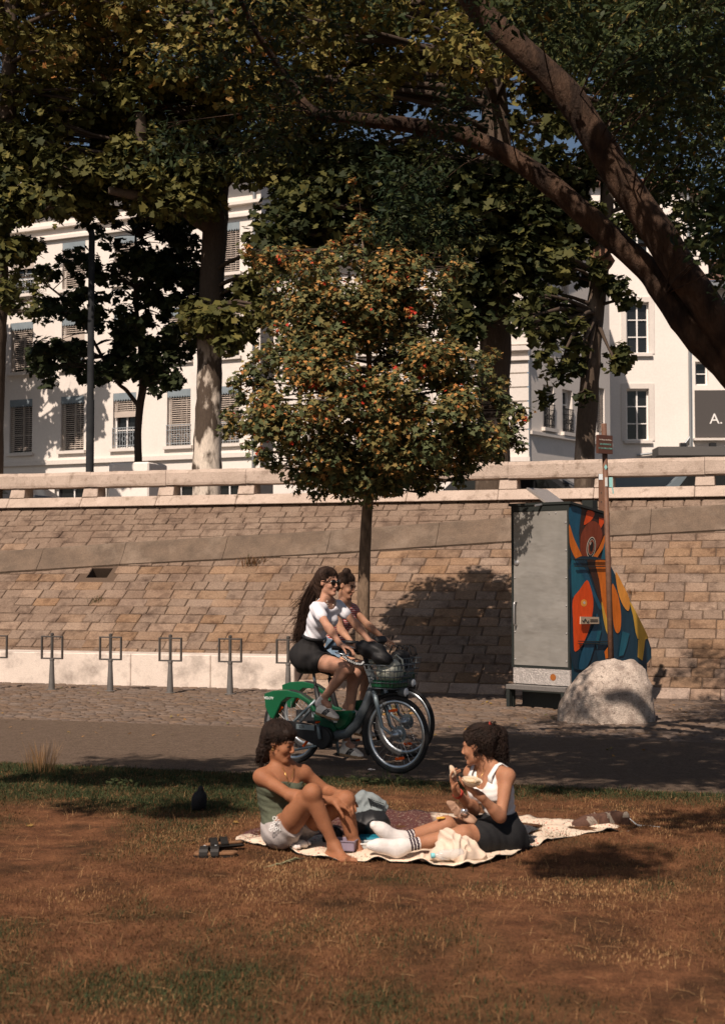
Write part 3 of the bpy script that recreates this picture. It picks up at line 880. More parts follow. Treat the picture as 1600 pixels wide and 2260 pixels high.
# plane bark: pale plates flaking over dark
def bark(name, pale, dark, lo, hi, scale=3., zfade=None, bmp=.7):
    m, nt, b = _nodes(name)
    p = _pos(nt, (1, 1, .45))
    f = _ramp(nt, _noise(nt, p, scale, 5, .55), lo, hi)
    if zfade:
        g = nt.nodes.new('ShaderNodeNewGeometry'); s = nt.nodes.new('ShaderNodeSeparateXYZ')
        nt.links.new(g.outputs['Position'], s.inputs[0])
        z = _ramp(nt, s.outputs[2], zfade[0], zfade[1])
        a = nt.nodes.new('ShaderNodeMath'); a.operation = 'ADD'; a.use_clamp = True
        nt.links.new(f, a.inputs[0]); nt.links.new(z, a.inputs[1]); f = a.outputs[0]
    c = _mixrgb(nt, pale, dark, f)
    q = _rescale(nt, _noise(nt, _pos(nt, (1, 1, .25)), 40, 3, .7), .5, 1.5)
    cc = nt.nodes.new('ShaderNodeCombineColor')
    for k in range(3): nt.links.new(q, cc.inputs[k])
    nt.links.new(_mixrgb(nt, c, cc.outputs[0], 1., 'MULTIPLY'), b.inputs['Base Color'])
    b.inputs['Roughness'].default_value = .9; b.inputs['Specular IOR Level'].default_value = .2
    bn = nt.nodes.new('ShaderNodeBump'); bn.inputs['Strength'].default_value = bmp; bn.inputs['Distance'].default_value = .03
    nt.links.new(_noise(nt, _pos(nt, (1, 1, .3)), 22, 5, .7), bn.inputs['Height']); nt.links.new(bn.outputs[0], b.inputs['Normal'])
    return m
M['plane_bark'] = bark('plane_bark', (.62, .54, .45), (.075, .056, .042), .42, .50, 2.6, (5.2, 6.8))  # upper bark goes darker with height, foliage shade painted into it
M['plane_bark_d'] = bark('dark_plane_bark', (.33, .26, .20), (.085, .062, .045), .24, .44, 2.6)
M['bark'] = bark('young_bark', (.22, .155, .105), (.11, .075, .05), .35, .65, 14, None, .8)
M['bark_fg'] = bark('rough_bark', (.088, .052, .033), (.026, .016, .011), .38, .62, 7, None, 1.6)
M['twig'] = pm('twig', (.06, .042, .03), .9)
M['maple_leaf'] = leafmat('maple_leaf', [(0, (.040, .056, .028)), (.44, (.095, .112, .048)), (.60, (.18, .15, .052)), (.70, (.36, .19, .058)), (.90, (.54, .27, .085)), (1., (.45, .04, .02))])
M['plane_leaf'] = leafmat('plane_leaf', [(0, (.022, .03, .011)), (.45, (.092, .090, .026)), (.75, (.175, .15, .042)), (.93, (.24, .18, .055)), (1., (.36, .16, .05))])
M['shade_leaf'] = leafmat('shaded_young_leaf', [(0, (.016, .024, .011)), (.6, (.035, .045, .018)), (1., (.075, .085, .03))])  # dark green, taken darker to paint in shade from the plane crown
M['narrow_leaf'] = leafmat('narrow_leaf', [(0, (.013, .024, .010)), (.6, (.045, .060, .020)), (.95, (.115, .118, .038)), (1., (.18, .12, .03))], .55)
def clump(c, r, n, sz, t0=.5, ts=.18, fl=.75): return (tuple(c), r, n, sz, t0, ts, fl)
# ---- small maple
MD = 18.0
mb_ = gnd(797, 1559); MX = mb_.x
MAP = thing('maple_tree', 'small round maple turning orange on a slim trunk, centre, by the riders', 'tree', (MX, mb_.y, 0))
MY = mb_.y
pts = [at(795, 1562, MY), at(797, 1480, MY), at(801, 1350, MY), at(805, 1230, MY), at(810, 1130, MY), at(818, 1060, MY), at(825, 980, MY), at(820, 880, MY), at(812, 760, MY), at(805, 640, MY), at(800, 520, MY)]
pts[0].z = -.02
tm, sk = trunk_mesh(pts, [.118, .095, .083, .075, .07, .062, .05, .042, .032, .022, .012], 14, 3, .03)
tm.build('trunk', M['bark'], MAP, True)
prof = [(400, 772, 792), (470, 768, 802), (520, 740, 850), (540, 600, 985), (611, 585, 1000), (680, 600, 992), (725, 612, 985), (755, 600, 985), (786, 550, 1060), (830, 530, 1090), (895, 508, 1135), (935, 500, 1150), (985, 545, 1130), (1030, 600, 1040), (1070, 680, 950), (1085, 700, 900)]
def pro(y):
    for (a, l0, r0), (b, l1, r1) in zip(prof[:-1], prof[1:]):
        if a <= y <= b:
            t = (y - a) / (b - a); return l0 + (l1 - l0) * t, r0 + (r1 - r0) * t
    return 780, 820
rr = random.Random(21)
mcl = []
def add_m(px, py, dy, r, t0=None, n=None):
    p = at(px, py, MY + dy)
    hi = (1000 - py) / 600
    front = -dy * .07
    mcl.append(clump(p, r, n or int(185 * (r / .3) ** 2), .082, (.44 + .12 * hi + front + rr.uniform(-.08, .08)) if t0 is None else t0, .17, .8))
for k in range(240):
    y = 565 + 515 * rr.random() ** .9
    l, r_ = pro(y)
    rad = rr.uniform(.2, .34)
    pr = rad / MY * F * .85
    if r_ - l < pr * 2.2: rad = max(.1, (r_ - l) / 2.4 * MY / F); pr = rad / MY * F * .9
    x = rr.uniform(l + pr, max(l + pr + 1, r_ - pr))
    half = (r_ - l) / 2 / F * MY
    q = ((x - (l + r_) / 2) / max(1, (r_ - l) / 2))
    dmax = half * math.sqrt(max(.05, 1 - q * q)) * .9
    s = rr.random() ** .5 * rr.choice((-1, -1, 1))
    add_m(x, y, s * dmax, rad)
for y in range(555, 1080, 30):          # outline
    l, r_ = pro(y)
    for x, sgn in ((l, 1), (r_, -1), (l, 1), (r_, -1)):
        rad = rr.uniform(.08, .2)
        add_m(x + sgn * rad / MY * F * rr.uniform(-.5, 1.1), y + rr.uniform(-12, 12), rr.uniform(-.4, .4), rad)
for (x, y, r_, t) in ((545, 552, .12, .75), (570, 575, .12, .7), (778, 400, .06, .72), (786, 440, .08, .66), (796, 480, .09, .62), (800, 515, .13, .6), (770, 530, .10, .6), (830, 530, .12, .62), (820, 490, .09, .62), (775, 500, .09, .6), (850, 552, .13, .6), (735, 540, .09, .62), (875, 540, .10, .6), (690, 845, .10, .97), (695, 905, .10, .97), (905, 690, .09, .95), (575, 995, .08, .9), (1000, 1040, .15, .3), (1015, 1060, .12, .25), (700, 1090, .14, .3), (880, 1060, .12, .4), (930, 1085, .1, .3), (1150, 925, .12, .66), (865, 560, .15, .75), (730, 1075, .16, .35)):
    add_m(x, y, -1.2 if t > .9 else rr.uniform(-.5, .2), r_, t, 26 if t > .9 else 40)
mcl = [c for c in mcl if not (abs(800 + c[0][0] / c[0][1] * F - 890) < 22 and abs(1273 - (c[0][2] - CAMH) / c[0][1] * F - 815) < 22)]
limbs(MAP, [s for s in sk if s[0].z > 2.2], mcl, M['twig'], .045, 5, frac=.6)
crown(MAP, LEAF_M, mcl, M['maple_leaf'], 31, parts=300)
# ---- street plane trees
def inview(p, mg=150):
    px = 800 + p.x / p.y * F; py = 1273 - (p.z - CAMH) / p.y * F
    return -mg < px < 1600 + mg and py > -mg
def plane_tree(label, tp, trad, cc, cr, seed, ncl, mat, extra=(), lowcut=None, zlow=0., parts=0, t0=.55):
    rr = random.Random(seed)
    b = Vector(tp[0])
    root = thing('plane_tree', label, 'tree', b, 0, 'plane trees along the upper street')
    tm, sk = trunk_mesh(tp, trad, 18, seed)
    tm.build('trunk', mat, root, True)
    cl = []
    cc = Vector(cc)
    for k in range(ncl):
        v = Vector((rr.gauss(0, 1), rr.gauss(0, 1), rr.gauss(0, 1))).normalized()
        s = rr.random() ** .33
        p = cc + Vector((v.x * cr[0], v.y * cr[1], v.z * cr[2])) * s
        if lowcut and p.z < lowcut: continue
        if inview(p, 120): cl.append(clump(p, rr.uniform(.55, .9), 185, .14, t0 + rr.uniform(-.15, .15), .17, .7))
        elif p.y > cc.y + .8: cl.append(clump(p, rr.uniform(.9, 1.3), 30, .5, t0, .15, .7))
    ex = []
    for (px, py, Y, r, n, t) in extra:
        ex.append(clump(at(px, py, Y), r, int(n * 1.4), .165, t, .16, .8))
    limbs(root, [s for s in sk if s[0].z > b.z + zlow], cl + ex, M['twig'], .10, seed + 1, frac=.6)
    crown(root, LEAF_P, cl + ex, M['plane_leaf'], seed + 2, parts)
    return root
def spray(pts, Y, r0=.28, n0=26, t=.2, rr=random.Random(3)):
    o = []
    for (x0, y0, x1, y1, k) in pts:
        for i in range(k):
            o.append((rr.uniform(x0, x1), rr.uniform(y0, y1), Y + rr.uniform(-1.2, .8), rr.uniform(r0 * .7, r0 * 1.3), n0, t + rr.uniform(-.12, .12)))
    return o
def street(px, py, Y): p = at(px, py, Y); p.z = SZ - .05; return p
YB = 28.5
tb = [street(458, 1040, YB), at(458, 1000, YB), at(462, 860, YB), at(463, 760, YB), at(468, 640, YB), at(474, 520, YB), at(478, 400, YB), at(486, 280, YB), at(470, 100, YB), at(440, -150, YB)]
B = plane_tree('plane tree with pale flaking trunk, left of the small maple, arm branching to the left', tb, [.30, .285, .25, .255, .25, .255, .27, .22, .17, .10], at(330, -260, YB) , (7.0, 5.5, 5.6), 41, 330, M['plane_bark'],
    spray([(-20, 170, 500, 400, 90), (120, 370, 480, 470, 40), (500, 250, 700, 400, 20), (560, 330, 800, 430, 12), (430, 680, 520, 760, 9), (540, 540, 620, 700, 12), (490, 700, 560, 760, 4), (300, 300, 420, 460, 10)], YB - .5, .40, 55, .42), None, 4.5, 150, .62)
m, _s = trunk_mesh([at(470, 505, YB), at(440, 485, YB - .2), at(400, 455, YB - .5), at(350, 440, YB - 1), at(300, 430, YB - 1.4), at(240, 420, YB - 1.6)], [.2, .17, .145, .13, .11, .07], 12, 5); m.build('arm', M['plane_bark_d'], B, True)
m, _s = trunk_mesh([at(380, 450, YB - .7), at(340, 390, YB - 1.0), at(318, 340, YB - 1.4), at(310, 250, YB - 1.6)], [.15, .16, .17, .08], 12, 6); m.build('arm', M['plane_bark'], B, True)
YC = 27.2
tc = [street(1085, 1040, YC), at(1087, 1000, YC), at(1090, 880, YC), at(1093, 760, YC), at(1096, 640, YC), at(1100, 520, YC), at(1100, 380, YC), at(1090, 200, YC), at(1080, 0, YC), at(1060, -250, YC)]
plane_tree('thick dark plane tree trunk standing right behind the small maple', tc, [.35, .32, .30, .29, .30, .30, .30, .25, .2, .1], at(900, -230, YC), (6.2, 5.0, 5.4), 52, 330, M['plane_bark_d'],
    spray([(600, 420, 900, 520, 22), (820, 370, 1290, 540, 170), (600, 440, 700, 560, 14), (1000, 520, 1260, 640, 40), (1000, 600, 1070, 760, 8), (1120, 560, 1200, 700, 8), (560, 500, 640, 600, 4), (640, 330, 1000, 440, 50), (1000, 700, 1040, 750, 3)], YC - .4, .40, 60, .10), None, 4., 150, .60)  # low tint paints the crown's own shade into these hanging leaves
YD = 26.0
td = [street(1289, 1040, YD), at(1290, 1000, YD), at(1298, 880, YD), at(1306, 760, YD), at(1316, 660, YD), at(1328, 560, YD), at(1338, 450, YD), at(1345, 300, YD), at(1350, 100, YD), at(1350, -200, YD)]
Dt = plane_tree('leaning slim plane tree with a reddish burl, left of the plain white building', td, [.20, .185, .18, .175, .165, .15, .13, .12, .1, .06], at(1420, -300, YD), (4.6, 4.2, 4.8), 63, 220, M['plane_bark_d'],
    spray([(1170, 640, 1290, 780, 16), (1190, 780, 1270, 890, 8), (1330, 600, 1400, 680, 5), (1330, 760, 1395, 810, 4), (1220, 540, 1330, 640, 12), (1130, 680, 1190, 740, 4), (1260, 860, 1290, 880, 1), (1420, 430, 1560, 560, 8), (1240, 440, 1420, 540, 16), (1140, 170, 1370, 400, 26)], YD - .3, .24, 22, .16), None, 4., 150, .5)
m = MB(); m.ell(at(1322, 580, YD - .08), (.23, .2, .30), Matrix.Rotation(.3, 3, 'Y'), 16, 12)
for i, v in enumerate(m.v):
    v = Vector(v); c = at(1322, 580, YD - .08); m.v[i] = tuple(c + (v - c) * (1 + .35 * noise.noise(v * 6)))
m.build('burl', pm('burl_wood', (.24, .12, .07), .9, (.12, .065, .04), 9, bump=.8, bscale=25), Dt, True)
# a further plane tree at the left edge
YA = 27.5
ta = [street(-25, 1050, YA), at(-22, 900, YA), at(-14, 740, YA), at(-8, 600, YA), at(0, 480, YA), at(10, 350, YA), at(20, 200, YA), at(30, -200, YA)]
plane_tree('plane tree at the left edge with its trunk mostly cut off by the photo', ta, [.3, .28, .26, .24, .22, .2, .16, .08], at(-130, -320, YA), (6., 5.2, 5.0), 74, 210, M['plane_bark_d'],
    spray([(-30, 480, 60, 560, 6), (-30, 560, 30, 690, 6), (-20, 300, 140, 480, 34), (20, 500, 110, 560, 4)], YA - .3, .36, 45, .3), None, 4., 100, .62)
# a plane tree outside the frame on the left whose crown shades the lower left of the apartment building
q = Vector((-18.0, 57.2, SZ))
TS = thing('plane_tree', 'plane tree outside the left edge whose shadow falls over the apartment facade', 'tree', q, 0, 'plane trees along the upper street')
tm, sk = trunk_mesh([q - Vector((0, 0, .2)), q + Vector((0, 0, 4)), q + Vector((.2, 0, 8)), q + Vector((.3, .2, 12))], [.3, .26, .2, .1], 12, 8); tm.build('trunk', M['plane_bark_d'], TS, True)
rr = random.Random(19); cl = []
for k in range(130):
    v = Vector((rr.gauss(0, 1), rr.gauss(0, 1), rr.gauss(0, 1))).normalized() * rr.random() ** .4
    cl.append(clump((q.x - .3 + v.x * 3.4, q.y + 1 + v.y * 2.6, 12.6 + v.z * 4.2), rr.uniform(.4, .8), 42, .32, .45, .15, .7))
for k in range(26): cl.append(clump((rr.uniform(-17, -12.6), rr.uniform(56.4, 58), rr.uniform(11.9, 14.6)), rr.uniform(.35, .65), 40, .26, .3, .15, .7))
limbs(TS, sk[6:], cl, M['twig'], .06, 4, frac=.4)
crown(TS, LEAF_P, cl, M['plane_leaf'], 20)
# ---- young tree in the white planter
YP = 30.0
pl = thing('planter', 'square white planter box holding a young tree on the street', 'planter', street(306, 1030, YP))
c = street(306, 1030, YP)
hz = at(306, 1024, YP).z
m = MB(); m.box((c.x, c.y, (SZ + hz) / 2), (.92, .92, hz - SZ), Matrix.Rotation(-.3, 3, 'Z')); m.build('box', M['plaster_w'], pl, bevel=.03)
m = MB(); m.box((c.x, c.y, hz + .004), (.84, .84, .01), Matrix.Rotation(-.3, 3, 'Z')); m.build('soil', M['earth'], pl)
YT = thing('young_tree', 'young dark leaved tree growing from the white planter', 'tree', (c.x, c.y, hz))
ty = [Vector((c.x, c.y, hz)), at(305, 960, YP), at(309, 900, YP), at(316, 850, YP), at(312, 780, YP), at(300, 660, YP), at(300, 520, YP)]
tm, sk = trunk_mesh(ty, [.085, .075, .08, .085, .06, .045, .02], 12, 9, .04); tm.build('trunk', M['twig'], YT, True)
m, s2 = trunk_mesh([at(316, 850, YP), at(335, 815, YP), at(370, 780, YP), at(420, 740, YP)], [.05, .042, .035, .02], 8, 2, .03); m.build('limb', M['twig'], YT, True)
m, s3 = trunk_mesh([at(306, 895, YP - .02), at(280, 862, YP), at(250, 830, YP), at(170, 690, YP), at(100, 625, YP)], [.05, .042, .038, .03, .015], 8, 4, .03); m.build('limb', M['twig'], YT, True)
yc = []
rr = random.Random(77)
for (x0, y0, x1, y1, k) in ((190, 470, 440, 620, 50), (260, 560, 460, 800, 84), (80, 750, 300, 840, 34), (80, 640, 230, 720, 18), (110, 540, 200, 620, 6), (400, 620, 560, 740, 18), (230, 780, 400, 840, 26), (330, 820, 430, 860, 5), (70, 770, 130, 820, 4), (300, 430, 440, 520, 14), (60, 540, 120, 600, 2)):
    for i in range(k): yc.append(clump(at(rr.uniform(x0, x1), rr.uniform(y0, y1), YP + rr.uniform(-1.3, 1.3)), rr.uniform(.15, .30), 26, .17, .45 + rr.uniform(-.15, .15), .18, .8))
limbs(YT, sk[6:] + s2 + s3, yc, M['twig'], .05, 8, frac=.7)
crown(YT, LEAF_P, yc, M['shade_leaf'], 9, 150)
# ---- big leaning tree in front on the right
YF = 11.0
base = gnd(1830, 1770); base.z = -.05
FT_ = thing('leaning_tree', 'big leaning tree at the right edge whose dark limbs cross the top', 'tree', base)
tf = [base, at(1815, 1500, YF - .6), at(1790, 1200, YF - .35), at(1735, 980, YF - .2), at(1650, 820, YF), at(1568, 690, YF), at(1505, 600, YF), at(1442, 500, YF), at(1372, 400, YF), at(1311, 300, YF), at(1243, 200, YF), at(1138, 100, YF), at(1040, 0, YF), at(940, -180, YF - .3), at(800, -420, YF - .8)]
tm, skf = trunk_mesh(tf, [.34, .29, .24, .185, .148, .130, .128, .125, .125, .12, .112, .105, .09, .07, .05], 20, 11, .05); tm.build('trunk', M['bark_fg'], FT_, True)
tl = [at(1720, 960, YF - .1), at(1632, 840, YF + .1), at(1530, 735, YF + .12), at(1468, 650, YF + .2), at(1425, 592, YF + .25), at(1320, 500, YF + .3), at(1212, 405, YF + .3), at(1140, 355, YF + .3), at(1040, 305, YF + .3), at(900, 276, YF + .2), at(780, 262, YF + .1), at(690, 246, YF), at(640, 180, YF), at(560, 60, YF - .3), at(500, -80, YF - .6)]
tm, skl = trunk_mesh(tl, [.14, .125, .115, .105, .098, .095, .088, .078, .07, .062, .054, .044, .03, .022, .018], 16, 12, .05); tm.build('limb', M['bark_fg'], FT_, True)
# high limbs carrying the part of the crown that hangs over the lawn and the path
hl = []
for e, m1 in (((-4.6, 6.4, 6.2), (-.5, 7.5, 7.6)), ((-1.6, 7.2, 6.6), (1.2, 9., 7.4)), ((.6, 8.8, 6.6), (2.0, 10., 7.0)), ((1.2, 6.4, 6.8), (2.6, 9.4, 7.4))):
    s = skf[74][0]
    tm, sh = trunk_mesh([skf[72][0], s.lerp(Vector(m1), .5) + Vector((0, 0, .6)), Vector(m1) + Vector((0, 0, .5)), Vector(m1).lerp(Vector(e), .6) + Vector((0, 0, .2)), Vector(e)], [.07, .06, .05, .035, .015], 10, 14, .05)
    tm.build('limb', M['bark_fg'], FT_, True); hl += sh
fc = []
rr = random.Random(5)
def fgc(x0, y0, x1, y1, k, Y0, Y1, r=.3, n=85, sz=.085, t=.45):
    for i in range(k): fc.append(clump(at(rr.uniform(x0, x1), rr.uniform(y0, y1), rr.uniform(Y0, Y1)), rr.uniform(r * .7, r * 1.3), n, sz, t + rr.uniform(-.2, .2), .2, .8))
fgc(1180, -60, 1640, 180, 70, 11.3, 14.5, .36)
fgc(1300, -60, 1640, 140, 12, 9, 10.8)
fgc(1040, -40, 1200, 60, 5, 9.5, 10.8, .2, 50)
fgc(1340, 100, 1640, 400, 95, 11.4, 14.5, .36)
fgc(1400, 60, 1640, 330, 16, 9, 10.8, .26)
fgc(1150, -40, 1290, 120, 10, 11.4, 13)
fgc(1540, 380, 1660, 560, 16, 8, 10.5, .24, 80)
fgc(1570, 520, 1680, 620, 8, 7.5, 9.5, .2, 70)
fgc(350, 130, 680, 390, 30, 9.5, 11.5, .24, 60, .075, .3)
fgc(600, -40, 900, 80, 9, 9, 12, .24, 50, .08, .35)
fgc(430, -60, 640, 120, 9, 9, 11, .24, 45, .08, .35)
fgc(840, 350, 1020, 540, 20, 11.6, 12.6, .26, 80, .08, .15)
fgc(720, 190, 1100, 320, 12, 9.9, 10.8, .22, 60, .075, .25)
fgc(1430, 380, 1540, 470, 5, 11.5, 12.5, .18, 40)
# over the lawn (above the frame): the layer that shades the path
def lay(x0, x1, y0, y1, k, z0, z1, r=.42, n=110, sz=.14):
    for i in range(k): fc.append(clump((rr.uniform(x0, x1), rr.uniform(y0, y1), rr.uniform(z0, z1)), rr.uniform(r * .7, r * 1.3), n, sz, .4, .2, .7))
lay(-1.9, 1.2, 6.0, 9.4, 130, 5.9, 6.9)
lay(.8, 2.9, 4.9, 8.8, 70, 5.9, 6.9)
lay(-4.9, -1.9, 6.3, 7.4, 40, 5.9, 6.6)
lay(-4.3, -3.3, 4.85, 5.25, 7, 5.9, 6.1, .25)
lay(-5.2, -3.8, 6.3, 6.7, 8, 5.9, 6.1, .24)
lay(.9, 2.4, 4.3, 5.1, 9, 5.8, 6.2, .3)
lay(-1.35, -.55, 3.1, 3.5, 6, 5.8, 6.2, .26)
lay(-.5, 1.2, 4.2, 4.9, 8, 5.8, 6.2, .3)
limbs(FT_, skf[40:] + skl[18:] + hl, [c for c in fc if c[0][1] < 11.2 or c[0][0] < 1.0], M['bark_fg'], .012, 15, frac=.35)
crown(FT_, LEAF_N, fc, M['narrow_leaf'], 16, 300)
# ================================================================== GRASS AND LITTER
M['blade'] = leafmat('grass_blade', [(0, (.022, .035, .015)), (.38, (.052, .070, .026)), (.5, (.10, .048, .021)), (.75, (.24, .120, .052)), (1., (.42, .26, .12))], .8, .2, .2)
def make_blades(n, seed, L0, L1, wid, lean, filt):
    rr = random.Random(seed); V, Fc, T = [], [], []
    k = 0
    while k < n:
        y = 4.6 + 8.2 * rr.random() ** .85
        x = rr.uniform(-.275, .275) * y
        e = (WO - Vector((x, y, 0))).dot(WN) - W_ASP
        if e < -.06 + .05 * noise.noise(Vector((x * 5, 0, 1))): continue
        k += 1
        q = filt(x, y, rr)
        if q is None: continue
        t, ls = q
        L = rr.uniform(L0, L1) * ls; a = rr.uniform(0, 2 * PI); z = lawn_z(x, y) - .004
        dx, dy = math.cos(a), math.sin(a); le = rr.uniform(*lean) * L; up = math.sqrt(max(.0004, L * L - le * le))
        w = wid * rr.uniform(.7, 1.3); b = len(V)
        px_, py_ = -dy * w, dx * w
        V += [(x - px_, y - py_, z), (x + px_, y + py_, z), (x + dx * le * .35 - px_ * .8, y + dy * le * .35 - py_ * .8, z + up * .6), (x + dx * le * .35 + px_ * .8, y + dy * le * .35 + py_ * .8, z + up * .6), (x + dx * le, y + dy * le, z + up * (.98 if rr.random() < .7 else .7))]
        Fc += [(b, b + 1, b + 3), (b, b + 3, b + 2), (b + 2, b + 3, b + 4)]
        T += [t] * 5
    return V, Fc, T
def f1(x, y, rr):
    g, e = greenness(x, y)
    bare = noise.noise(Vector((x * .75, y * .6, 20))) + .35 * noise.noise(Vector((x * 2.6, y * 2, 21)))
    st = noise.noise(Vector((x * 1.3, y * 1., 33))) + .4 * noise.noise(Vector((x * 5, y * 4, 31)))
    d = .30 + .8 * g - .8 * max(0, bare) + .35 * max(0, st)
    if rr.random() > d: return None
    if rr.random() < g * .95: return rr.uniform(0, .42), .8 + .9 * g
    return min(1, .47 + .22 * rr.random() ** 2 + max(0, st + .2) * rr.random() * .8), .5 + .4 * rr.random()
_V, _F, _T = make_blades(330000, 3, .008, .028, .0016, (.65, .99), f1)
def f2(x, y, rr):
    g, e = greenness(x, y)
    if rr.random() > .25 + e: return None
    return (rr.uniform(.05, .45) if rr.random() < g else rr.uniform(.65, 1)), 1
def f3(x, y, rr):
    g, e = greenness(x, y)
    if rr.random() > g * g * 1.6: return None
    return (rr.uniform(.05, .42) if rr.random() < .85 else rr.uniform(.5, .75)), .8 + .8 * rr.random()
a, b, c = make_blades(170000, 5, .018, .045, .0018, (.4, .95), f3)
_F += [tuple(i + len(_V) for i in q) for q in b]; _V += a; _T += c
a, b, c = make_blades(3000, 8, .04, .11, .0010, (.5, .97), f2)
_F += [tuple(i + len(_V) for i in q) for q in b]; _V += a; _T += c
tag(link('grass', fast_mesh('grass', _V, _F, _T), M['blade']), 'thin dry grass with green patches over the brown earth', 'grass', kind='stuff')
# straw lying on the soil and dead leaves
rr = random.Random(12); m = MB()
for k in range(280):
    y = 4.8 + 6.5 * rr.random(); x = rr.uniform(-.26, .26) * y
    z = lawn_z(x, y) + .006; a = rr.uniform(0, PI); L = rr.uniform(.03, .11)
    d = Vector((math.cos(a), math.sin(a), 0)) * L
    p = Vector((x, y, z))
    if (WO - p).dot(WN) < W_ASP: continue
    m.tube([p - d / 2, p - d / 6 + Vector((rr.uniform(-.006, .006), rr.uniform(-.006, .006), .003)), p + d / 6 + Vector((rr.uniform(-.006, .006), rr.uniform(-.006, .006), .004)), p + d / 2], [.0009, .0010, .0010, .0005], 3)
tag(m.build('straw', pm('straw', (.26, .155, .072), .85, (.17, .095, .042), 40)), 'loose straw stalks lying over the dry lawn', 'straw', kind='stuff')
pos, nrm, sz, ti = [], [], [], []
for k in range(230):
    if rr.random() < .95:
        u = rr.uniform(-5, 5); p = strip(u, rr.uniform(.1, W_COB + 1.5)); z = .012
    else:
        y = 8.5 + 3 * rr.random(); x = rr.uniform(-.26, .26) * y; p = Vector((x, y, 0)); z = lawn_z(x, y) + .010
    pos.append((p.x, p.y, z)); nrm.append((rr.gauss(0, .25), rr.gauss(0, .25), 1)); sz.append(rr.uniform(.02, .05)); ti.append(rr.uniform(.56, .74))
for k in range(70):
    p = gnd(rr.uniform(820, 930), rr.uniform(1560, 1580)); pos.append((p.x, p.y, .012)); nrm.append((rr.gauss(0, .25), rr.gauss(0, .25), 1)); sz.append(rr.uniform(.05, .09)); ti.append(rr.uniform(.58, .72))
V, Fa, tt = leaf_arrays(LEAF_M, np.array(pos), np.array(nrm), np.array(sz), np.array(ti), np.random.default_rng(2))
tag(link('fallen_leaves', fast_mesh('fallen_leaves', V, Fa, tt), M['maple_leaf']), 'brown fallen leaves scattered over lawn and cobbles', 'leaves', kind='stuff')
# straw tuft at the path edge
p = gnd(93, 1712)
tf_ = thing('dry_grass_tuft', 'tall straw coloured tuft of dry grass at the left path edge', 'grass tuft', (p.x, p.y, .02))
for part, n, h, tint in (('stalks', 130, (.12, .30), (.80, 1.)), ('green_base', 120, (.04, .11), (.0, .4))):
    V, Fc, T = [], [], []
    for k in range(n):
        a = rr.uniform(0, 2 * PI); r = rr.random() ** .6 * .10; x, y = math.cos(a) * r * 1.4, math.sin(a) * r
        L = rr.uniform(*h); le = rr.uniform(.1, .5) * L; w = .0016; b = len(V)
        dx, dy = math.cos(a + rr.uniform(-.6, .6)), math.sin(a + rr.uniform(-.6, .6)); q, s = -dy * w, dx * w
        V += [(x - q, y - s, -.01), (x + q, y + s, -.01), (x + dx * le * .4 - q, y + dy * le * .4 - s, L * .6), (x + dx * le * .4 + q, y + dy * le * .4 + s, L * .6), (x + dx * le, y + dy * le, L)]
        Fc += [(b, b + 1, b + 3), (b, b + 3, b + 2), (b + 2, b + 3, b + 4)]; T += [rr.uniform(*tint)] * 5
    tag(link(part, fast_mesh(part, V, Fc, T), M['blade'], tf_), kind='stuff')
# broad leaved weeds where the lawn meets the path, behind the picnic
for k, (px, py, lab) in enumerate(((818, 1736, 'broad leaved green weed at the lawn edge, below the front wheels'), (885, 1738, 'small pale weed with upright stalks at the lawn edge, right of the front wheels'), (266, 1745, 'low leafy weed in the grass between the dry tuft and the pigeon'))):
    p = gnd(px, py); w = thing('weed', lab, 'weed', (p.x, p.y, lawn_z(p.x, p.y)))
    rw = np.random.default_rng(40 + k); n = 34
    pos = rw.normal(size=(n, 3)) * [.06, .05, .02] + [0, 0, .05]; pos[:, 2] = np.abs(pos[:, 2])
    V, Fa, tt = leaf_arrays(LEAF_N, pos, rw.normal(size=(n, 3)) * .4 + [0, -.2, 1], rw.uniform(.03, .07, n), rw.uniform(.3, 1, n), rw)
    tag(link('leaves', fast_mesh('leaves', V, Fa, tt), M['shade_leaf'], w), kind='stuff')
    m = MB()
    for q in range(9): x, y = rr.uniform(-.15, .15), rr.uniform(-.05, .05); m.tube([(x, y, 0), (x + rr.uniform(-.02, .02), y, rr.uniform(.08, .17))], [.002, .001], 4)
    m.build('stalks', M['blade'], w, world=False)

# weeds rooted in the wall joints
for k, (px, py, n, hh, lab) in enumerate(((560, 1246, 150, .20, 'large rusty dry weed under the dark band of the wall, left of the maple trunk'), (213, 1328, 60, .12, 'small green grass tuft in a wall joint below the drain hole'), (1330, 1182, 40, .10, 'little weed in the wall under the band, right of the cabinet'), (1395, 1310, 60, .09, 'low rusty weed in the wall right of the painted cabinet'))):
    u, v = wuv(px, py); q = wpt(u, v, .0)
    o = thing('wall_weed', lab, 'weed', tuple(q))
    V, Fc, T = [], [], []
    for i in range(n):
        a = rr.uniform(0, 2 * PI); bx_, by_ = rr.gauss(0, .12 if k in (0, 3) else .05), rr.gauss(0, .03); L = hh * rr.uniform(.3, 1); le = L * rr.uniform(.3, .9); w_ = .003; b = len(V)
        dx, dy = math.cos(a), math.sin(a); s_, t_ = -dy * w_, dx * w_; z0 = by_ * .7
        V += [(bx_ - s_, by_ - t_, z0 - .01), (bx_ + s_, by_ + t_, z0 - .01), (bx_ + dx * le * .4 - s_, by_ + dy * le * .4 - t_, z0 + L * .6), (bx_ + dx * le * .4 + s_, by_ + dy * le * .4 + t_, z0 + L * .6), (bx_ + dx * le, by_ + dy * le, z0 + L)]
        Fc += [(b, b + 1, b + 3), (b, b + 3, b + 2), (b + 2, b + 3, b + 4)]; T += [rr.uniform(.45, .8) if (k in (0, 3) and rr.random() < .85) else rr.uniform(.1, .6)] * 5
    tag(link('blades', fast_mesh('blades', V, Fc, T), M['blade'], o), kind='stuff')
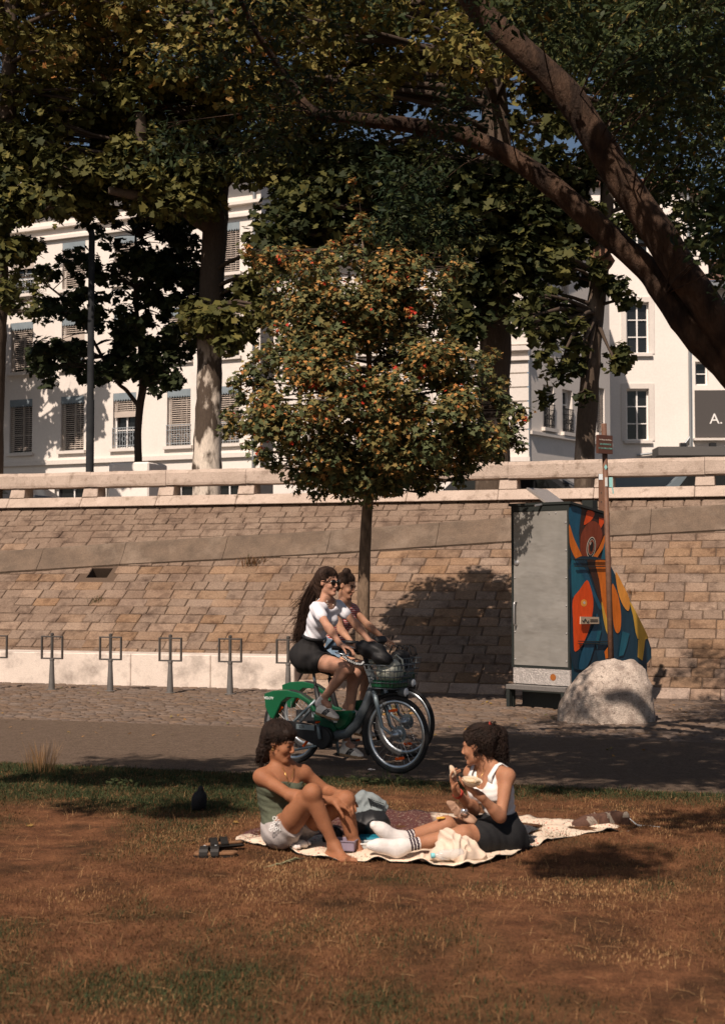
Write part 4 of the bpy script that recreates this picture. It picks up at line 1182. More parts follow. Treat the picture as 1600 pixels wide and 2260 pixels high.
# ================================================================== STREET FURNITURE
M['post'] = pm('dark_grey_post', (.085, .078, .072), .45, (.11, .10, .092), 8, fine=.1, metal=.4)
M['post_l'] = pm('grey_post_sleeve', (.19, .18, .17), .5, (.15, .14, .13), 8, fine=.1, metal=.4)
def dock(px, py, label):
    p = gnd(px, py)
    o = thing('bike_stand', label, 'bike stand', (p.x, p.y, 0), math.atan2(WT.y, WT.x), 'bike stands along the white wall')
    m = MB(); m.lathe([(.075, 0), (.075, .008), (.045, .012)], n=18); m.build('base_plate', M['post_l'], o, world=False, shade=.6)
    m = MB(); m.lathe([(.046, .008), (.046, .06), (.030, .42), (.036, .425), (.036, .45), (.026, .455)], n=16); m.build('sleeve', M['post_l'], o, world=False, shade=.6)
    m = MB(); m.lathe([(.022, .44), (.022, .79), (.027, .795), (.027, .82), (.012, .83)], n=14); m.build('post', M['post'], o, world=False, shade=.6)
    m = MB(); w, z0, z1, e = .178, .445, .785, .021
    for a, b, c, d in ((-w, -w + e, z0, z1), (w - e, w, z0, z1), (-w + e, w - e, z0, z0 + e), (-w + e, w - e, z1 - e, z1)): m.box(((a + b) / 2, -.0, (c + d) / 2), (b - a, .042, d - c))
    m.build('loop', M['post'], o, world=False, bevel=.004)
    return o
for px, py, lab in ((-7, 1519, 'bike stand at the left edge with only half its square loop in view'), (115, 1522, 'bike stand with square loop before the white wall, leftmost of those in full view'), (244, 1525, 'bike stand with square loop, second of those in full view from the left'), (376, 1529, 'bike stand with square loop, third of those in full view from the left'), (508, 1532, 'bike stand with square loop, the last before the riders'), (636, 1536, 'bike stand half hidden behind the sunglasses rider')):
    dock(px, py, lab)
# lamp post on the street
YL = 27.3
p = at(199, 1040, YL); p.z = SZ
lp = thing('lamp_post', 'tall plain grey metal post behind the parapet, left of the planter', 'lamp post', p)
m = MB(); m.lathe([(.10, 0), (.10, .35), (.078, .4), (.076, 2.6), (.066, 2.62), (.060, at(203, 515, YL).z - SZ), (.03, at(203, 508, YL).z - SZ)], n=18); m.build('shaft', pm('post_paint', (.026, .028, .030), .85, (.018, .019, .021), 4, fine=.1, spec=.1), lp, world=False, shade=.6)
m = MB(); m.box((0, -.078, .6), (.07, .01, .22)); m.build('hatch', M['post'], lp, world=False)
# parked vehicles seen through the slots
M['tyre'] = pm('tyre', (.018, .017, .017), .8, fine=.1)
M['rim'] = pm('alloy', (.5, .5, .5), .35, metal=.8, fine=0)
def car(px, Y, length, prof, wins, col, name, label, cat, hgt):
    p = at(px, 1060, Y)
    o = thing(name, label, cat, (p.x, p.y, SZ), math.atan2(WT.y, WT.x), None)
    bm_ = pm(name + '_paint', col, .35, coat=.6, fine=.02)
    W = 1.7
    m = MB(); m.prism([(x * length, -W / 2, z * hgt) for x, z in prof], (0, W, 0)); m.build('body', bm_, o, world=False, bevel=.05, seg=2)
    for q in wins:
        m = MB()
        m.prism([(x * length, -W / 2 - .004, z * hgt) for x, z in q], (0, -.006, 0)); m.build('window', M['glass'], o, world=False)
    for x in (.19, .81):
        for y in (-W / 2 + .02, W / 2 - .02):
            m = MB(); m.ring((x * length, y, .31), (0, 1, 0), .23, .085, 24, 8); t = m.build('wheel', M['tyre'], o, True, world=False)
            m = MB(); m.lathe([(.2, -.05), (.2, .05), (.05, .06)], (x * length, y, .31), (0, 1, 0), 16); m.build('rim', M['rim'], t, world=False)
    for y in (-.6, .6):
        m = MB(); m.box((length * .995, y, .62), (.05, .3, .14)); m.build('headlight', M['frame'], o, world=False, bevel=.02)
_hat = [(0, .25), (0, .62), (.03, .68), (.14, .97), (.22, 1), (.52, 1), (.70, .68), (.96, .58), (1, .42), (1, .25), (.9, .17), (.08, .17)]
_van = [(0, .18), (0, .97), (.04, 1), (.72, 1), (.82, .62), (.98, .5), (1, .4), (1, .18)]
car(1460, 29.6, 4.2, _hat, [[(.10, .68), (.17, .93), (.33, .93), (.33, .68)], [(.36, .68), (.36, .93), (.51, .93), (.63, .68)]], (.12, .15, .17), 'parked_car', 'grey blue car seen through the rightmost wide slot of the parapet', 'car', 1.5)
car(1335, 31.4, 4.9, _van, [[(.62, .62), (.62, .9), (.70, .9), (.78, .62)]], (.26, .30, .32), 'parked_van', 'grey van behind the parapet slot, left of the grey blue car', 'van', 1.6)
car(985, 29.8, 4.1, _hat, [[(.10, .68), (.17, .93), (.33, .93), (.33, .68)], [(.36, .68), (.36, .93), (.51, .93), (.63, .68)]], (.02, .02, .022), 'parked_car', 'black car behind the parapet, seen through the slot right of the small maple', 'car', 1.42)
car(-170, 31, 4.2, _hat, [[(.10, .68), (.17, .93), (.33, .93), (.33, .68)], [(.36, .68), (.36, .93), (.51, .93), (.63, .68)]], (.03, .03, .035), 'parked_car', 'dark car behind the parapet slot, just left of the tall grey post', 'car', 1.36)
# ------------------------------------------------------------------ boulder
yr = 15.75
c = gnd(1352, 1597)
bo = MB(); n1, n2 = 56, 30
sc_ = F / 16.0
outl = [(-.545, .0), (-.54, .10), (-.50, .26), (-.42, .44), (-.30, .60), (-.12, .73), (.02, .765), (.16, .765), (.30, .75), (.42, .65), (.50, .45), (.535, .22), (.545, .0)]
def hx(z, side):
    z = max(0, min(.764, z))
    pts_ = [q for q in outl if (q[0] <= .1) == (side < 0)]
    pts_ = sorted(pts_, key=lambda q: q[1])
    for a, b in zip(pts_[:-1], pts_[1:]):
        if a[1] <= z <= b[1]: t = (z - a[1]) / max(1e-6, b[1] - a[1]); return a[0] + (b[0] - a[0]) * t
    return pts_[-1][0]
vs = []
for i in range(n2 + 1):
    z = .77 * math.sin(PI / 2 * min(1, i / n2)) if i < n2 else .775
    l, r_ = hx(z, -1), hx(z, 1)
    if i == n2: l, r_ = .09, .11
    k = math.sqrt(max(0, 1 - (z / .78) ** 2.6)) if i < n2 else .02
    for j in range(n1):
        w = 2 * PI * j / n1; ca, sa = math.cos(w), math.sin(w)
        ca = math.copysign(abs(ca) ** .8, ca); sa = math.copysign(abs(sa) ** .8, sa)
        x = (l + r_) / 2 + (r_ - l) / 2 * ca; y = .42 * sa * max(k, .05)
        q = Vector((x, y, z)); d = 1 + .045 * noise.noise(q * 2.6) + .03 * noise.noise(q * 8) + .02 * noise.noise(q * 22)
        vs.append(Vector((c.x + x * d * 1.03, c.y + .40 + y * d, max(-.02, z * d * .93 - .02))))
bo.add(vs, [(i * n1 + j, i * n1 + (j + 1) % n1, (i + 1) * n1 + (j + 1) % n1, (i + 1) * n1 + j) for i in range(n2) for j in range(n1)] + [tuple(n2 * n1 + j for j in range(n1))])
tag(bo.build('boulder', pm('granite', (.54, .455, .38), .9, (.32, .255, .21), 7, .4, .62, .42, 70, 1., 60, col3=(.20, .16, .13), scale3=26, lo3=.56, hi3=.68), None, True), 'big pale speckled boulder on the cobbles in front of the painted cabinet', 'boulder')
# ------------------------------------------------------------------ painted cabinet
CT = Vector((math.cos(math.radians(42)), -math.sin(math.radians(42)), 0)); CR = Vector((-CT.y, CT.x, 0))
Y0 = 17.7
FRP = Vector(((1259 - 800) / F * Y0, Y0, 0))
CW = .885
CB = thing('painted_cabinet', 'tall metal cabinet with plain grey door and orange and blue bird mural on its side', 'cabinet', FRP - CT * (CW / 2))
cax = (CT, CR, Vector((0, 0, 1)))
def cz(px, py, s): 
    q = onplane(px, py, FRP, CT); return (q - FRP).dot(CR), q.z
M['cab_dark'] = pm('cabinet_edge', (.022, .026, .024), .5, fine=.1)
def metal_door():
    m, nt, b = _nodes('door_metal')
    p = _pos(nt)
    c = _mixrgb(nt, (.27, .26, .235), (.34, .325, .295), _ramp(nt, _noise(nt, p, 2.2, 3), .35, .65))
    c = _mixrgb(nt, c, (.20, .19, .17), _ramp(nt, _noise(nt, _pos(nt, (1, 1, 3.)), 1.4, 4), .55, .75))
    nt.links.new(c, b.inputs['Base Color'])
    b.inputs['Metallic'].default_value = .35; b.inputs['Roughness'].default_value = .45
    n = nt.nodes.new('ShaderNodeBump'); n.inputs['Strength'].default_value = .35; n.inputs['Distance'].default_value = .06
    nt.links.new(_noise(nt, _pos(nt, (1, 1, 2.2)), 1.7, 3, .5), n.inputs['Height']); nt.links.new(n.outputs[0], b.inputs['Normal'])
    return m
M['door_metal'] = metal_door()
side = [cz(1258, 1487, 0), cz(1253, 1112, 0), cz(1337, 1138, 0), cz(1341, 1236, 0), cz(1425, 1406, 0), cz(1427, 1470, 0)]
side = [(0., .50), (0., side[1][1]), (side[2][0], side[2][1]), (side[3][0], side[3][1]), (side[4][0], side[4][1]), (side[5][0], .34), (.0, .34)]
m = MB(); m.prism([FRP + CR * s + Vector((0, 0, z)) for s, z in side], -CT * CW); 
M['cab_body'] = pm('cabinet_body', (.012, .055, .085), .4, fine=.08)
bd = m.build('body', M['cab_body'], CB)
ztop = side[1][1]
m = MB()
for a0, a1, z0, z1 in ((-CW, -CW + .03, .50, ztop), (-.03, 0, .50, ztop), (-CW + .03, -.03, ztop - .075, ztop), (-CW + .03, -.03, .50, .525)): m.obox(FRP, cax, (a0, -.035, z0), (a1, -.002, z1))
m.build('door_frame', M['cab_dark'], CB)
m = MB(); m.obox(FRP, cax, (-CW + .034, -.03, .53), (-.034, -.006, ztop - .08)); dr = m.build('door', M['door_metal'], CB)
m = MB()
for a in (-CW + .05, -.05):
    for k in range(6): m.ell(FRP + CT * a - CR * .031 + Vector((0, 0, .6 + k * .345)), (.011, .011, .011), None, 8, 5)
for a in (-.7, -.55, -.3, -.2): m.ell(FRP + CT * a - CR * .031 + Vector((0, 0, ztop - .11)), (.010, .010, .010), None, 8, 5)
m.build('rivets', M['rim'], dr)
hp = FRP + CT * (-CW + .075) - CR * .03
m = MB(); m.tube([hp + Vector((0, 0, 1.33)), hp - CR * .05 + Vector((0, 0, 1.325)), hp - CR * .055 + Vector((0, 0, 1.30)), hp - CR * .055 + Vector((0, 0, 1.06)), hp - CR * .05 + Vector((0, 0, 1.035)), hp + Vector((0, 0, 1.03))], .011, 8); m.build('handle', M['rim'], dr, True)
m = MB(); m.lathe([(.034, 0), (.034, .012), (.012, .02)], hp + Vector((0, 0, 1.83)) + CT * .01, -CR, 16); m.build('lock', M['rim'], dr)
M['plate'] = pm('tread_plate', (.62, .57, .53), .35, (.45, .42, .39), 30, metal=.6, fine=.2, fscale=90, bump=.6, bscale=60)
m = MB(); m.obox(FRP, cax, (-CW + .02, -.03, .295), (.0, -.001, .497)); kp = m.build('kick_plate', M['plate'], CB)
m = MB(); m.lathe([(.042, 0), (.042, .006)], FRP - CT * .255 - CR * .028 + Vector((0, 0, .395)), -CR, 20); m.build('vent_hole', pm('amber_hole', (.30, .10, .02), .6, fine=.1), kp)
m = MB(); m.obox(FRP, cax, (-CW - .0, -.17, .225), (.02, -.03, .285)); stp = m.build('step', pm('step_metal', (.17, .16, .15), .6, fine=.25, metal=.3), CB, bevel=.006)
for a in (-CW + .005, -.05):
    for b_ in (-.165, -.085):
        m = MB(); m.obox(FRP, cax, (a, b_, -.01), (a + .05, b_ + .05, .224)); m.build('step_leg', M['cab_dark'], CB)
m = MB(); m.obox(FRP, cax, (-CW + .1, .05, -.02), (-.08, side[4][0] - .2, .34)); m.build('plinth', M['cab_dark'], CB)
# roof gear
m = MB(); a = FRP + CT * -CW * .5 + Vector((0, 0, ztop))
m.prism([FRP + CT * .03 + CR * -.05 + Vector((0, 0, ztop + .002)), FRP + CT * .03 + CR * (side[2][0] + .04) + Vector((0, 0, side[2][1] + .004)), FRP - CT * (CW + .03) + CR * (side[2][0] + .04) + Vector((0, 0, side[2][1] + .004)), FRP - CT * (CW + .03) + CR * -.05 + Vector((0, 0, ztop + .002))], (0, 0, .03)); m.build('roof', M['cab_dark'], CB)
s0 = at(1205, 1108, 18.0); s1 = at(1162, 1076, 18.3)
m = MB(); dv = (s1 - s0); sv = CR * .45; nn = dv.cross(sv).normalized() * .025
m.prism([s0, s1, s1 + sv, s0 + sv], nn); sp = m.build('solar_panel', pm('panel_edge', (.55, .5, .46), .4, metal=.6), CB)
m = MB(); m.prism([s0 + nn * 1.02 + dv * .04 + sv * .04, s1 + nn * 1.02 - dv * .04 + sv * .04, s1 + nn * 1.02 - dv * .04 + sv * .96, s0 + nn * 1.02 + dv * .04 + sv * .96], nn * .06); m.build('cells', pm('cells', (.02, .03, .06), .2), sp)
m = MB(); m.tube([at(1190, 1097, 18.15), at(1212, 1112, 18.05)], .012, 6); m.tube([at(1218, 1110, 18.0), at(1180, 1116, 17.9)], .014, 6); m.build('bracket', M['rim'], CB)
m = MB(); m.obox(FRP, cax, (-.16, .5, side[2][1] + .05), (.0, .62, ztop + .07)); m.build('roof_box', M['cab_dark'], CB)
# mural on the flank: flat painted shapes
mcols = [(.008, .03, .05), (.010, .075, .13), (.62, .15, .015), (.045, .018, .012), (.20, .040, .016), (.75, .30, .05), (.62, .36, .05), (.55, .48, .38), (.012, .010, .010), (.012, .11, .16), (.70, .075, .01), (.010, .045, .075)]
mm = []
def paintmat(i, c):
    n = len(bpy.data.materials)
    return pm('mural_paint', c, .4, tuple(min(1, x * 1.35 + .004) for x in c), 5, .35, .7, .10, 50, stretch=(2.5, 2.5, .6))
mm = [paintmat(i, c) for i, c in enumerate(mcols)]
MU = MB(); _lay = [0]
def shape(ci, pts):
    _lay[0] += 1
    off = .0012 + .0007 * _lay[0]
    P = []
    for x, y in pts:
        q = onplane(1080 + x / 3.7675, 1040 + y / 3.7675, FRP, CT); P.append(q + CT * off)
    n = len(P)
    # smooth the outline
    Q = []
    for i in range(n):
        a, b = P[i], P[(i + 1) % n]
        p0, p3 = P[i - 1], P[(i + 2) % n]
        for k in range(3):
            t = k / 3
            Q.append(.5 * ((2 * a) + (b - p0) * t + (2 * p0 - 5 * a + 4 * b - p3) * t * t + (3 * a - p0 - 3 * b + p3) * t ** 3) if n > 5 else a.lerp(b, t))
    MU.mi = ci
    MU.add(Q, [tuple(range(len(Q)))])
def ellp(cx, cy, rx, ry, tilt, n=18):
    o = []
    for i in range(n):
        w = 2 * PI * i / n; x, y = rx * math.cos(w), ry * math.sin(w)
        o.append((cx + x * math.cos(tilt) - y * math.sin(tilt), cy + x * math.sin(tilt) + y * math.cos(tilt)))
    return o
shape(3, [(760, 300), (948, 372), (955, 740), (730, 735)])
shape(1, [(662, 300), (756, 305), (752, 400), (742, 520), (748, 700), (700, 560), (662, 430)])
shape(2, [(660, 440), (700, 560), (760, 690), (800, 800), (720, 738), (672, 640), (660, 560)])
shape(4, [(750, 600), (760, 520), (800, 450), (850, 412), (905, 440), (935, 520), (920, 590), (880, 660), (830, 722), (785, 722), (755, 680)])
shape(10, [(812, 325), (870, 345), (848, 400), (815, 430), (780, 445), (795, 380)])
shape(10, [(905, 385), (948, 392), (946, 430), (922, 472), (905, 440)])
shape(7, ellp(840, 633, 38, 88, .12)); shape(8, ellp(840, 633, 33, 80, .12)); shape(7, ellp(840, 632, 27, 66, .12)); shape(4, ellp(840, 632, 24, 62, .12)); shape(8, ellp(842, 628, 14, 42, .12)); shape(7, ellp(834, 600, 4, 14, .2, 8))
shape(2, [(955, 520), (945, 620), (905, 690), (880, 728), (845, 724), (900, 640)])
shape(9, [(955, 560), (958, 738), (918, 735)])
shape(0, [(670, 742), (955, 742), (985, 1000), (1000, 1540), (690, 1640), (672, 1100)])
shape(9, [(672, 744), (700, 744), (760, 860), (790, 910), (740, 985), (690, 1050), (676, 1000)])
shape(11, [(1000, 800), (1300, 1365), (1298, 1600), (900, 1600), (930, 1150), (980, 900)])
shape(1, [(710, 745), (790, 815), (830, 900), (865, 1000), (925, 1120), (905, 1150), (850, 1030), (775, 890)])
shape(10, [(800, 905), (832, 970), (852, 1060), (850, 1160), (822, 1300), (765, 1440), (702, 1500), (690, 1420), (684, 1240), (682, 1070), (740, 985)])
shape(5, ellp(775, 1095, 26, 30, 0, 12))
shape(7, ellp(778, 1093, 10, 12, 0, 10))
shape(3, [(800, 745), (868, 745), (890, 860), (915, 960), (925, 1110), (895, 1060), (860, 940)])
shape(2, [(868, 745), (955, 745), (965, 860), (980, 1000), (988, 1180), (960, 1260), (930, 1120), (900, 900)])
shape(6, [(920, 1080), (950, 1180), (985, 1300), (980, 1365), (955, 1320), (930, 1200)])
shape(2, [(1005, 950), (1035, 975), (1066, 1070), (1082, 1200), (1075, 1320), (1042, 1342), (1015, 1240)])
shape(5, [(1035, 835), (1090, 930), (1150, 1060), (1145, 1160), (1100, 1120), (1055, 1000)])
shape(6, [(1150, 1075), (1230, 1220), (1300, 1365), (1298, 1392), (1218, 1392), (1180, 1200)])
shape(6, [(1222, 1402), (1282, 1398), (1272, 1480), (1258, 1575), (1218, 1545)])
shape(9, [(1090, 1330), (1150, 1350), (1130, 1440), (1100, 1530), (1060, 1540)])
shape(1, [(760, 1480), (850, 1290), (880, 1180), (895, 1300), (860, 1450), (800, 1620), (730, 1640)])
shape(9, [(900, 1200), (915, 1330), (880, 1480), (865, 1430), (885, 1320)])
shape(2, [(940, 1500), (990, 1430), (1005, 1540), (950, 1560)])
MU.build('mural', mm, CB)
q = lambda x, y: onplane(1080 + x / 3.7675, 1040 + y / 3.7675, FRP, CT) + CT * .035
m = MB(); m.prism([q(728, 1270), q(884, 1268), q(882, 1212), q(730, 1208)], CT * .012); pq = m.build('plaque', pm('plaque_beige', (.52, .40, .28), .5, fine=.1), CB)
m = MB(); w = [q(742 + i * 6, 1238 + 12 * math.sin(i * 1.1) + (6 if i > 4 else 0)) + CT * .014 for i in range(10)]; m.tube(w, .006, 5)
for k in range(2): m.tube([q(808, 1232 + 14 * k) + CT * .014, q(872, 1232 + 14 * k) + CT * .014], .003, 4)
m.build('logo', M['cab_dark'], pq)
m = MB()
for (x0, y0, x1, y1) in ((672, 730, 955, 736), (690, 790, 960, 792), (720, 1412, 975, 1416), (720, 1430, 980, 1434)): m.tube([q(x0, y0) - CT * .004, q(x1, y1) - CT * .004], .006, 4)
m.build('panel_seams', M['cab_dark'], CB)
# ------------------------------------------------------------------ sign on its pole
YS = 17.35
pb = gnd(1351, 1573); pt_ = at(1332, 935, YS); pb = Vector((at(1351, 1520, YS).x, YS, 0))
M['rust'] = pm('brown_pole', (.115, .06, .04), .6, (.17, .085, .05), 6, fine=.2, fscale=30)
SG = thing('sign_post', 'leaning brown pole with small brown sign, rising behind the boulder', 'sign', pb)
m = MB(); m.tube([pb, pt_], [.036, .033], 14); m.build('pole', M['rust'], SG, True)
a, b, c, d = at(1316, 957, YS - .08), at(1350, 970, YS - .02), at(1351, 1007, YS - .02), at(1316, 996, YS - .08)
SR = Vector((.82, .55, 0)).normalized(); sw, sh_ = .235, .225
cc = at(1333, 981, YS - .06)
m = MB(); m.obox(cc, (SR, Vector((SR.y, -SR.x, 0)), Vector((0, 0, 1))), (-sw / 2, -.02, -sh_ / 2), (sw / 2, .02, sh_ / 2)); pl_ = m.build('sign_plate', pm('sign_brown', (.10, .045, .032), .5, fine=.1), SG)
M['sign_w'] = pm('sign_lettering', (.62, .55, .47), .6, fine=0); M['sign_t'] = pm('sign_teal', (.18, .42, .36), .6, fine=0)
nS = Vector((SR.y, -SR.x, 0))
for s, z, h, mt in (('les Berges du Rhône', .055, .024, M['sign_w']), ('LES SERPENTES', .0, .028, M['sign_t']), ('ET LA GUILLOTIERE', -.05, .026, M['sign_t'])):
    text('lettering', s, h, cc + nS * .0215 + Vector((0, 0, z)), SR, (0, 0, 1), mt, pl_, .001)
pz = lambda py: pb.lerp(pt_, (py - 1520) / (935 - 1520))
M['sticker'] = pm('sticker', (.25, .52, .50), .6, fine=.1)
m = MB(); g_ = pz(1024) - Vector((0, .037, 0)); m.prism([g_ + Vector((-.02, 0, 0)), g_ + Vector((0, 0, -.035)), g_ + Vector((.02, 0, 0)), g_ + Vector((0, 0, .035))], (0, -.002, 0)); m.build('sticker', M['sticker'], SG)
m = MB(); g_ = pz(1054) - Vector((0, .038, 0)); m.box(g_, (.03, .003, .11)); m.build('sticker', pm('sticker_pale', (.55, .55, .52), .6), SG)
m = MB(); g_ = pz(1054) + Vector((.06, .02, 0)); m.box(g_, (.055, .004, .12)); m.tube([g_ + Vector((.02, 0, -.06)), g_ + Vector((.03, 0, -.10)), g_ + Vector((.034, 0, -.14))], .008, 5); m.build('torn_notice', M['sticker'], SG)
r0 = at(1326, 1125, 18.75); r1 = at(1323, 1046, 18.75); r0.z -= .5
RL = thing('perforated_rail', 'brown perforated metal rail standing between cabinet and leaning sign pole', 'rail', Vector((r0.x, r0.y, 0)))
m = MB(); m.box(Vector((r0.x, r0.y, r1.z / 2)), (.062, .03, r1.z)); m.build('rail', M['rust'], RL)
m = MB()
for k in range(12): m.lathe([(.008, 0), (.008, .003)], Vector((r0.x, r0.y - .016, r1.z - .25 - k * .12)), (0, -1, 0), 8)
m.build('holes', M['cab_dark'], RL)
m = MB(); m.box(Vector((r0.x - .004, r0.y - .018, r1.z - .04)), (.055, .004, .075)); m.build('sticker', pm('sticker_white', (.62, .68, .70), .6), RL)
# ================================================================== BICYCLES
YN = 11.9
BF = gnd(875, 1707); BF.z = 0
BR_ = gnd(641, 1684); BR_.z = 0
BD = (BF - BR_).normalized()
WB_ = 1.115
BR_ = BF - BD * WB_
BL = Vector((BD.y, -BD.x, 0))            # towards the camera = riders' right
BANG = math.atan2(BD.y, BD.x)
def bl(px, py, off=0.):                  # photo point on the near bicycle's plane -> bicycle local x, z
    q = onplane(px, py, BR_ + BL * off, BL) - BR_
    return q.dot(BD), q.z
def bc(x, y, off=0.):
    a, z = bl(540 + x / 3.478, 1200 + y / 3.478, off); return Vector((a, -off, z))
M['b_green'] = pm('bike_green', (.004, .075, .030), .4, (.005, .09, .037), 3, fine=.06, coat=.4)
M['b_grey'] = pm('bike_grey', (.085, .10, .108), .4, fine=.06, coat=.3)
M['b_light'] = pm('fork_grey', (.21, .26, .28), .35, fine=.06, metal=.3)
M['b_black'] = pm('bike_black', (.016, .016, .017), .5, fine=.1)
M['silver'] = pm('silver_rim', (.52, .56, .58), .3, fine=.05, metal=.85)
M['spoke'] = pm('spoke', (.4, .4, .4), .4, metal=.8, fine=0)
M['amber'] = pm('amber_reflector', (.75, .10, .012), .25, fine=.05)
M['white_pl'] = pm('white_print', (.8, .82, .80), .5, fine=0)
def wheel(root, cx, R_, phase, front):
    c = Vector((cx, 0, R_))
    m = MB(); m.ring(c, (0, 1, 0), R_ - .019, .0195, 56, 10); w = m.build('wheel', M['tyre'], root, True, world=False)
    m = MB(); prof = [(R_ - .034, -.013), (R_ - .062, -.011), (R_ - .066, 0), (R_ - .062, .011), (R_ - .034, .013)]
    n = 56
    vs, fs = [], []
    for i in range(n):
        a = 2 * PI * i / n
        for r, y in prof: vs.append(c + Vector((math.cos(a) * r, y, math.sin(a) * r)))
    for i in range(n):
        for j in range(5): fs.append((i * 5 + j, i * 5 + (j + 1) % 5, ((i + 1) % n) * 5 + (j + 1) % 5, ((i + 1) % n) * 5 + j))
    m.add(vs, fs); m.build('rim', M['silver'], w, True, world=False)
    m = MB(); m.ring(c, (0, 1, 0), R_ - .028, .0215, 48, 4, .1); m.build('pale_stripe', M['silver'], w, True, world=False)
    m = MB()
    for i in range(28):
        a = 2 * PI * i / 28 + phase; b = a + (.32 if i % 2 else -.32); y = .028 if i % 4 < 2 else -.028
        m.tube([c + Vector((math.cos(b) * .03, y, math.sin(b) * .03)), c + Vector((math.cos(a) * (R_ - .06), 0, math.sin(a) * (R_ - .06)))], .0015, 4, cap=False)
    tag(m.build('spokes', M['spoke'], w, world=False), kind='stuff')
    m = MB(); r = .042 if front else .036
    m.lathe([(.012, -.075), (.018, -.06), (r, -.036), (r, -.028), (r * .72, -.024), (r * .72, .024), (r, .028), (r, .036), (.018, .06), (.012, .075)], c, (0, 1, 0), 20); m.build('hub', M['silver'], w, world=False, shade=.5)
    if front:
        m = MB(); m.lathe([(.02, .040), (.07, .041), (.07, .043), (.02, .044)], c, (0, 1, 0), 24); m.build('brake_disc', M['b_light'], w, world=False)
    for k in (0, 1):
        a = phase + k * PI - 1.05
        m = MB(); p = c + Vector((math.cos(a), 0, math.sin(a))) * (R_ * .62); t = Vector((-math.sin(a), 0, math.cos(a)))
        m.obox(p, (t, Vector((0, 1, 0)), Vector((math.cos(a), 0, math.sin(a)))), (-.045, -.008, -.012), (.045, .008, .012)); m.build('reflector', M['amber'], w, world=False, bevel=.004)
    return w
BK = thing('bicycle', 'green and grey hire bicycle ridden nearest the camera by the sunglasses rider', 'bicycle', BR_, BANG, 'green hire bicycles')
RW = .325
wheel(BK, 0, RW, .3, False)
fwc = bl(873, 1622)
wheel(BK, WB_, RW, -.35, True)
def plate(name, pts, th, mat, y0=0., bevel=.006):
    m = MB(); m.prism([Vector((p[0], y0 - th / 2, p[1])) for p in pts], (0, th, 0)); return m.build(name, mat, BK, world=False, bevel=bevel)
def xz(L): return [((v := bc(x, y)).x, v.z) for x, y in L]
# rear mudguard skirt: arch over the wheel with a deep tail
arch = [(math.cos(a) * (RW + .022), RW + math.sin(a) * (RW + .022)) for a in [math.radians(d) for d in range(12, 150, 12)]]
inn = [(math.cos(a) * (RW - .035), RW + math.sin(a) * (RW - .035)) for a in [math.radians(d) for d in range(150, 10, -12)]]
tail = [(-RW - .07, RW + .255), (-RW - .075, RW + .19), (-RW - .045, RW + .05), (-RW - .01, RW - .04), (-RW + .05, RW + .03)]
outl_ = arch[:-2] + [(-.22, RW + .345), (-.32, RW + .31)] + tail + inn[1:]
outl_ = xz([(172, 1150), (180, 1250), (215, 1330), (240, 1345), (268, 1288), (302, 1215), (345, 1178), (430, 1183), (500, 1222), (540, 1290), (565, 1285), (525, 1208), (442, 1148), (340, 1122), (240, 1126)])
fd = plate('mudguard', outl_, .085, M['b_green'])
vx, vz = outl_[0][0] + .012, outl_[0][1] - .035
text('lettering', "VELO'V", .034, BR_ + BD * (vx + .045) + BL * .0445 + Vector((0, 0, vz)), BD, (0, 0, 1), M['white_pl'], None, .001)
lt = bpy.data.objects['lettering.005'] if False else COL.objects[-1]
def adopt(o, p):          # world built piece -> child of p keeping its place
    bpy.context.view_layer.update()
    o.parent = p; o.matrix_parent_inverse = p.matrix_world.inverted()
adopt(lt, fd)
# frame
def tube(name, pts, rad, mat, n=10, parent=None, flat=1.):
    m = MB(); m.tube(pts, rad, n, flat=flat); return m.build(name, mat, parent or BK, True, world=False)
hd0, hd1 = bc(962, 985), bc(1012, 1140)
bb = bc(640, 1490); bb.y = 0
tube('head_tube', [hd0 + (hd0 - hd1) * .15, hd1 + (hd1 - hd0) * .1], [.034, .036], M['b_grey'])
tube('down_tube', [hd0.lerp(hd1, .55), bc(930, 1250), bc(862, 1385), bc(790, 1455), bb + Vector((.06, 0, .02))], [.032, .042, .044, .042, .045], M['b_grey'], 12)
tube('seat_tube', [bb, bc(575, 1240), bc(545, 1095)], [.026, .022, .022], M['b_black'])
tube('seat_post', [bc(547, 1105), bc(528, 985)], .0135, M['silver'])
m = MB(); sd = bc(505, 965); m.ell(sd, (.13, .075, .04), None, 16, 8); m.ell(sd + Vector((-.05, 0, .0)), (.085, .10, .042), None, 16, 8); m.build('saddle', M['b_black'], BK, True, world=False)
for y in (-.06, .06):
    tube('seat_stay', [Vector((0, y, RW)), bc(560, 1200) + Vector((0, y * .5, 0))], .013, M['b_light'], 8)
    tube('fork_blade', [hd1 + Vector((.01, y * .9, .02)), bc(1045, 1220) + Vector((0, y, 0)), bc(1085, 1400) + Vector((0, y, 0)), Vector((WB_, y, RW))], [.022, .020, .016, .012], M['b_light'], 8)
tube('chain_stay', [Vector((0, .06, RW)), bb + Vector((0, .05, 0))], .014, M['b_grey'], 8)
tube('stand', [bb + Vector((-.04, -.05, -.06)), bc(400, 1582) + Vector((0, -.06, 0))], .011, M['b_light'], 8)
cc_ = plate('chain_case', [(-.10, RW - .05), (-.10, RW + .05), (.05, RW + .055), (bb.x + .05, bb.z + .095), (bb.x + .10, bb.z + .03), (bb.x + .08, bb.z - .07), (bb.x, bb.z - .09), (.05, RW - .06)], .035, M['b_black'], -.055)
m = MB(); m.box(Vector((.20, -.0745, RW + .012)), (.20, .004, .045)); lb = m.build('number_label', M['b_light'], cc_, world=False)
o = text('lettering', '220', .04, Vector((0, 0, 0)), (1, 0, 0), (0, 0, 1), M['b_black'], None, .001); o.parent = lb; o.location = (.16, -.0768, RW + .012)
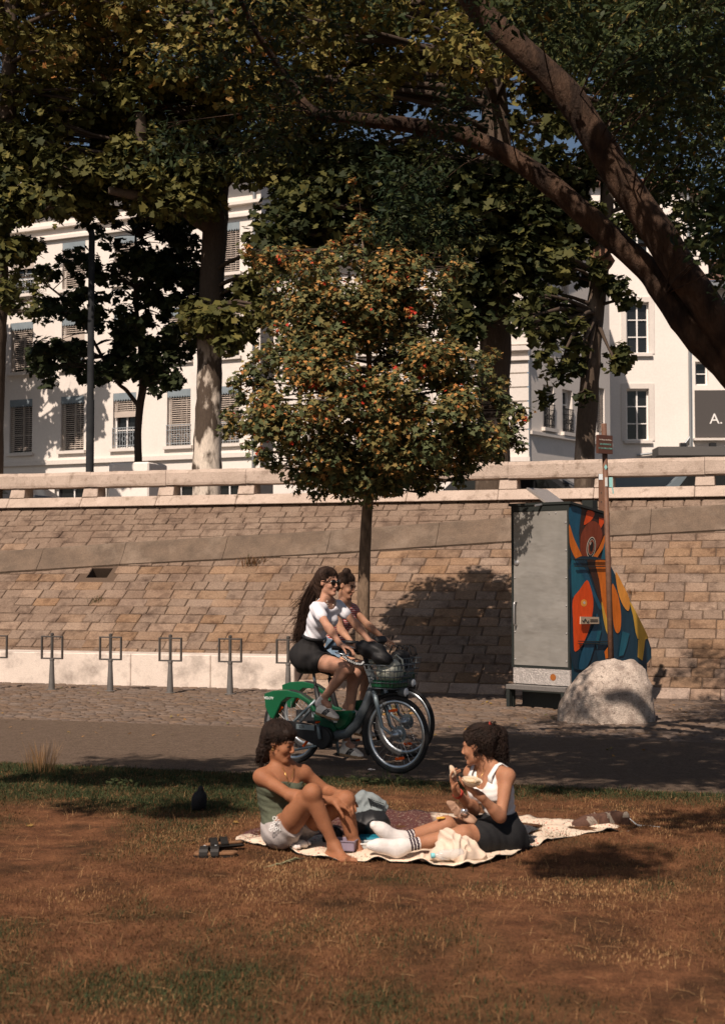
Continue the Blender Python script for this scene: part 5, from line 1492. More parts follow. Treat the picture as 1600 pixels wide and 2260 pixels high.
m = MB(); m.lathe([(.02, .07), (.085, .075), (.09, .085), (.08, .095), (.03, .1)], Vector((bb.x, 0, bb.z)), (0, -1, 0), 28); m.build('motor_cover', M['b_black'], BK, world=False, shade=.6)
m = MB(); m.lathe([(.02, .07), (.06, .075), (.062, .085), (.03, .1)], Vector((bb.x, 0, bb.z)), (0, 1, 0), 24); m.build('motor_cover', M['b_light'], BK, world=False, shade=.6)
gp = [(670, 1278), (755, 1282), (842, 1280), (836, 1335), (805, 1398), (742, 1436), (704, 1402), (712, 1345), (690, 1310)]
plate('fairing', xz(gp), .09, M['b_green'], 0, .02)
plate('rear_fairing', xz([(545, 1300), (600, 1330), (690, 1370), (720, 1420), (700, 1450), (600, 1400), (540, 1350)]), .06, pm('dark_green', (.004, .06, .028), .5, fine=.06), 0, .01)
m = MB(); q = bc(722, 1362); m.box(q + Vector((0, -.047, 0)), (.04, .003, .018)); m.build('sticker', M['white_pl'], BK, world=False)
for s, dv in ((-1, Vector((-.03, 0, .15))), (1, Vector((.03, 0, -.15)))):
    a = Vector((bb.x, s * .115, bb.z)); e = a + dv
    tube('crank', [a, e], [.016, .012], M['b_light'], 8)
    m = MB(); m.box(e + Vector((0, s * .05, 0)), (.085, .085, .022)); pe = m.build('pedal', M['b_black'], BK, world=False, bevel=.004)
    for x in (-.044, .044):
        m = MB(); m.box(e + Vector((x, s * .05, 0)), (.004, .06, .014)); m.build('reflector', M['amber'], pe, world=False)
# handlebar, cockpit
st = hd0 + (hd0 - hd1) * .15
top = st + (hd0 - hd1).normalized() * .16
tube('stem', [st, top], [.022, .02], M['b_black'])
gr = bc(806, 838, .27); gl_ = bc(985, 775, -.27)
gr = Vector((top.x - .12, -.29, top.z + .04)); gl_ = Vector((top.x - .12, .29, top.z + .04))
tube('handlebar', [gr, Vector((top.x - .02, -.2, top.z + .03)), Vector((top.x + .03, -.08, top.z)), Vector((top.x + .03, .08, top.z)), Vector((top.x - .02, .2, top.z + .03)), gl_], .0135, M['b_black'], 8)
for g_ in (gr, gl_): tube('grip', [g_, g_.lerp(Vector((top.x - .02, math.copysign(.2, g_.y), top.z + .03)), .95)], .019, M['b_black'], 10)
m = MB(); m.box(top + Vector((.03, 0, .03)), (.16, .16, .07), Matrix.Rotation(-.5, 3, 'Y')); m.build('console', M['b_black'], BK, world=False, bevel=.025, seg=2)
for y in (-.2, .2): tube('brake_lever', [Vector((top.x + .02, y * .9, top.z + .0)), Vector((top.x - .02, y * 1.2, top.z - .02)), Vector((top.x - .09, y * 1.4, top.z))], .007, M['silver'], 6)
# wire basket
bk = thing_b = None
bx0, bx1 = hd0.x + .045, hd0.x + .36
bz0, bz1 = bc(1090, 1105).z + .0, bc(1090, 945).z + .02
m = MB()
def bring(z, e):
    P = [Vector((x, y, z)) for x, y in ((bx0 + e, -.15 + e), (bx1 - e, -.15 + e), (bx1 - e, .15 - e), (bx0 + e, .15 - e))]
    m.tube(P, .005, 5, closed=True)
for k in range(5): bring(bz0 + (bz1 - bz0) * k / 4, .04 * (1 - k / 4))
for i in range(7):
    x = (i / 6)
    for y in (-.15, .15):
        m.tube([Vector((bx0 + .04 + (bx1 - bx0 - .08) * x, y * .73, bz0)), Vector((bx0 + (bx1 - bx0) * x, y, bz1))], .0035, 4)
    for xx in (bx0, bx1):
        m.tube([Vector((xx + (.04 if xx == bx0 else -.04), (-.11 + .22 * x), bz0)), Vector((xx, -.15 + .30 * x, bz1))], .0035, 4)
ba = m.build('basket', M['b_grey'], BK, True, world=False)
m = MB(); m.box(Vector(((bx0 + bx1) / 2, 0, bz0 + .03)), (bx1 - bx0 - .07, .23, .07)); m.build('basket_tray', M['b_green'], ba, world=False, bevel=.02)
m = MB(); m.lathe([(.03, -.03), (.042, .03), (.042, .04)], Vector((bx1 - .03, -.0, bz0 - .03)), (1, 0, 0), 16); hl_ = m.build('headlight', M['b_grey'], BK, world=False, shade=.5)
m = MB(); m.lathe([(.036, 0), (.02, .012)], Vector((bx1 + .011, -.0, bz0 - .03)), (1, 0, 0), 16); m.build('lens', M['white_pl'], hl_, world=False)
m = MB(); aa = [math.radians(d) for d in range(70, 215, 12)]
m.tube([Vector((WB_ + math.cos(a) * (RW + .016), 0, RW + math.sin(a) * (RW + .016))) for a in aa], .022, 6, flat=.25, up=(0, 1, 0)); m.build('front_mudguard', M['b_black'], BK, True, world=False)
for y in (-.05, .05): tube('mudguard_stay', [Vector((WB_, y, RW)), Vector((WB_ + math.cos(aa[4]) * RW, y * .4, RW + math.sin(aa[4]) * RW + .015))], .004, M['b_black'], 5)
# far bicycle
B2F = gnd(893, 1672); B2F.z = 0
B2R = B2F - BD * WB_
BK2 = copy_tree(BK); BK2.location = B2R; BK2['label'] = 'green and grey hire bicycle mostly hidden behind the other, ridden by the striped top rider'
# pale bag in the near basket, dark things in the far one
def inb(root, x, y, z): return BR_ + (B2R - BR_ if root is BK2 else Vector((0, 0, 0))) + BD * x - BL * y * 1.0 + Vector((0, 0, z))
p0 = inb(BK, (bx0 + bx1) / 2, 0, bz0 + .07)
# ================================================================== FIGURE TOOLS
_EC = [((0, 0, 0), (1, 0, 0)), ((0, 1, 0), (1, 1, 0)), ((0, 0, 1), (1, 0, 1)), ((0, 1, 1), (1, 1, 1)), ((0, 0, 0), (0, 1, 0)), ((1, 0, 0), (1, 1, 0)), ((0, 0, 1), (0, 1, 1)), ((1, 0, 1), (1, 1, 1)), ((0, 0, 0), (0, 0, 1)), ((1, 0, 0), (1, 0, 1)), ((0, 1, 0), (0, 1, 1)), ((1, 1, 0), (1, 1, 1))]
class SDF:
    def __init__(s, h=.0055): s.h = h; s.pr = []; s.cuts = []; s.wr = None
    def cap(s, a, b, ra, rb=None, k=.02, flat=None):
        s.pr.append(('c', np.array(a, float), np.array(b, float), ra, ra if rb is None else rb, k, flat)); return s
    def ell(s, c, r, ax=None, k=.02):
        s.pr.append(('e', np.array(c, float), np.array(r, float), None if ax is None else np.array([list(q) for q in ax], float), 0, k, None)); return s
    def sub(s, c, r, ax=None, k=.01):
        s.pr.append(('s', np.array(c, float), np.array(r, float), None if ax is None else np.array([list(q) for q in ax], float), 0, k, None)); return s
    def cut(s, P, N): s.cuts.append((np.array(P, float), np.array(N, float) / np.linalg.norm(N))); return s
    def _bb(s, p):
        if p[0] == 'c':
            m = max(p[3], p[4]); return np.minimum(p[1], p[2]) - m, np.maximum(p[1], p[2]) + m
        m = p[2].max(); return p[1] - m, p[1] + m
    def mesh(s, name):
        h = s.h
        bbs = [s._bb(p) for p in s.pr if p[0] != 's']
        lo = np.min([b[0] for b in bbs], 0) - 4 * h; hi = np.max([b[1] for b in bbs], 0) + 4 * h
        n = np.ceil((hi - lo) / h).astype(int) + 1
        D = np.full(n, .3, np.float32)
        g = [lo[i] + h * np.arange(n[i]) for i in range(3)]
        for p in s.pr:
            a, b = s._bb(p); k = p[5]
            i0 = np.maximum(np.floor((a - lo - k - 3 * h) / h).astype(int), 0); i1 = np.minimum(np.ceil((b - lo + k + 3 * h) / h).astype(int) + 1, n)
            X = g[0][i0[0]:i1[0], None, None]; Y = g[1][None, i0[1]:i1[1], None]; Z = g[2][None, None, i0[2]:i1[2]]
            if X.size == 0 or Y.size == 0 or Z.size == 0: continue
            if p[0] == 'c':
                d = p[2] - p[1]; L = max(1e-9, d @ d)
                t = np.clip(((X - p[1][0]) * d[0] + (Y - p[1][1]) * d[1] + (Z - p[1][2]) * d[2]) / L, 0, 1)
                q = np.sqrt((X - p[1][0] - t * d[0]) ** 2 + (Y - p[1][1] - t * d[1]) ** 2 + (Z - p[1][2] - t * d[2]) ** 2) - (p[3] + (p[4] - p[3]) * t)
            else:
                x, y, z = X - p[1][0], Y - p[1][1], Z - p[1][2]
                if p[3] is not None:
                    A = p[3]; x, y, z = x * A[0][0] + y * A[0][1] + z * A[0][2], x * A[1][0] + y * A[1][1] + z * A[1][2], x * A[2][0] + y * A[2][1] + z * A[2][2]
                r = p[2]
                k0 = np.sqrt((x / r[0]) ** 2 + (y / r[1]) ** 2 + (z / r[2]) ** 2)
                k1 = np.sqrt((x / r[0] ** 2) ** 2 + (y / r[1] ** 2) ** 2 + (z / r[2] ** 2) ** 2)
                q = k0 * (k0 - 1) / np.maximum(k1, 1e-6)
            S = D[i0[0]:i1[0], i0[1]:i1[1], i0[2]:i1[2]]
            if p[0] == 's':
                q = -q
                w = np.maximum(k - np.abs(S - q), 0) / k
                S[...] = np.maximum(S, q) + w * w * k * .25
            else:
                w = np.maximum(k - np.abs(S - q), 0) / k
                S[...] = np.minimum(S, q) - w * w * k * .25
        X = g[0][:, None, None]; Y = g[1][None, :, None]; Z = g[2][None, None, :]
        if s.wr is not None: D += s.wr(X, Y, Z).astype(np.float32)
        for P, N in s.cuts:
            np.maximum(D, ((X - P[0]) * N[0] + (Y - P[1]) * N[1] + (Z - P[2]) * N[2]).astype(np.float32), out=D)
        I = D < 0
        c = np.zeros(n - 1, np.uint8)
        for dx in (0, 1):
            for dy in (0, 1):
                for dz in (0, 1): c += I[dx:n[0] - 1 + dx, dy:n[1] - 1 + dy, dz:n[2] - 1 + dz]
        act = (c > 0) & (c < 8)
        ii, jj, kk = np.nonzero(act)
        idx = np.full(n - 1, -1, np.int32); idx[ii, jj, kk] = np.arange(len(ii))
        acc = np.zeros((len(ii), 3)); cnt = np.zeros(len(ii))
        for o0, o1 in _EC:
            d0 = D[ii + o0[0], jj + o0[1], kk + o0[2]]; d1 = D[ii + o1[0], jj + o1[1], kk + o1[2]]
            m = (d0 < 0) != (d1 < 0); t = np.where(m, d0 / np.where(m, d0 - d1, 1), 0)
            acc += np.where(m[:, None], np.array(o0) + t[:, None] * (np.array(o1) - np.array(o0)), 0); cnt += m
        V = lo + h * (np.stack([ii, jj, kk], 1) + acc / cnt[:, None])
        Q = []
        for ax in range(3):
            a = [slice(1, -1)] * 3; b = [slice(1, -1)] * 3; a[ax] = slice(0, -1); b[ax] = slice(1, None)
            A, B = I[tuple(a)], I[tuple(b)]
            e = np.stack(np.nonzero(A != B), 1); fl = A[tuple(e.T)]
            u, v = [(1, 2), (2, 0), (0, 1)][ax]
            e = e + 1; e[:, ax] -= 1
            def cell(du, dv):
                q = e.copy(); q[:, u] -= du; q[:, v] -= dv; return idx[q[:, 0], q[:, 1], q[:, 2]]
            q = np.stack([cell(1, 1), cell(0, 1), cell(0, 0), cell(1, 0)], 1)
            q[~fl] = q[~fl][:, ::-1]
            Q.append(q)
        Q = np.concatenate(Q); Q = Q[(Q >= 0).all(1)]
        # light relaxation
        for _ in range(1):
            sm = np.zeros_like(V); ct = np.zeros(len(V))
            for a_, b_ in ((0, 1), (1, 2), (2, 3), (3, 0)):
                np.add.at(sm, Q[:, a_], V[Q[:, b_]]); np.add.at(ct, Q[:, a_], 1); np.add.at(sm, Q[:, b_], V[Q[:, a_]]); np.add.at(ct, Q[:, b_], 1)
            V = V * .5 + .5 * sm / np.maximum(ct, 1)[:, None]
        return V, Q
    def build(s, name, mats, parent, label=None):
        V, Q = s.mesh(name)
        off = np.array(_org(parent)) if parent is not None else np.zeros(3)
        me = fast_mesh(name, V - off, Q)
        o = link(name, me, mats, parent, True)
        if label is not None:
            li = label(V)
            me.polygons.foreach_set('material_index', li[Q].max(1).astype(np.int32)); me.update()
        return o
def nv(v): return np.array(v, float)
def un(v): v = np.array(v, float); return v / np.linalg.norm(v)
def seg_d(V, a, b):
    a, b = nv(a), nv(b); d = b - a
    t = np.clip(((V - a) @ d) / (d @ d), 0, 1); return np.linalg.norm(V - a - t[:, None] * d, axis=1)
def skin(name, col):
    m = pm(name, col, .6, tuple(c * q for c, q in zip(col, (.80, .74, .72))), 11, .35, .7, .10, 120, .2, 160, spec=.22)
    b = m.node_tree.nodes['Principled BSDF']
    b.inputs['Subsurface Weight'].default_value = .12; b.inputs['Subsurface Radius'].default_value = (.02, .008, .004); b.inputs['Subsurface Scale'].default_value = .4
    return m
class Fig:
    def __init__(s, J, hf, hu, sc=1., bust=1.):
        s.J = {k: nv(v) for k, v in J.items()}; J = s.J; s.sc = sc; s.bust = bust
        s.hf = un(hf); hu = nv(hu); s.hu = un(hu - s.hf * (hu @ s.hf)); s.hr = np.cross(s.hf, s.hu)
        s.cu = un(J['nek'] - J['wai']); r = J['shR'] - J['shL']; s.cr = un(r - s.cu * (r @ s.cu)); s.cf = np.cross(s.cu, s.cr)
        s.pu = un(J['wai'] - J['pel']); r = J['hipR'] - J['hipL']; s.pr = un(r - s.pu * (r @ s.pu)); s.pf = np.cross(s.pu, s.pr)
    def torso(s, S, g=0., pelvis=True, chest=True, k=.05):
        J, c = s.J, s.sc
        if pelvis:
            S.ell(J['pel'], nv((.150, .108, .11)) * c + g, (s.pr, s.pf, s.pu), k)
            for q in ('R', 'L'): S.ell(J['hip' + q] * .75 + J['pel'] * .25 - s.pf * .025, nv((.095, .10, .095)) * c + g, None, k)
        S.ell(J['wai'], nv((.112, .084, .11)) * c + g, (s.pr, s.pf, s.pu), k)
        if chest:
            S.ell(J['che'], nv((.132, .095, .15)) * c + g, (s.cr, s.cf, s.cu), k)
            S.cap(J['shR'] * .86 + J['shL'] * .14 - s.cu * .01, J['shL'] * .86 + J['shR'] * .14 - s.cu * .01, .048 * c + g, None, k)
            for q in (1, -1): S.ell(J['che'] + s.cf * .072 + s.cr * .062 * q + s.cu * .012, nv((.058, .05, .06)) * s.bust * c + g, (s.cr, s.cf, s.cu), .03)
    def leg(s, S, q, g=0., k=.035, upto=1., calf=True):
        J, c = s.J, s.sc; h, kn, an = J['hip' + q], J['kn' + q], J['an' + q]
        if upto < 1: S.cap(h, h + (kn - h) * upto, .088 * c + g, (.088 - .034 * upto) * c + g, k); return
        S.cap(h, kn, .086 * c + g, .053 * c + g, k)
        S.cap(h * .6 + kn * .4, kn * .8 + h * .2, .072 * c + g, .058 * c + g, k)
        if calf:
            S.cap(kn, an, .050 * c + g, .032 * c + g, .025)
            d = un(an - kn); b = un(h - kn); b = b - d * (b @ d); b = un(b) if np.linalg.norm(b) > .05 else nv((0, 1, 0))
            S.cap(kn + d * .06 + b * .014, kn + d * .20 + b * .012, .043 * c + g, .036 * c + g, .03)
            S.ell(kn - b * .012, nv((.046, .046, .046)) * c + g, None, .03)
    def arm(s, S, q, g=0., upto=1., k=.022):
        J, c = s.J, s.sc; a, e, w = J['sh' + q], J['el' + q], J['wr' + q]
        if upto < 1: S.cap(a, a + (e - a) * upto, .047 * c + g, .043 * c + g, k); return
        S.ell(a, nv((.052, .052, .052)) * c + g, None, .03)
        S.cap(a, e, .044 * c + g, .035 * c + g, k)
        S.cap(e, w, .036 * c + g, .0245 * c + g, .015)
        S.cap(e + (w - e) * .12, e + (w - e) * .35, .039 * c + g, .035 * c + g, .02)
    def neck(s, S):
        J = s.J
        S.cap(J['nek'] - s.cu * .02, J['head'] - s.hu * .06 - s.hf * .018, .052 * s.sc, .046 * s.sc, .03)
        for q in ('R', 'L'): S.cap(J['nek'] + s.cu * .035, J['nek'] * .35 + J['sh' + q] * .65 + s.cu * .01, .036, .036, .035)
        S.cap(J['nek'] + s.cr * .02 + s.cf * .02, J['shR'] * .7 + J['nek'] * .3 + s.cf * .03, .014, .012, .012); S.cap(J['nek'] - s.cr * .02 + s.cf * .02, J['shL'] * .7 + J['nek'] * .3 + s.cf * .03, .014, .012, .012)
    def hp(s, r, f, u): return s.J['head'] + (s.hr * r + s.hf * f + s.hu * u) * s.sc
    def head(s, S, closed=False):
        A = (s.hr, s.hf, s.hu); c = s.sc; hp = s.hp
        S.ell(hp(0, -.014, .032), nv((.073, .092, .082)) * c, A, .02)
        S.ell(hp(0, .030, -.028), nv((.058, .058, .082)) * c, A, .03)
        S.cap(hp(.030, .01, -.068), hp(.012, .066, -.098), .024 * c, .018 * c, .02); S.cap(hp(-.030, .01, -.068), hp(-.012, .066, -.098), .024 * c, .018 * c, .02)
        S.ell(hp(0, .076, -.100), nv((.018, .015, .015)) * c, A, .015)
        for q in (1, -1):
            S.ell(hp(.034 * q, .062, -.030), nv((.023, .022, .022)) * c, A, .02)
            S.sub(hp(.031 * q, .097, .004), nv((.017, .016, .011)) * c, A, .012)
            S.ell(hp(.030 * q, .074, .003), nv((.0125, .0125, .0125)) * c, A, .003)
            S.cap(hp(.014 * q, .087, .024), hp(.044 * q, .076, .024), .008 * c, .007 * c, .012)
            S.ell(hp(.010 * q, .098, -.036), nv((.0085, .010, .008)) * c, A, .006)
            S.ell(hp(.073 * q, -.008, -.006), nv((.008, .019, .030)) * c, A, .006); S.sub(hp(.083 * q, -.004, -.004), nv((.007, .010, .018)) * c, A, .004)
        S.cap(hp(0, .088, .012), hp(0, .107, -.029), .0070 * c, .0098 * c, .008)
        S.cap(hp(-.014, .085, -.058), hp(.014, .085, -.058), .0075 * c, None, .008); S.ell(hp(0, .089, -.058), nv((.015, .009, .0055)) * c, A, .007)
        S.ell(hp(0, .086, -.064), nv((.013, .008, .007)) * c, A, .006); S.cap(hp(-.012, .083, -.070), hp(.012, .083, -.070), .008 * c, None, .008); S.ell(hp(0, .086, -.070), nv((.013, .009, .0065)) * c, A, .007)
    def face_label(s, V, n0=1, closed=False, lips=True):
        # 0 skin, n0 lip, n0+1 brow/lash, n0+2 eye white, n0+3 iris
        L = np.zeros(len(V), int); hp = s.hp
        d = np.minimum(seg_d(V, hp(-.013, .094, -.059), hp(.013, .094, -.059)), seg_d(V, hp(-.011, .091, -.069), hp(.011, .091, -.069)))
        L[d < .0058] = n0
        for q in (1, -1):
            L[seg_d(V, hp(.016 * q, .095, .026), hp(.045 * q, .080, .027)) < .0050] = n0 + 1
            if closed: L[seg_d(V, hp(.020 * q, .088, -.004), hp(.041 * q, .082, -.004)) < .0042] = n0 + 1
            else:
                L[np.linalg.norm(V - hp(.030 * q, .086, .002), axis=1) < .0078] = n0 + 2
                L[np.linalg.norm(V - hp(.030 * q, .089, .003), axis=1) < .0055] = n0 + 3
                L[seg_d(V, hp(.019 * q, .089, .011), hp(.042 * q, .083, .009)) < .0042] = n0 + 1
        return L
    def hand(s, S, q, d, pn, curl=(.3, .3, .3, .3), thumb=(.5, .4), sp=.0205):
        w = s.J['wr' + q]; d = un(d); pn = nv(pn); pn = un(pn - d * (pn @ d)); a = np.cross(d, pn) * (1 if q == 'L' else -1)   # towards the thumb
        S.cap(w - d * .01, w + d * .03, .023, .026, .012)
        S.ell(w + d * .052, nv((.044, .037, .0145)), (d, a, pn), .012)
        tips = []
        for i, (L, r) in enumerate(((.072, .0082), (.080, .0084), (.075, .0080), (.060, .0072))):
            p = w + d * (.090 - .005 * abs(i - 1)) + a * (.030 - sp * i); c = curl[i]; v = d + a * (.10 - .07 * i)
            v = un(v); ang = c * .7
            S.cap(w + d * .05 + a * (.022 - .015 * i), p, .0095, .0095, .008)
            for j, f in enumerate((.45, .32, .23)):
                v = un(v * math.cos(ang) + pn * math.sin(ang)); e = p + v * L * f
                S.cap(p, e, r * (1 - .07 * j), r * (.93 - .07 * j), .0035); p = e; ang = c
            tips.append(p)
        b = w + d * .025 + a * .026; v = un(d * .75 + a * .75 + pn * thumb[0])
        m1 = b + v * .038; v2 = un(v * (1 - thumb[1] * .4) + d * .5 + pn * thumb[1]); m2 = m1 + v2 * .03; m3 = m2 + un(v2 + pn * thumb[1] * .6) * .025
        S.cap(b, m1, .014, .011, .012); S.cap(m1, m2, .0102, .0095, .004); S.cap(m2, m3, .0095, .008, .004)
        return tips
    def bare_foot(s, S, q, up=(0, 0, 1)):
        an, to = s.J['an' + q], s.J['to' + q]
        up = un(up); f = to - an; f = un(f - up * (f @ up)); sd = np.cross(f, up)
        base = an - up * .055
        S.cap(an, base - f * .035, .033, .030, .02); S.cap(an, base + f * .06 + up * .022, .034, .024, .03)
        S.cap(base - f * .03, base + f * .11, .028, .022, .02); S.cap(base - f * .03 + sd * .012, base + f * .115 + sd * .025, .024, .018, .02); S.cap(base - f * .02 - sd * .012, base + f * .10 - sd * .028, .022, .015, .02)
        big = 1 if q == 'L' else -1
        for i in range(5):
            t = (i - 1.6) * .0165 * big * -1
            p = base + f * (.118 - .008 * i) - sd * t * -1 - up * .004; L = .042 - .006 * i if i else .045; r = .0125 if i == 0 else .0088
            S.cap(p, p + f * L * .6 + up * .004, r, r, .006); S.cap(p + f * L * .6 + up * .004, p + f * L - up * .002, r, r * .85, .004)
def strands(name, mat, parent, gen, n, seed):
    rr = random.Random(seed); m = MB()
    for i in range(n):
        g = gen(rr, i)
        if g is None: continue
        pts, r = g
        m.tube(pts, [r * (1 - .75 * (j / (len(pts) - 1)) ** 2) for j in range(len(pts))], 4, cap=False)
    o = m.build(name, mat, parent, True)
    return tag(o, kind='stuff')
def curl_gen(roots, L, rad, turns, drop, r, out):
    def g(rr, i):
        p, n = roots(rr)
        p = Vector(p); n = Vector(n).normalized()
        ln = rr.uniform(*L); k = 12
        a = n.orthogonal().normalized(); b = n.cross(a); ph = rr.uniform(0, 2 * PI); tt = rr.uniform(*turns); rd = rr.uniform(*rad)
        pts = []
        for j in range(k):
            t = j / (k - 1)
            c = p + n * (ln * t * out * (1 - .4 * t)) + Vector((0, 0, -1)) * drop * ln * t ** 1.4
            w = ph + tt * 2 * PI * t
            pts.append(c + (a * math.cos(w) + b * math.sin(w)) * rd * min(1, t * 3))
        return pts, r * rr.uniform(.7, 1.2)
    return g

def scalp(fig, mat, parent, n, tgt, seed, wave=.0, r=.0022, arc=(.5, .95), lift=1.03, hairline=.40, name='hair_strands'):
    rr = random.Random(seed); m = MB(); tg = un(tgt)
    c = (0, -.026, .045); R_ = (.084, .100, .089)
    k = 0
    while k < n:
        v = un((rr.gauss(0, 1), rr.gauss(0, 1), rr.gauss(.3, 1)))
        if v[1] > .25 and v[2] < hairline: continue
        if abs(v[0]) > .75 and v[2] < -.2 and v[1] > -.1: continue
        k += 1
        w = math.acos(max(-1, min(1, float(v @ tg)))); e = rr.uniform(*arc)
        if w < .15: continue
        pts = []; ph = rr.uniform(0, 6.28); sd = np.cross(v, tg); sd = sd / (np.linalg.norm(sd) + 1e-6); lf = lift + rr.uniform(-.015, .03)
        for j in range(9):
            t = e * j / 8
            u = (math.sin((1 - t) * w) * v + math.sin(t * w) * tg) / math.sin(w)
            u = u + sd * wave * math.sin(ph + j * 1.9)
            pts.append(Vector(fig.hp(c[0] + u[0] * R_[0] * lf, c[1] + u[1] * R_[1] * lf, c[2] + u[2] * R_[2] * lf)))
        m.tube(pts, [r * q for q in (.5, .9, 1, 1, 1, 1, .9, .7, .3)], 4, cap=False)
    return tag(m.build(name, mat, parent, True), kind='stuff')
# ================================================================== SEATED WOMEN
M['hair_d'] = pm('dark_hair', (.012, .007, .005), .7, (.022, .012, .008), 20, fine=.2, fscale=200, spec=.2)
M['hair_b'] = pm('brown_hair', (.022, .012, .008), .7, (.038, .020, .012), 20, fine=.2, fscale=200, spec=.2)
M['brow'] = pm('brow', (.085, .042, .026), .9, fine=0)
M['eye_w'] = pm('eye_white', (.38, .32, .28), .3, fine=0); M['iris'] = pm('iris', (.02, .012, .008), .2, fine=0)
M['gold'] = pm('gold', (.6, .38, .12), .3, metal=.9, fine=0)
def P3(*a): return nv(at(*a))
def wrinkle(dirv, freq, amp, seed=0.):
    d = un(dirv)
    def f(X, Y, Z):
        t = X * d[0] + Y * d[1] + Z * d[2]
        return amp * (np.sin(t * freq + 2.2 * np.sin(X * 23 + seed) + 1.7 * np.sin(Z * 19 + seed)) * .6 + np.sin(t * freq * 2.1 + 3 * np.sin(Y * 17 + X * 9)) * .4)
    return f
# ---------------- woman with the olive top
J = dict(pel=P3(620, 1826, 8.72), wai=P3(607, 1782, 8.72), che=P3(614, 1735, 8.70), nek=P3(626, 1695, 8.70), head=P3(618, 1638, 8.67),
         shR=P3(577, 1714, 8.62), shL=P3(670, 1706, 8.76), elR=P3(640, 1755, 8.46), wrR=P3(733, 1767, 8.50), elL=P3(724, 1748, 8.80), wrL=P3(752, 1753, 8.60),
         hipR=P3(628, 1832, 8.61), hipL=P3(648, 1832, 8.80), knR=P3(688, 1750, 8.37), anR=P3(738, 1868, 8.40), toR=P3(772, 1894, 8.30), knL=P3(762, 1765, 8.55), anL=P3(782, 1862, 8.58), toL=P3(808, 1886, 8.48))
f1_ = Fig(J, (.88, -.38, -.26), (.2, 0, 1), .95, .95)
W1 = thing('person', 'woman in olive strapless top and grey shorts hugging her knee on the blanket', 'person', (J['pel'][0], J['pel'][1], 0))
S = SDF(.0056)
f1_.torso(S); f1_.neck(S); f1_.head(S)
for q in 'RL': f1_.leg(S, q); f1_.arm(S, q); f1_.bare_foot(S, q, (0, -.05, 1))
f1_.hand(S, 'R', (.85, .05, -.30), (.1, .35, -.95), (.55, .6, .6, .65), (.3, .4)); f1_.hand(S, 'L', (.45, -.70, -.35), (-.1, .2, -1), (.5, .55, .6, .6), (.3, .4))
sk1 = skin('tan_skin', (.31, .135, .068))
S.build('body', [sk1, pm('lips', (.25, .095, .055), .6, fine=0), M['brow'], M['eye_w'], M['iris']], W1, lambda V: f1_.face_label(V, 1, True))
S = SDF(.005); f1_.torso(S, .009, True); S.cut(J['che'] + f1_.cu * .055, f1_.cu); S.cut(J['pel'] + f1_.pu * .005, -f1_.pu); S.wr = wrinkle(f1_.cu, 95, .0028)
S.build('top', pm('olive_top', (.075, .085, .055), .85, (.09, .10, .066), 30, fine=.1, bump=.3, bscale=200), W1)
S = SDF(.005); f1_.torso(S, .011, True, False); f1_.leg(S, 'R', .016, .04, .42); f1_.leg(S, 'L', .016, .04, .42); S.cut(J['pel'] + f1_.pu * .07, f1_.pu)
for q in 'RL':
    d = un(J['kn' + q] - J['hip' + q]); S.cut(J['hip' + q] + d * .17, d)
S.wr = wrinkle((.6, .2, .5), 70, .003, 2.)
sh = S.build('shorts', pm('grey_jersey', (.36, .325, .31), .9, (.42, .385, .37), 25, fine=.12, bump=.3, bscale=180), W1)
m = MB(); 
for (x, y, s_) in ((606, 1806, 1), (601, 1823, 1), (598, 1831, .9), (606, 1815, .8), (611, 1829, .8)):
    c = at(x, y, 8.489)
    m.ring(c, (0, -1, .2), .010 * s_, .0022, 10, 5); m.tube([c + Vector((.016, 0, .012)), c + Vector((.018, 0, -.012)), c + Vector((.03, 0, -.006))], .0022, 5)
adopt_l = m.build('lettering', M['white_pl'], sh)
hc = f1_.hp(0, -.02, .045)
S = SDF(.006); A = (f1_.hr, f1_.hf, f1_.hu)
S.ell(f1_.hp(0, -.026, .046), (.086, .100, .090), A, .03); S.ell(f1_.hp(0, -.075, -.03), (.072, .05, .085), A, .04); S.ell(f1_.hp(0, -.07, -.10), (.055, .035, .06), A, .03)
S.ell(f1_.hp(.0, .045, .075), (.066, .045, .034), A, .02)
S.sub(f1_.hp(0, .10, -.045), (.075, .092, .088), A, .015)
for q in (1, -1): S.sub(f1_.hp(.085 * q, .004, -.012), (.03, .03, .036), A, .01)
S.wr = lambda X, Y, Z: .006 * np.sin(X * 150 + 2 * np.sin(Z * 90)) * np.sin(Y * 140 + 1.5 * np.sin(X * 80)) * np.sin(Z * 130)
S.build('hair', M['hair_d'], W1)
scalp(f1_, M['hair_d'], W1, 420, (.1, .35, -.6), 6, .09, .0026, (.25, .6), 1.10, .25)
def rt1(rr):
    while True:
        v = un((rr.gauss(0, 1), rr.gauss(-.35, .9), rr.gauss(.25, .9)))
        if v[1] > .35 and v[2] < .45: continue
        if rr.random() < .4: c = f1_.hp(0, -.075, -.06); r = (.06, .045, .10)
        else: c = f1_.hp(0, -.026, .046); r = (.082, .096, .086)
        p = c + f1_.hr * v[0] * r[0] + f1_.hf * v[1] * r[1] + f1_.hu * v[2] * r[2]
        return p, f1_.hr * v[0] + f1_.hf * v[1] + f1_.hu * v[2]
strands('curls', M['hair_d'], W1, curl_gen(rt1, (.025, .075), (.005, .012), (1., 2.4), .8, .0026, .6), 760, 5)
m = MB(); c = Vector(f1_.hp(.078, .0, -.045)); m.ring(c, f1_.hf, .012, .002, 14, 5); m.build('earring', M['gold'], W1)
m = MB(); a = Vector(f1_.J['nek'] + f1_.cf * .055 + f1_.cr * .04 + f1_.cu * .02); b = Vector(f1_.J['che'] + f1_.cf * .115 + f1_.cu * .05); c_ = Vector(f1_.J['nek'] + f1_.cf * .055 - f1_.cr * .04 + f1_.cu * .02)
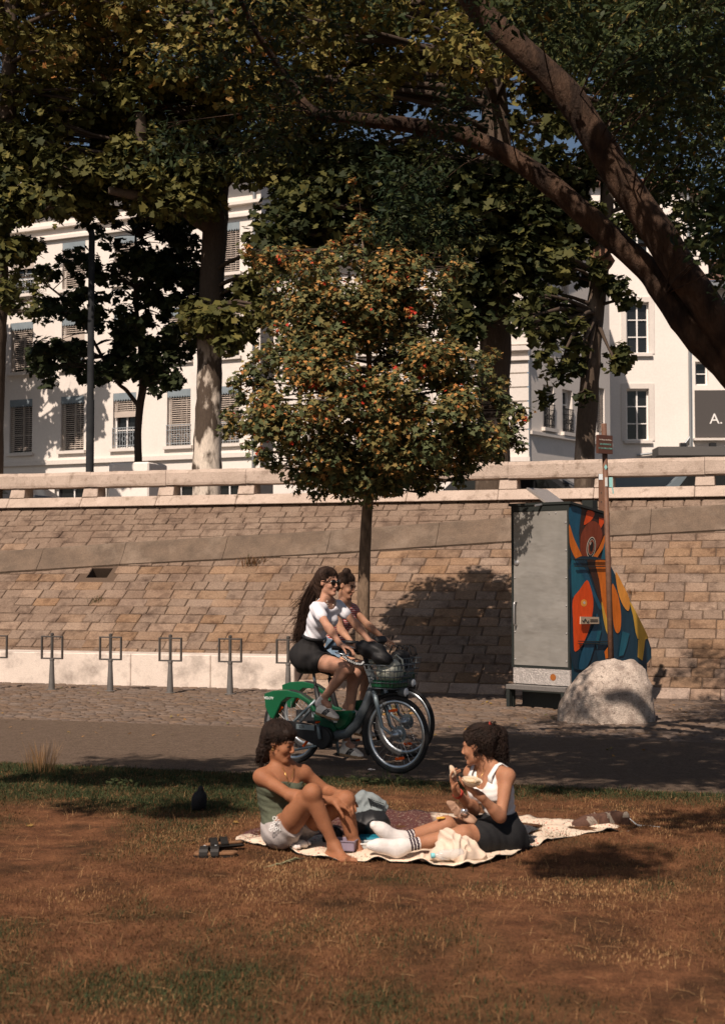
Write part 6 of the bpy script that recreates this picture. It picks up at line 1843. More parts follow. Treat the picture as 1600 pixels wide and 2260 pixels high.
m.tube([a, a.lerp(b, .5) + Vector(f1_.cf) * .012, b, c_.lerp(b, .5) + Vector(f1_.cf) * .012, c_], .0018, 5); m.build('necklace', M['gold'], W1, True)
# ---------------- woman with the white vest
J = dict(pel=P3(1108, 1838, 8.70), wai=P3(1104, 1793, 8.70), che=P3(1090, 1742, 8.67), nek=P3(1078, 1694, 8.66), head=P3(1054, 1646, 8.65),
         shR=P3(1040, 1706, 8.79), shL=P3(1119, 1713, 8.55), elR=P3(1046, 1788, 8.66), wrR=P3(1007, 1748, 8.48), elL=P3(1104, 1803, 8.44), wrL=P3(1060, 1757, 8.36),
         hipR=P3(1100, 1846, 8.82), hipL=P3(1112, 1846, 8.60), knL=P3(1022, 1842, 8.44), anL=P3(888, 1868, 8.36), toL=P3(835, 1866, 8.33), knR=P3(985, 1822, 8.62), anR=P3(884, 1852, 8.52), toR=P3(836, 1836, 8.46))
f2_ = Fig(J, (-.91, .40, -.16), (-.12, 0, 1), .95, 1.1)
W2 = thing('person', 'woman in white vest and black skirt eating, legs stretched out on the blanket', 'person', (J['pel'][0], J['pel'][1], 0))
S = SDF(.0056)
f2_.torso(S); f2_.neck(S); f2_.head(S)
for q in 'RL': f2_.leg(S, q); f2_.arm(S, q)
for q in 'RL': S.cap(J['an' + q], J['an' + q] * .4 + J['to' + q] * .6, .03, .024, .02)
tipR = f2_.hand(S, 'R', (-.28, -.22, 1), (.75, -.45, .35), (.35, .5, .75, .85), (.5, .5)); f2_.hand(S, 'L', (-.75, -.12, .52), (.15, .25, 1), (.28, .25, .25, .3), (.4, .2))
sk2 = skin('light_tan_skin', (.38, .185, .105))
S.build('body', [sk2, pm('lips', (.33, .15, .09), .6, fine=0), M['brow'], M['eye_w'], M['iris']], W2, lambda V: f2_.face_label(V, 1))
S = SDF(.005); f2_.torso(S, .009, False); S.cut(J['wai'] - f2_.pu * .05, -f2_.pu)
S.cut(J['che'] + f2_.cu * .135, f2_.cu)
S.sub(J['che'] + f2_.cu * .165 + f2_.cf * .09, (.075, .12, .125), (f2_.cr, f2_.cf, f2_.cu), .012)
for q, sh_ in ((1, 'shR'), (-1, 'shL')): S.sub(J[sh_] + f2_.cr * q * .02 - f2_.cu * .0, (.062, .14, .10), (f2_.cr, f2_.cf, f2_.cu), .012)
S.sub(J['che'] + f2_.cu * .165 - f2_.cf * .10, (.085, .09, .10), (f2_.cr, f2_.cf, f2_.cu), .012)
S.wr = wrinkle(f2_.cu, 85, .0028, 1.)
vest_m = pm('white_vest', (.72, .69, .66), .85, fine=.05, bump=.12, bscale=150)
vt = S.build('vest', vest_m, W2)
m = MB()
for q in (1, -1):
    f0 = J['che'] + f2_.cu * .075 + f2_.cr * .078 * q + f2_.cf * .088; s0_ = (J['shR' if q > 0 else 'shL'] * .62 + J['nek'] * .38) + f2_.cu * .052; b0_ = J['che'] + f2_.cu * .06 + f2_.cr * .075 * q - f2_.cf * .088
    pts = [f0, f0 * .5 + s0_ * .5 + f2_.cf * .038, s0_ + f2_.cf * .012, s0_ - f2_.cf * .02, s0_ * .5 + b0_ * .5 - f2_.cf * .03, b0_]
    m.tube([Vector(p) for p in pts], .019, 8, flat=.28, up=tuple(f2_.cf))
m.build('strap', vest_m, vt, True)
S = SDF(.006); f2_.torso(S, .016, True, False); f2_.leg(S, 'R', .022, .05, .62); f2_.leg(S, 'L', .024, .05, .58)
S.cap(J['pel'] + nv((.10, .10, -.07)), J['pel'] + nv((.26, .16, -.12)), .06, .03, .06); S.cap(J['hipL'] + nv((-.05, 0, -.03)), J['hipL'] + nv((.10, .02, -.05)), .07, .05, .05); S.cap(J['hipL'] * .6 + J['knL'] * .4, J['hipR'] * .55 + J['knR'] * .45, .075, .075, .06)
S.cut(J['wai'] + f2_.pu * .0, f2_.pu); S.cut((0, 0, .012), (0, 0, -1)); S.wr = wrinkle((.5, .6, .3), 45, .004, 3.)
S.build('skirt', pm('black_skirt', (.012, .012, .013), .85, fine=.15, bump=.3, bscale=120), W2)
sock_m = pm('white_sock', (.74, .70, .67), .9, (.62, .57, .53), 14, .5, .75, fine=.08, bump=.5, bscale=180)
stripe_m = pm('sock_stripe', (.035, .02, .03), .9, fine=0)
for q, upv in (('R', (-.55, -.55, .6)), ('L', (-.5, -.4, .75))):
    an, to, kn = J['an' + q], J['to' + q], J['kn' + q]
    S = SDF(.0045)
    l = un(kn - an); f = un(to - an); f = un(f * .75 + nv((-.25, 0, .25 if q == 'R' else .0)))
    heel = an - l * .035 - nv((0, 0, .018))
    S.cap(an + l * .13, an, .038, .036, .02); S.cap(an, heel, .037, .036, .03)
    ball = an + f * .145; S.cap(heel, ball, .036, .034, .03); S.cap(ball, an + f * .19, .034, .025, .03); S.cap(an, an + f * .10, .036, .034, .04)
    S.cut(an + l * .105, l)
    def lab(V, an=an, l=l):
        t = (V - an) @ l; L = np.zeros(len(V), int)
        for a_, b_ in ((.045, .054), (.064, .073), (.083, .092)): L[(t > a_) & (t < b_)] = 1
        return L
    S.build('sock', [sock_m, stripe_m], W2, lab)
A = (f2_.hr, f2_.hf, f2_.hu)
S = SDF(.006); S.ell(f2_.hp(0, -.024, .044), (.083, .100, .088), A, .03); S.ell(f2_.hp(0, .03, .082), (.06, .045, .03), A, .02); S.ell(f2_.hp(0, -.07, .0), (.068, .05, .075), A, .03)
pt0 = P3(1075, 1605, 8.66)
S.ell(pt0, (.035, .03, .035), None, .02); S.ell(P3(1098, 1625, 8.68), (.062, .05, .07), None, .03); S.ell(P3(1104, 1655, 8.68), (.052, .045, .075), None, .03); S.ell(P3(1095, 1680, 8.68), (.035, .03, .05), None, .03)
S.sub(f2_.hp(0, .10, -.045), (.072, .09, .09), A, .015)
for q in (1, -1): S.sub(f2_.hp(.085 * q, .004, -.016), (.03, .026, .034), A, .01)
S.wr = lambda X, Y, Z: .006 * np.sin(X * 160 + 2 * np.sin(Z * 90)) * np.sin(Y * 140 + 1.5 * np.sin(X * 80)) * np.sin(Z * 130)
S.build('hair', M['hair_d'], W2)
scalp(f2_, M['hair_d'], W2, 420, (.0, -.80, .55), 6, .07, .0024, (.4, .95), 1.09)
def rt2(rr):
    t = rr.random()
    if t < .3: c, r = f2_.hp(0, -.024, .044), .082
    else:
        k = rr.random(); c = P3(1082 + 24 * k, 1606 + 70 * k, 8.67); r = .035 + .03 * math.sin(PI * min(1, k + .15))
    while True:
        v = un((rr.gauss(0, 1), rr.gauss(-.2, 1), rr.gauss(.1, 1)))
        if t >= .3 or v @ f2_.hf < .35: break
    return c + v * r, v
strands('curls', M['hair_d'], W2, curl_gen(rt2, (.03, .085), (.005, .011), (1.2, 2.8), .7, .0025, .55), 760, 9)
m = MB(); m.ring(Vector(pt0), Vector((.9, 0, -.6)), .03, .011, 18, 6); m.build('hair_tie', pm('red_tie', (.30, .03, .015), .8), W2, True)
m = MB()
w = Vector(J['wrR']); d = Vector(un(J['wrR'] - J['elR']))
for k in range(3): m.ring(w - d * (.012 + .009 * k), d, .029, .0035, 18, 5)
m.build('bracelet', pm('red_beads', (.42, .05, .03), .5), W2, True)
m = MB(); a = Vector(J['nek'] + f2_.cf * .06 + f2_.cr * .03 + f2_.cu * .02); b = Vector(J['che'] + f2_.cf * .118 + f2_.cu * .05); c_ = Vector(J['nek'] + f2_.cf * .06 - f2_.cr * .03 + f2_.cu * .02)
m.tube([a, a.lerp(b, .5) + Vector(f2_.cf) * .012, b, c_.lerp(b, .5) + Vector(f2_.cf) * .012, c_], .0013, 5); m.build('necklace', M['gold'], W2, True)
JW2, TIPR = J, tipR
# ================================================================== RIDERS
def shoe(parent, heel, f, up, L, mats, name='shoe', open_=True):
    heel = nv(heel); f = un(f); up = nv(up); up = un(up - f * (up @ f)); sd = np.cross(f, up); k = L / .26
    S = SDF(.0042)
    pt = lambda a, b, c: heel + (f * a + sd * b + up * c) * k
    S.cap(pt(.035, 0, .035), pt(.035, 0, .065), .034 * k, .032 * k, .02); S.cap(pt(.04, 0, .03), pt(.15, 0, .028), .034 * k, .036 * k, .03)
    S.cap(pt(.15, .004, .026), pt(.215, .004, .022), .040 * k, .030 * k, .03); S.cap(pt(.09, 0, .06), pt(.17, 0, .035), .030 * k, .025 * k, .03)
    S.cap(pt(.03, 0, .004), pt(.21, 0, .004), .036 * k, .036 * k, .01)
    if open_: S.sub(pt(.055, 0, .115), (.042 * k, .022 * k, .035 * k), (f, sd, up), .008)
    S.cut(pt(0, 0, -.008), -up)
    def lab(V):
        q = (V - heel) / k; a, b, c = q @ f, q @ sd, q @ up
        Lb = np.zeros(len(V), int); Lb[c < .013] = 1
        t = a - (c - .03) * .75
        for i in range(3): Lb[(np.abs(b) > .014) & (c > .016) & (c < .072) & (np.abs(t - .098 - .02 * i) < .0062)] = 2
        Lb[(a < .022) & (c > .062)] = 3
        Lb[(a > .16) & (a < .25) & (c > .020) & (np.abs(b) < .03) & (c > .045 - (a - .16) * .1)] = 4
        return Lb
    o = S.build(name, mats, parent, lab)
    m = MB()
    for i in range(5):
        a = .095 + .018 * i; z = .088 - .0085 * i
        m.tube([Vector(pt(a, -.022, z - .012)), Vector(pt(a + .004, 0, z + .004)), Vector(pt(a, .022, z - .012))], .0032 * k, 5)
    m.build('laces', mats[5 % len(mats)], o)
    return o
wht = pm('white_leather', (.72, .66, .58), .5, fine=.06); gum = pm('gum_sole', (.32, .20, .11), .7, fine=.1); blk = pm('black_stripe', (.02, .02, .02), .5, fine=0); sue = pm('grey_toe', (.50, .44, .38), .8, fine=.1)
SH_W = [wht, gum, blk, blk, sue, wht]
def RP(px, py, off, far=0.):
    P0 = BR_ + BL * off
    if far: P0 = B2R + BL * off
    return nv(onplane(px, py, P0, BL))
def ride(far):
    return lambda px, py, off: RP(px, py, off, far)
p = ride(0)
J = dict(pel=p(685, 1449, 0), wai=p(694, 1408, 0), che=p(707, 1366, 0), nek=p(719, 1326, 0), head=p(725, 1285, .0),
         shR=p(698, 1342, .155), shL=p(746, 1338, -.155), elR=p(724, 1384, .22), wrR=p(752, 1424, .235), elL=p(785, 1377, -.21), wrL=p(815, 1414, -.25),
         hipR=p(678, 1456, .085), hipL=p(700, 1456, -.085), knR=p(768, 1474, .10), anR=p(712, 1544, .115), toR=p(748, 1580, .12), knL=p(782, 1488, -.09), anL=p(764, 1640, -.115), toL=p(798, 1660, -.12))
f3_ = Fig(J, nv(BD) * .97 + nv(BL) * .12 + nv((0, 0, -.06)), (0, 0, 1), .96, 1.)
W3 = thing('person', 'woman in dark sunglasses and white shirt cycling, long brown hair blowing back', 'person', tuple(J['pel']))
S = SDF(.0056); f3_.torso(S); f3_.neck(S); f3_.head(S)
for q in 'RL': f3_.leg(S, q); f3_.arm(S, q); S.cap(J['an' + q], J['an' + q] * .6 + J['to' + q] * .4, .032, .028, .02)
bdv, blv = nv(BD), nv(BL)
f3_.hand(S, 'R', bdv * .8 - blv * .25 + nv((0, 0, -.25)), nv((0, 0, -1)) + bdv * .1, (.5, .55, .6, .6), (.4, .4)); f3_.hand(S, 'L', bdv * .8 + blv * .2 + nv((0, 0, -.25)), nv((0, 0, -1)) + bdv * .1, (.5, .55, .6, .6), (.4, .4))
sk3 = skin('fair_skin', (.47, .26, .175))
S.build('body', [sk3, pm('lips', (.38, .17, .12), .6, fine=0), M['brow'], M['eye_w'], M['iris']], W3, lambda V: f3_.face_label(V, 1))
S = SDF(.005); f3_.torso(S, .010, False); f3_.arm(S, 'R', .012, .42); f3_.arm(S, 'L', .012, .42)
S.cap(J['shR'] * .8 + J['shL'] * .2, J['nek'] * .7 + J['shR'] * .3, .055, .05, .03); S.cap(J['shL'] * .8 + J['shR'] * .2, J['nek'] * .7 + J['shL'] * .3, .055, .05, .03)
S.cut(J['wai'] - f3_.cu * .015, -f3_.cu)
for q in 'RL': d = un(J['el' + q] - J['sh' + q]); S.cut(J['sh' + q] + d * .115, d) if False else None
S.sub(J['nek'] + f3_.cf * .045 + f3_.cu * .02, (.078, .085, .075), (f3_.cr, f3_.cf, f3_.cu), .01)
S.wr = wrinkle(f3_.cu * .8 + f3_.cf * .5, 70, .0032, 4.)
S.build('shirt', pm('white_shirt', (.70, .70, .74), .85, fine=.05, bump=.08, bscale=150), W3)
S = SDF(.0055); f3_.torso(S, .014, True, False); f3_.leg(S, 'R', .020, .05, .5); f3_.leg(S, 'L', .020, .05, .5); S.ell(J['pel'] - f3_.pf * .05, (.17, .13, .13), (f3_.pr, f3_.pf, f3_.pu), .05)
S.cut(J['wai'] + f3_.pu * .02, f3_.pu); S.wr = wrinkle(f3_.pf + f3_.pu * .4, 60, .003, 5.)
for q in 'RL': d = un(J['kn' + q] - J['hip' + q]); S.cut(J['hip' + q] + d * .20, d)
S.build('shorts', pm('black_shorts', (.013, .012, .012), .8, fine=.15, bump=.3, bscale=140), W3)
m = MB(); c = J['wai'] + f3_.pu * .005
aa = [c + f3_.pr * math.cos(a) * .126 + f3_.pf * math.sin(a) * .098 for a in [2 * PI * i / 28 for i in range(28)]]
m.tube([Vector(q) for q in aa], .006, 6, closed=True, flat=2.4, up=tuple(f3_.pu)); b_ = m.build('belt', M['b_black'], W3, True)
m = MB(); m.ring(Vector(c + f3_.pf * .112), f3_.pf, .02, .004, 14, 5); m.build('buckle', M['silver'], b_)
A = (f3_.hr, f3_.hf, f3_.hu)
hmv = lambda a, b, c: f3_.hp(a, b, c)
S = SDF(.006); S.ell(hmv(0, -.028, .046), (.084, .098, .090), A, .03); S.ell(hmv(0, .02, .085), (.06, .05, .028), A, .02)
S.ell(hmv(0, -.075, -.06), (.075, .045, .12), A, .05)
back = -bdv
s0_ = J['nek'] + back * .10; 
pts = [(714, 1268), (697, 1292), (682, 1322), (672, 1356), (664, 1388), (660, 1408)]
hp_ = [p(x, y, .02) for x, y in pts]
for a, b, ra, rb in zip(hp_[:-1], hp_[1:], (.056, .046, .036, .027, .019), (.046, .036, .027, .019, .008)): S.cap(a, b, ra, rb, .04)
S.sub(f3_.hp(0, .10, -.045), (.070, .088, .092), A, .015)
for q in (1, -1): S.sub(f3_.hp(.085 * q, .006, -.014), (.03, .028, .036), A, .01)
S.wr = lambda X, Y, Z: .0022 * np.sin((X * .8 - Y * .6) * 230 + Z * 90) + .002 * np.sin(Y * 260 - Z * 70)
S.build('hair', M['hair_b'], W3)
scalp(f3_, M['hair_b'], W3, 460, (.0, -.80, -.55), 4, .03, .0022, (.5, 1.0), 1.10)
def gl(rr, i):
    o = [np.array((rr.gauss(0, .02), rr.gauss(0, .03), rr.gauss(0, .02))) for _ in range(3)]
    k0 = rr.choice((0, 0, 1)); spread = rr.uniform(.5, 1.6)
    pts = []; n = nv((rr.gauss(0, 1), rr.gauss(0, 1), rr.gauss(0, .4))); n = n / np.linalg.norm(n)
    for j, (q, r) in enumerate(zip(hp_, (.060, .052, .045, .039, .033, .028))):
        pts.append(Vector(q + n * r * (.9 + .10 * spread) + o[min(2, j // 2)] * (j / 5)))
    e = pts[-1] + Vector(back) * rr.uniform(-.01, .06) + Vector((0, 0, rr.uniform(-.06, .03)))
    return bez(pts[0], pts[1], pts[2], 4) + pts[3:] + [e], .0026
strands('loose_hair', M['hair_b'], W3, gl, 420, 3)
def gw(rr, i):
    a = Vector(hp_[rr.choice((1, 2, 2, 3))]) + Vector((rr.gauss(0, .03), rr.gauss(0, .03), rr.gauss(0, .02))); L = rr.uniform(.08, .20)
    b = a + Vector(back) * L * .7 + Vector((0, 0, -L * rr.uniform(.0, .5))); c_ = b + Vector(back) * L * .4 + Vector((0, 0, -L * rr.uniform(.1, .8)))
    return bez(a, b, c_, 7), .0016
strands('flying_hair', M['hair_b'], W3, gw, 90, 8)
m = MB()
for q in (1, -1):
    c = Vector(hmv(.031 * q, .093, .004)); ax = Vector(f3_.hf * .95 + f3_.hr * .18 * q)
    m.lathe([(.020, -.004), (.0265, -.001), (.0265, .003), (.012, .008)], c, ax, 20)
    m.tube([Vector(hmv(.055 * q, .088, .012)), Vector(hmv(.072 * q, .05, .012)), Vector(hmv(.078 * q, -.01, .008))], .004, 5)
m.tube([Vector(hmv(-.012, .104, .012)), Vector(hmv(0, .110, .013)), Vector(hmv(.012, .104, .012))], .0035, 5)
m.build('sunglasses', pm('dark_lens', (.008, .005, .004), .1, fine=0, spec=.6), W3, True)
m = MB(); q = [J['nek'] + f3_.cf * (.058 + .012 * math.sin(PI * t)) + f3_.cr * (.062 - .124 * t) + f3_.cu * (.02 - .06 * math.sin(PI * t)) for t in [i / 10 for i in range(11)]]
for v in q: m.ell(Vector(v), (.008, .008, .007), None, 7, 5)
m.build('necklace', pm('shell_beads', (.62, .52, .42), .5), W3)
for q in 'RL':
    S = SDF(.0045); d = un(J['kn' + q] - J['an' + q]); S.cap(J['an' + q] + d * .06, J['an' + q] - d * .05, .036, .038, .02); S.cut(J['an' + q] + d * .025, d); S.build('sock', [sock_m, stripe_m], W3, lambda V: np.zeros(len(V), int))
shoe(W3, p(699, 1573, .115), p(748, 1590, .12) - p(699, 1573, .115), (0, 0, 1), .255, SH_W)
shoe(W3, p(751, 1664, -.115), p(799, 1673, -.12) - p(751, 1664, -.115), (0, 0, 1), .255, SH_W)
# ---- the other rider
p = ride(1)
J = dict(pel=p(733, 1452, 0), wai=p(742, 1412, 0), che=p(752, 1370, 0), nek=p(759, 1330, 0), head=p(765, 1293, .0),
         shR=p(742, 1344, .15), shL=p(779, 1344, -.15), elR=p(752, 1390, .17), wrR=p(778, 1420, .22), elL=p(812, 1380, -.20), wrL=p(846, 1409, -.24),
         hipR=p(727, 1460, .085), hipL=p(748, 1460, -.085), knR=p(800, 1470, .09), anR=p(764, 1560, .11), toR=p(800, 1580, .11), knL=p(812, 1485, -.09), anL=p(792, 1600, -.11), toL=p(825, 1618, -.11))
f4_ = Fig(J, nv(BD) * .95 + nv(BL) * -.02 + nv((0, 0, -.30)), (.15, 0, 1), .93, 1.)
W4 = thing('person', 'woman in striped top cycling on the far side, hair in a bun', 'person', tuple(J['pel']))
S = SDF(.0058); f4_.torso(S); f4_.neck(S); f4_.head(S)
for q in 'RL': f4_.leg(S, q); f4_.arm(S, q); S.cap(J['an' + q], J['an' + q] * .6 + J['to' + q] * .4, .032, .028, .02)
for q, sg in (('R', -1), ('L', 1)): f4_.hand(S, q, bdv * .8 + blv * .2 * sg + nv((0, 0, -.25)), nv((0, 0, -1)) + bdv * .1, (.5, .55, .6, .6), (.4, .4))
sk4 = skin('warm_skin', (.47, .26, .165))
S.build('body', [sk4, pm('lips', (.38, .16, .11), .6, fine=0), M['brow'], M['eye_w'], M['iris']], W4, lambda V: f4_.face_label(V, 1))
def striped(name, c1, c2, per):
    m, nt, b = _nodes(name)
    w = nt.nodes.new('ShaderNodeSeparateXYZ'); nt.links.new(_pos(nt), w.inputs[0])
    n = nt.nodes.new('ShaderNodeMath'); n.operation = 'MULTIPLY'; n.inputs[1].default_value = 1 / per; nt.links.new(w.outputs[2], n.inputs[0])
    f = nt.nodes.new('ShaderNodeMath'); f.operation = 'FRACT'; nt.links.new(n.outputs[0], f.inputs[0])
    g = nt.nodes.new('ShaderNodeMath'); g.operation = 'GREATER_THAN'; g.inputs[1].default_value = .36; nt.links.new(f.outputs[0], g.inputs[0])
    nt.links.new(_mixrgb(nt, c1, c2, g.outputs[0]), b.inputs['Base Color']); b.inputs['Roughness'].default_value = .85
    return m
S = SDF(.0055); f4_.torso(S, .010, False); f4_.arm(S, 'R', .010, .14); f4_.arm(S, 'L', .010, .14)
S.cap(J['shR'] * .8 + J['shL'] * .2, J['nek'] * .7 + J['shR'] * .3, .055, .05, .03); S.cap(J['shL'] * .8 + J['shR'] * .2, J['nek'] * .7 + J['shL'] * .3, .055, .05, .03)
S.cut(J['wai'] - f4_.cu * .03, -f4_.cu); S.sub(J['nek'] + f4_.cf * .045 + f4_.cu * .025, (.075, .08, .07), (f4_.cr, f4_.cf, f4_.cu), .01); S.wr = wrinkle(f4_.cu, 60, .0025, 6.)
S.build('shirt', striped('striped_cotton', (.62, .47, .44), (.38, .055, .05), .019), W4)
S = SDF(.0055); f4_.torso(S, .013, True, False); f4_.leg(S, 'R', .016, .05, .45); f4_.leg(S, 'L', .016, .05, .45); S.cut(J['wai'] + f4_.pu * .02, f4_.pu)
for q in 'RL': d = un(J['kn' + q] - J['hip' + q]); S.cut(J['hip' + q] + d * .16, d)
S.build('shorts', pm('denim', (.10, .16, .22), .9, (.15, .21, .28), 30, fine=.15), W4)
A = (f4_.hr, f4_.hf, f4_.hu)
S = SDF(.006); S.ell(f4_.hp(0, -.026, .042), (.079, .095, .085), A, .03); S.ell(f4_.hp(0, -.07, -.01), (.066, .045, .07), A, .03); S.ell(f4_.hp(0, -.05, .135), (.042, .042, .036), A, .015)
S.sub(f4_.hp(0, .095, -.035), (.075, .088, .10), A, .015)
for q in (1, -1): S.sub(f4_.hp(.085 * q, .004, -.014), (.03, .028, .036), A, .01)
S.wr = lambda X, Y, Z: .003 * np.sin((X * .8 - Y * .6) * 200 + Z * 60)
S.build('hair', M['hair_b'], W4)
scalp(f4_, M['hair_b'], W4, 420, (.0, -.35, .93), 5, .03, .0022, (.5, .95), 1.06)
m = MB(); m.tube([Vector(f4_.hp(.066 * math.cos(a), -.02 + .05 * math.cos(a * 2) * .2, .05 + .068 * math.sin(a))) for a in [PI * i / 12 for i in range(13)]], .007, 6); m.build('hair_band', pm('pale_band', (.35, .20, .16), .8), W4, True)
m = MB(); m.ring(Vector(f4_.hp(.078, -.002, -.048)), f4_.hf, .010, .002, 12, 5); m.build('earring', M['gold'], W4)
m = MB()
sp_ = [J['pel'] + f4_.pr * .15 + f4_.pu * .05 - f4_.pf * .03, J['che'] + f4_.cr * .05 + f4_.cf * .125, J['shL'] * .6 + J['nek'] * .4 + f4_.cu * .062, J['che'] - f4_.cr * .04 - f4_.cf * .12]
m.tube([Vector(q) for q in sp_], .022, 6, flat=.25, up=tuple(f4_.cf)); m.build('bag_strap', M['b_black'], W4, True)
for q in 'RL':
    h = J['an' + q] - bdv * .05 + nv((0, 0, -.085)); shoe(W4, h, bdv + nv((0, 0, -.1)), (0, 0, 1), .25, SH_W)
# ---- bag slung on the near handlebar, pale bag in the near basket, black bags in the far one
hb = BR_ + BD * (top.x - .02) + Vector((0, 0, top.z))
HB = thing('hip_bag', 'black hip bag hanging from the near handlebar by a strap with pale lettering', 'bag', tuple(hb))
S = SDF(.006); q0 = p_ = nv(onplane(822, 1436, BR_ + BL * .1, BL))
S.ell(q0, (.13, .07, .07), (bdv, blv, nv((0, 0, 1))), .03); S.ell(nv(onplane(845, 1455, BR_ + BL * .1, BL)), (.085, .06, .06), None, .04); S.ell(nv(onplane(800, 1425, BR_ + BL * .1, BL)), (.06, .05, .045), None, .04); S.wr = wrinkle((.6, .3, .7), 60, .005, 1.)
S.build('pouch', pm('black_nylon', (.012, .012, .013), .55, fine=.15), HB)
m = MB(); qs = [nv(onplane(x, y, BR_ + BL * .24, BL)) for x, y in ((748, 1436), (757, 1447), (770, 1457), (785, 1464), (798, 1466), (804, 1460))]
m.tube([Vector(v) for v in qs], .018, 6, flat=.2, up=tuple(BL)); sb = m.build('strap', M['b_black'], HB, True)
m = MB()
for a, b in zip(qs[1:-1], qs[2:]):
    for t in (.1, .35, .6, .85):
        c = Vector(a + (b - a) * t) + BL * .006; d = Vector(un(b - a)); m.obox(c, (d, BL, d.cross(BL)), (-.005, -.001, -.008), (.004, .001, .008))
m.build('strap_print', M['white_pl'], sb)
bs = BR_ + BD * ((bx0 + bx1) / 2) + Vector((0, 0, bz0 + .06))
PB = thing('tote_bag', 'pale tote bag stuffed into the near bicycle basket', 'bag', tuple(bs))
S = SDF(.006); c = nv(bs); S.ell(c + nv((0, 0, .07)), (.125, .095, .085), (bdv, blv, nv((0, 0, 1))), .03); S.ell(c + bdv * .0 + nv((0, 0, .14)), (.09, .06, .05), (bdv, blv, nv((0, 0, 1))), .04)
S.ell(c - bdv * .14 + nv((0, 0, .155)), (.08, .05, .025), (bdv, blv, nv((0, 0, 1))), .03); S.wr = wrinkle((.7, .2, .6), 55, .006, 2.)
S.build('cloth', pm('pale_canvas', (.55, .55, .47), .9, (.42, .46, .38), 8, fine=.1), PB)
m = MB(); m.tube([Vector(c + bdv * .03 + nv((0, 0, .17))), Vector(c + bdv * .07 + nv((0, 0, .22))), Vector(c + bdv * .13 + nv((0, 0, .18))), Vector(c + bdv * .15 + nv((0, 0, .08)))], .012, 6, flat=.4); m.build('handle', bpy.data.materials['pale_canvas'], PB, True)
bs = B2R + BD * ((bx0 + bx1) / 2) + Vector((0, 0, bz0 + .06))
FB = thing('backpack', 'black backpack sitting in the far bicycle basket', 'bag', tuple(bs))
S = SDF(.007); c = nv(bs); S.ell(c + nv((0, 0, .08)), (.13, .10, .09), (bdv, blv, nv((0, 0, 1))), .03); S.ell(c + nv((0, 0, .16)) + bdv * .03, (.08, .07, .05), (bdv, blv, nv((0, 0, 1))), .03); S.wr = wrinkle((.7, .2, .6), 50, .007, 3.)
S.build('sack', bpy.data.materials['black_nylon'], FB)
m = MB()
for k in range(4): a = Vector(c) + Vector((.05 * k - .08, 0, .18)); m.tube([a, a + Vector((.03, .02, .07)), a + Vector((.08, .0, .05)), a + Vector((.10, -.02, -.02))], .008, 5)
m.build('loose_straps', M['b_black'], FB, True)
# ================================================================== PICNIC
def G(px, py, z=0.): v = gnd(px, py, z); return v
# blanket: near edge and far edge, left to right
near = [(520, 1866), (575, 1872), (640, 1884), (700, 1898), (760, 1904), (830, 1905), (900, 1906), (960, 1912), (1015, 1917), (1062, 1910), (1130, 1893), (1200, 1868), (1290, 1852), (1388, 1843)]
far = [(522, 1860), (552, 1842), (600, 1830), (660, 1815), (720, 1802), (790, 1796), (860, 1796), (930, 1798), (1000, 1802), (1060, 1806), (1130, 1812), (1210, 1818), (1300, 1826), (1384, 1836)]
def inter(L, t):
    x = t * (len(L) - 1); i = min(int(x), len(L) - 2); f = x - i
    return L[i][0] + (L[i + 1][0] - L[i][0]) * f, L[i][1] + (L[i + 1][1] - L[i][1]) * f
nu, nw = 130, 30
_V, _F = [], []
for j in range(nw):
    for i in range(nu):
        a = G(*inter(near, i / (nu - 1))); b = G(*inter(far, i / (nu - 1))); q = a.lerp(b, j / (nw - 1))
        e = min(1, j / 2.)
        z = .022 + lawn_z(q.x, q.y) * .5 + .016 * noise.noise(Vector((q.x * 5, q.y * 7, 2))) + .007 * math.sin(q.x * 21 + 6 * noise.noise(Vector((q.x * 3, q.y * 3, 7)))) + .008 * noise.noise(Vector((q.x * 16, q.y * 22, 0))) + (.010 * math.sin(i * .41 + 2 * noise.noise(Vector((i * .1, 0, 3)))) * max(0, 1 - j / 6))
        _V.append((q.x, q.y + (.03 * noise.noise(Vector((i * .25, 1, 1))) if j == 0 else 0), max(.012, z)))
_F = [(j * nu + i, j * nu + i + 1, (j + 1) * nu + i + 1, (j + 1) * nu + i) for j in range(nw - 1) for i in range(nu - 1)]
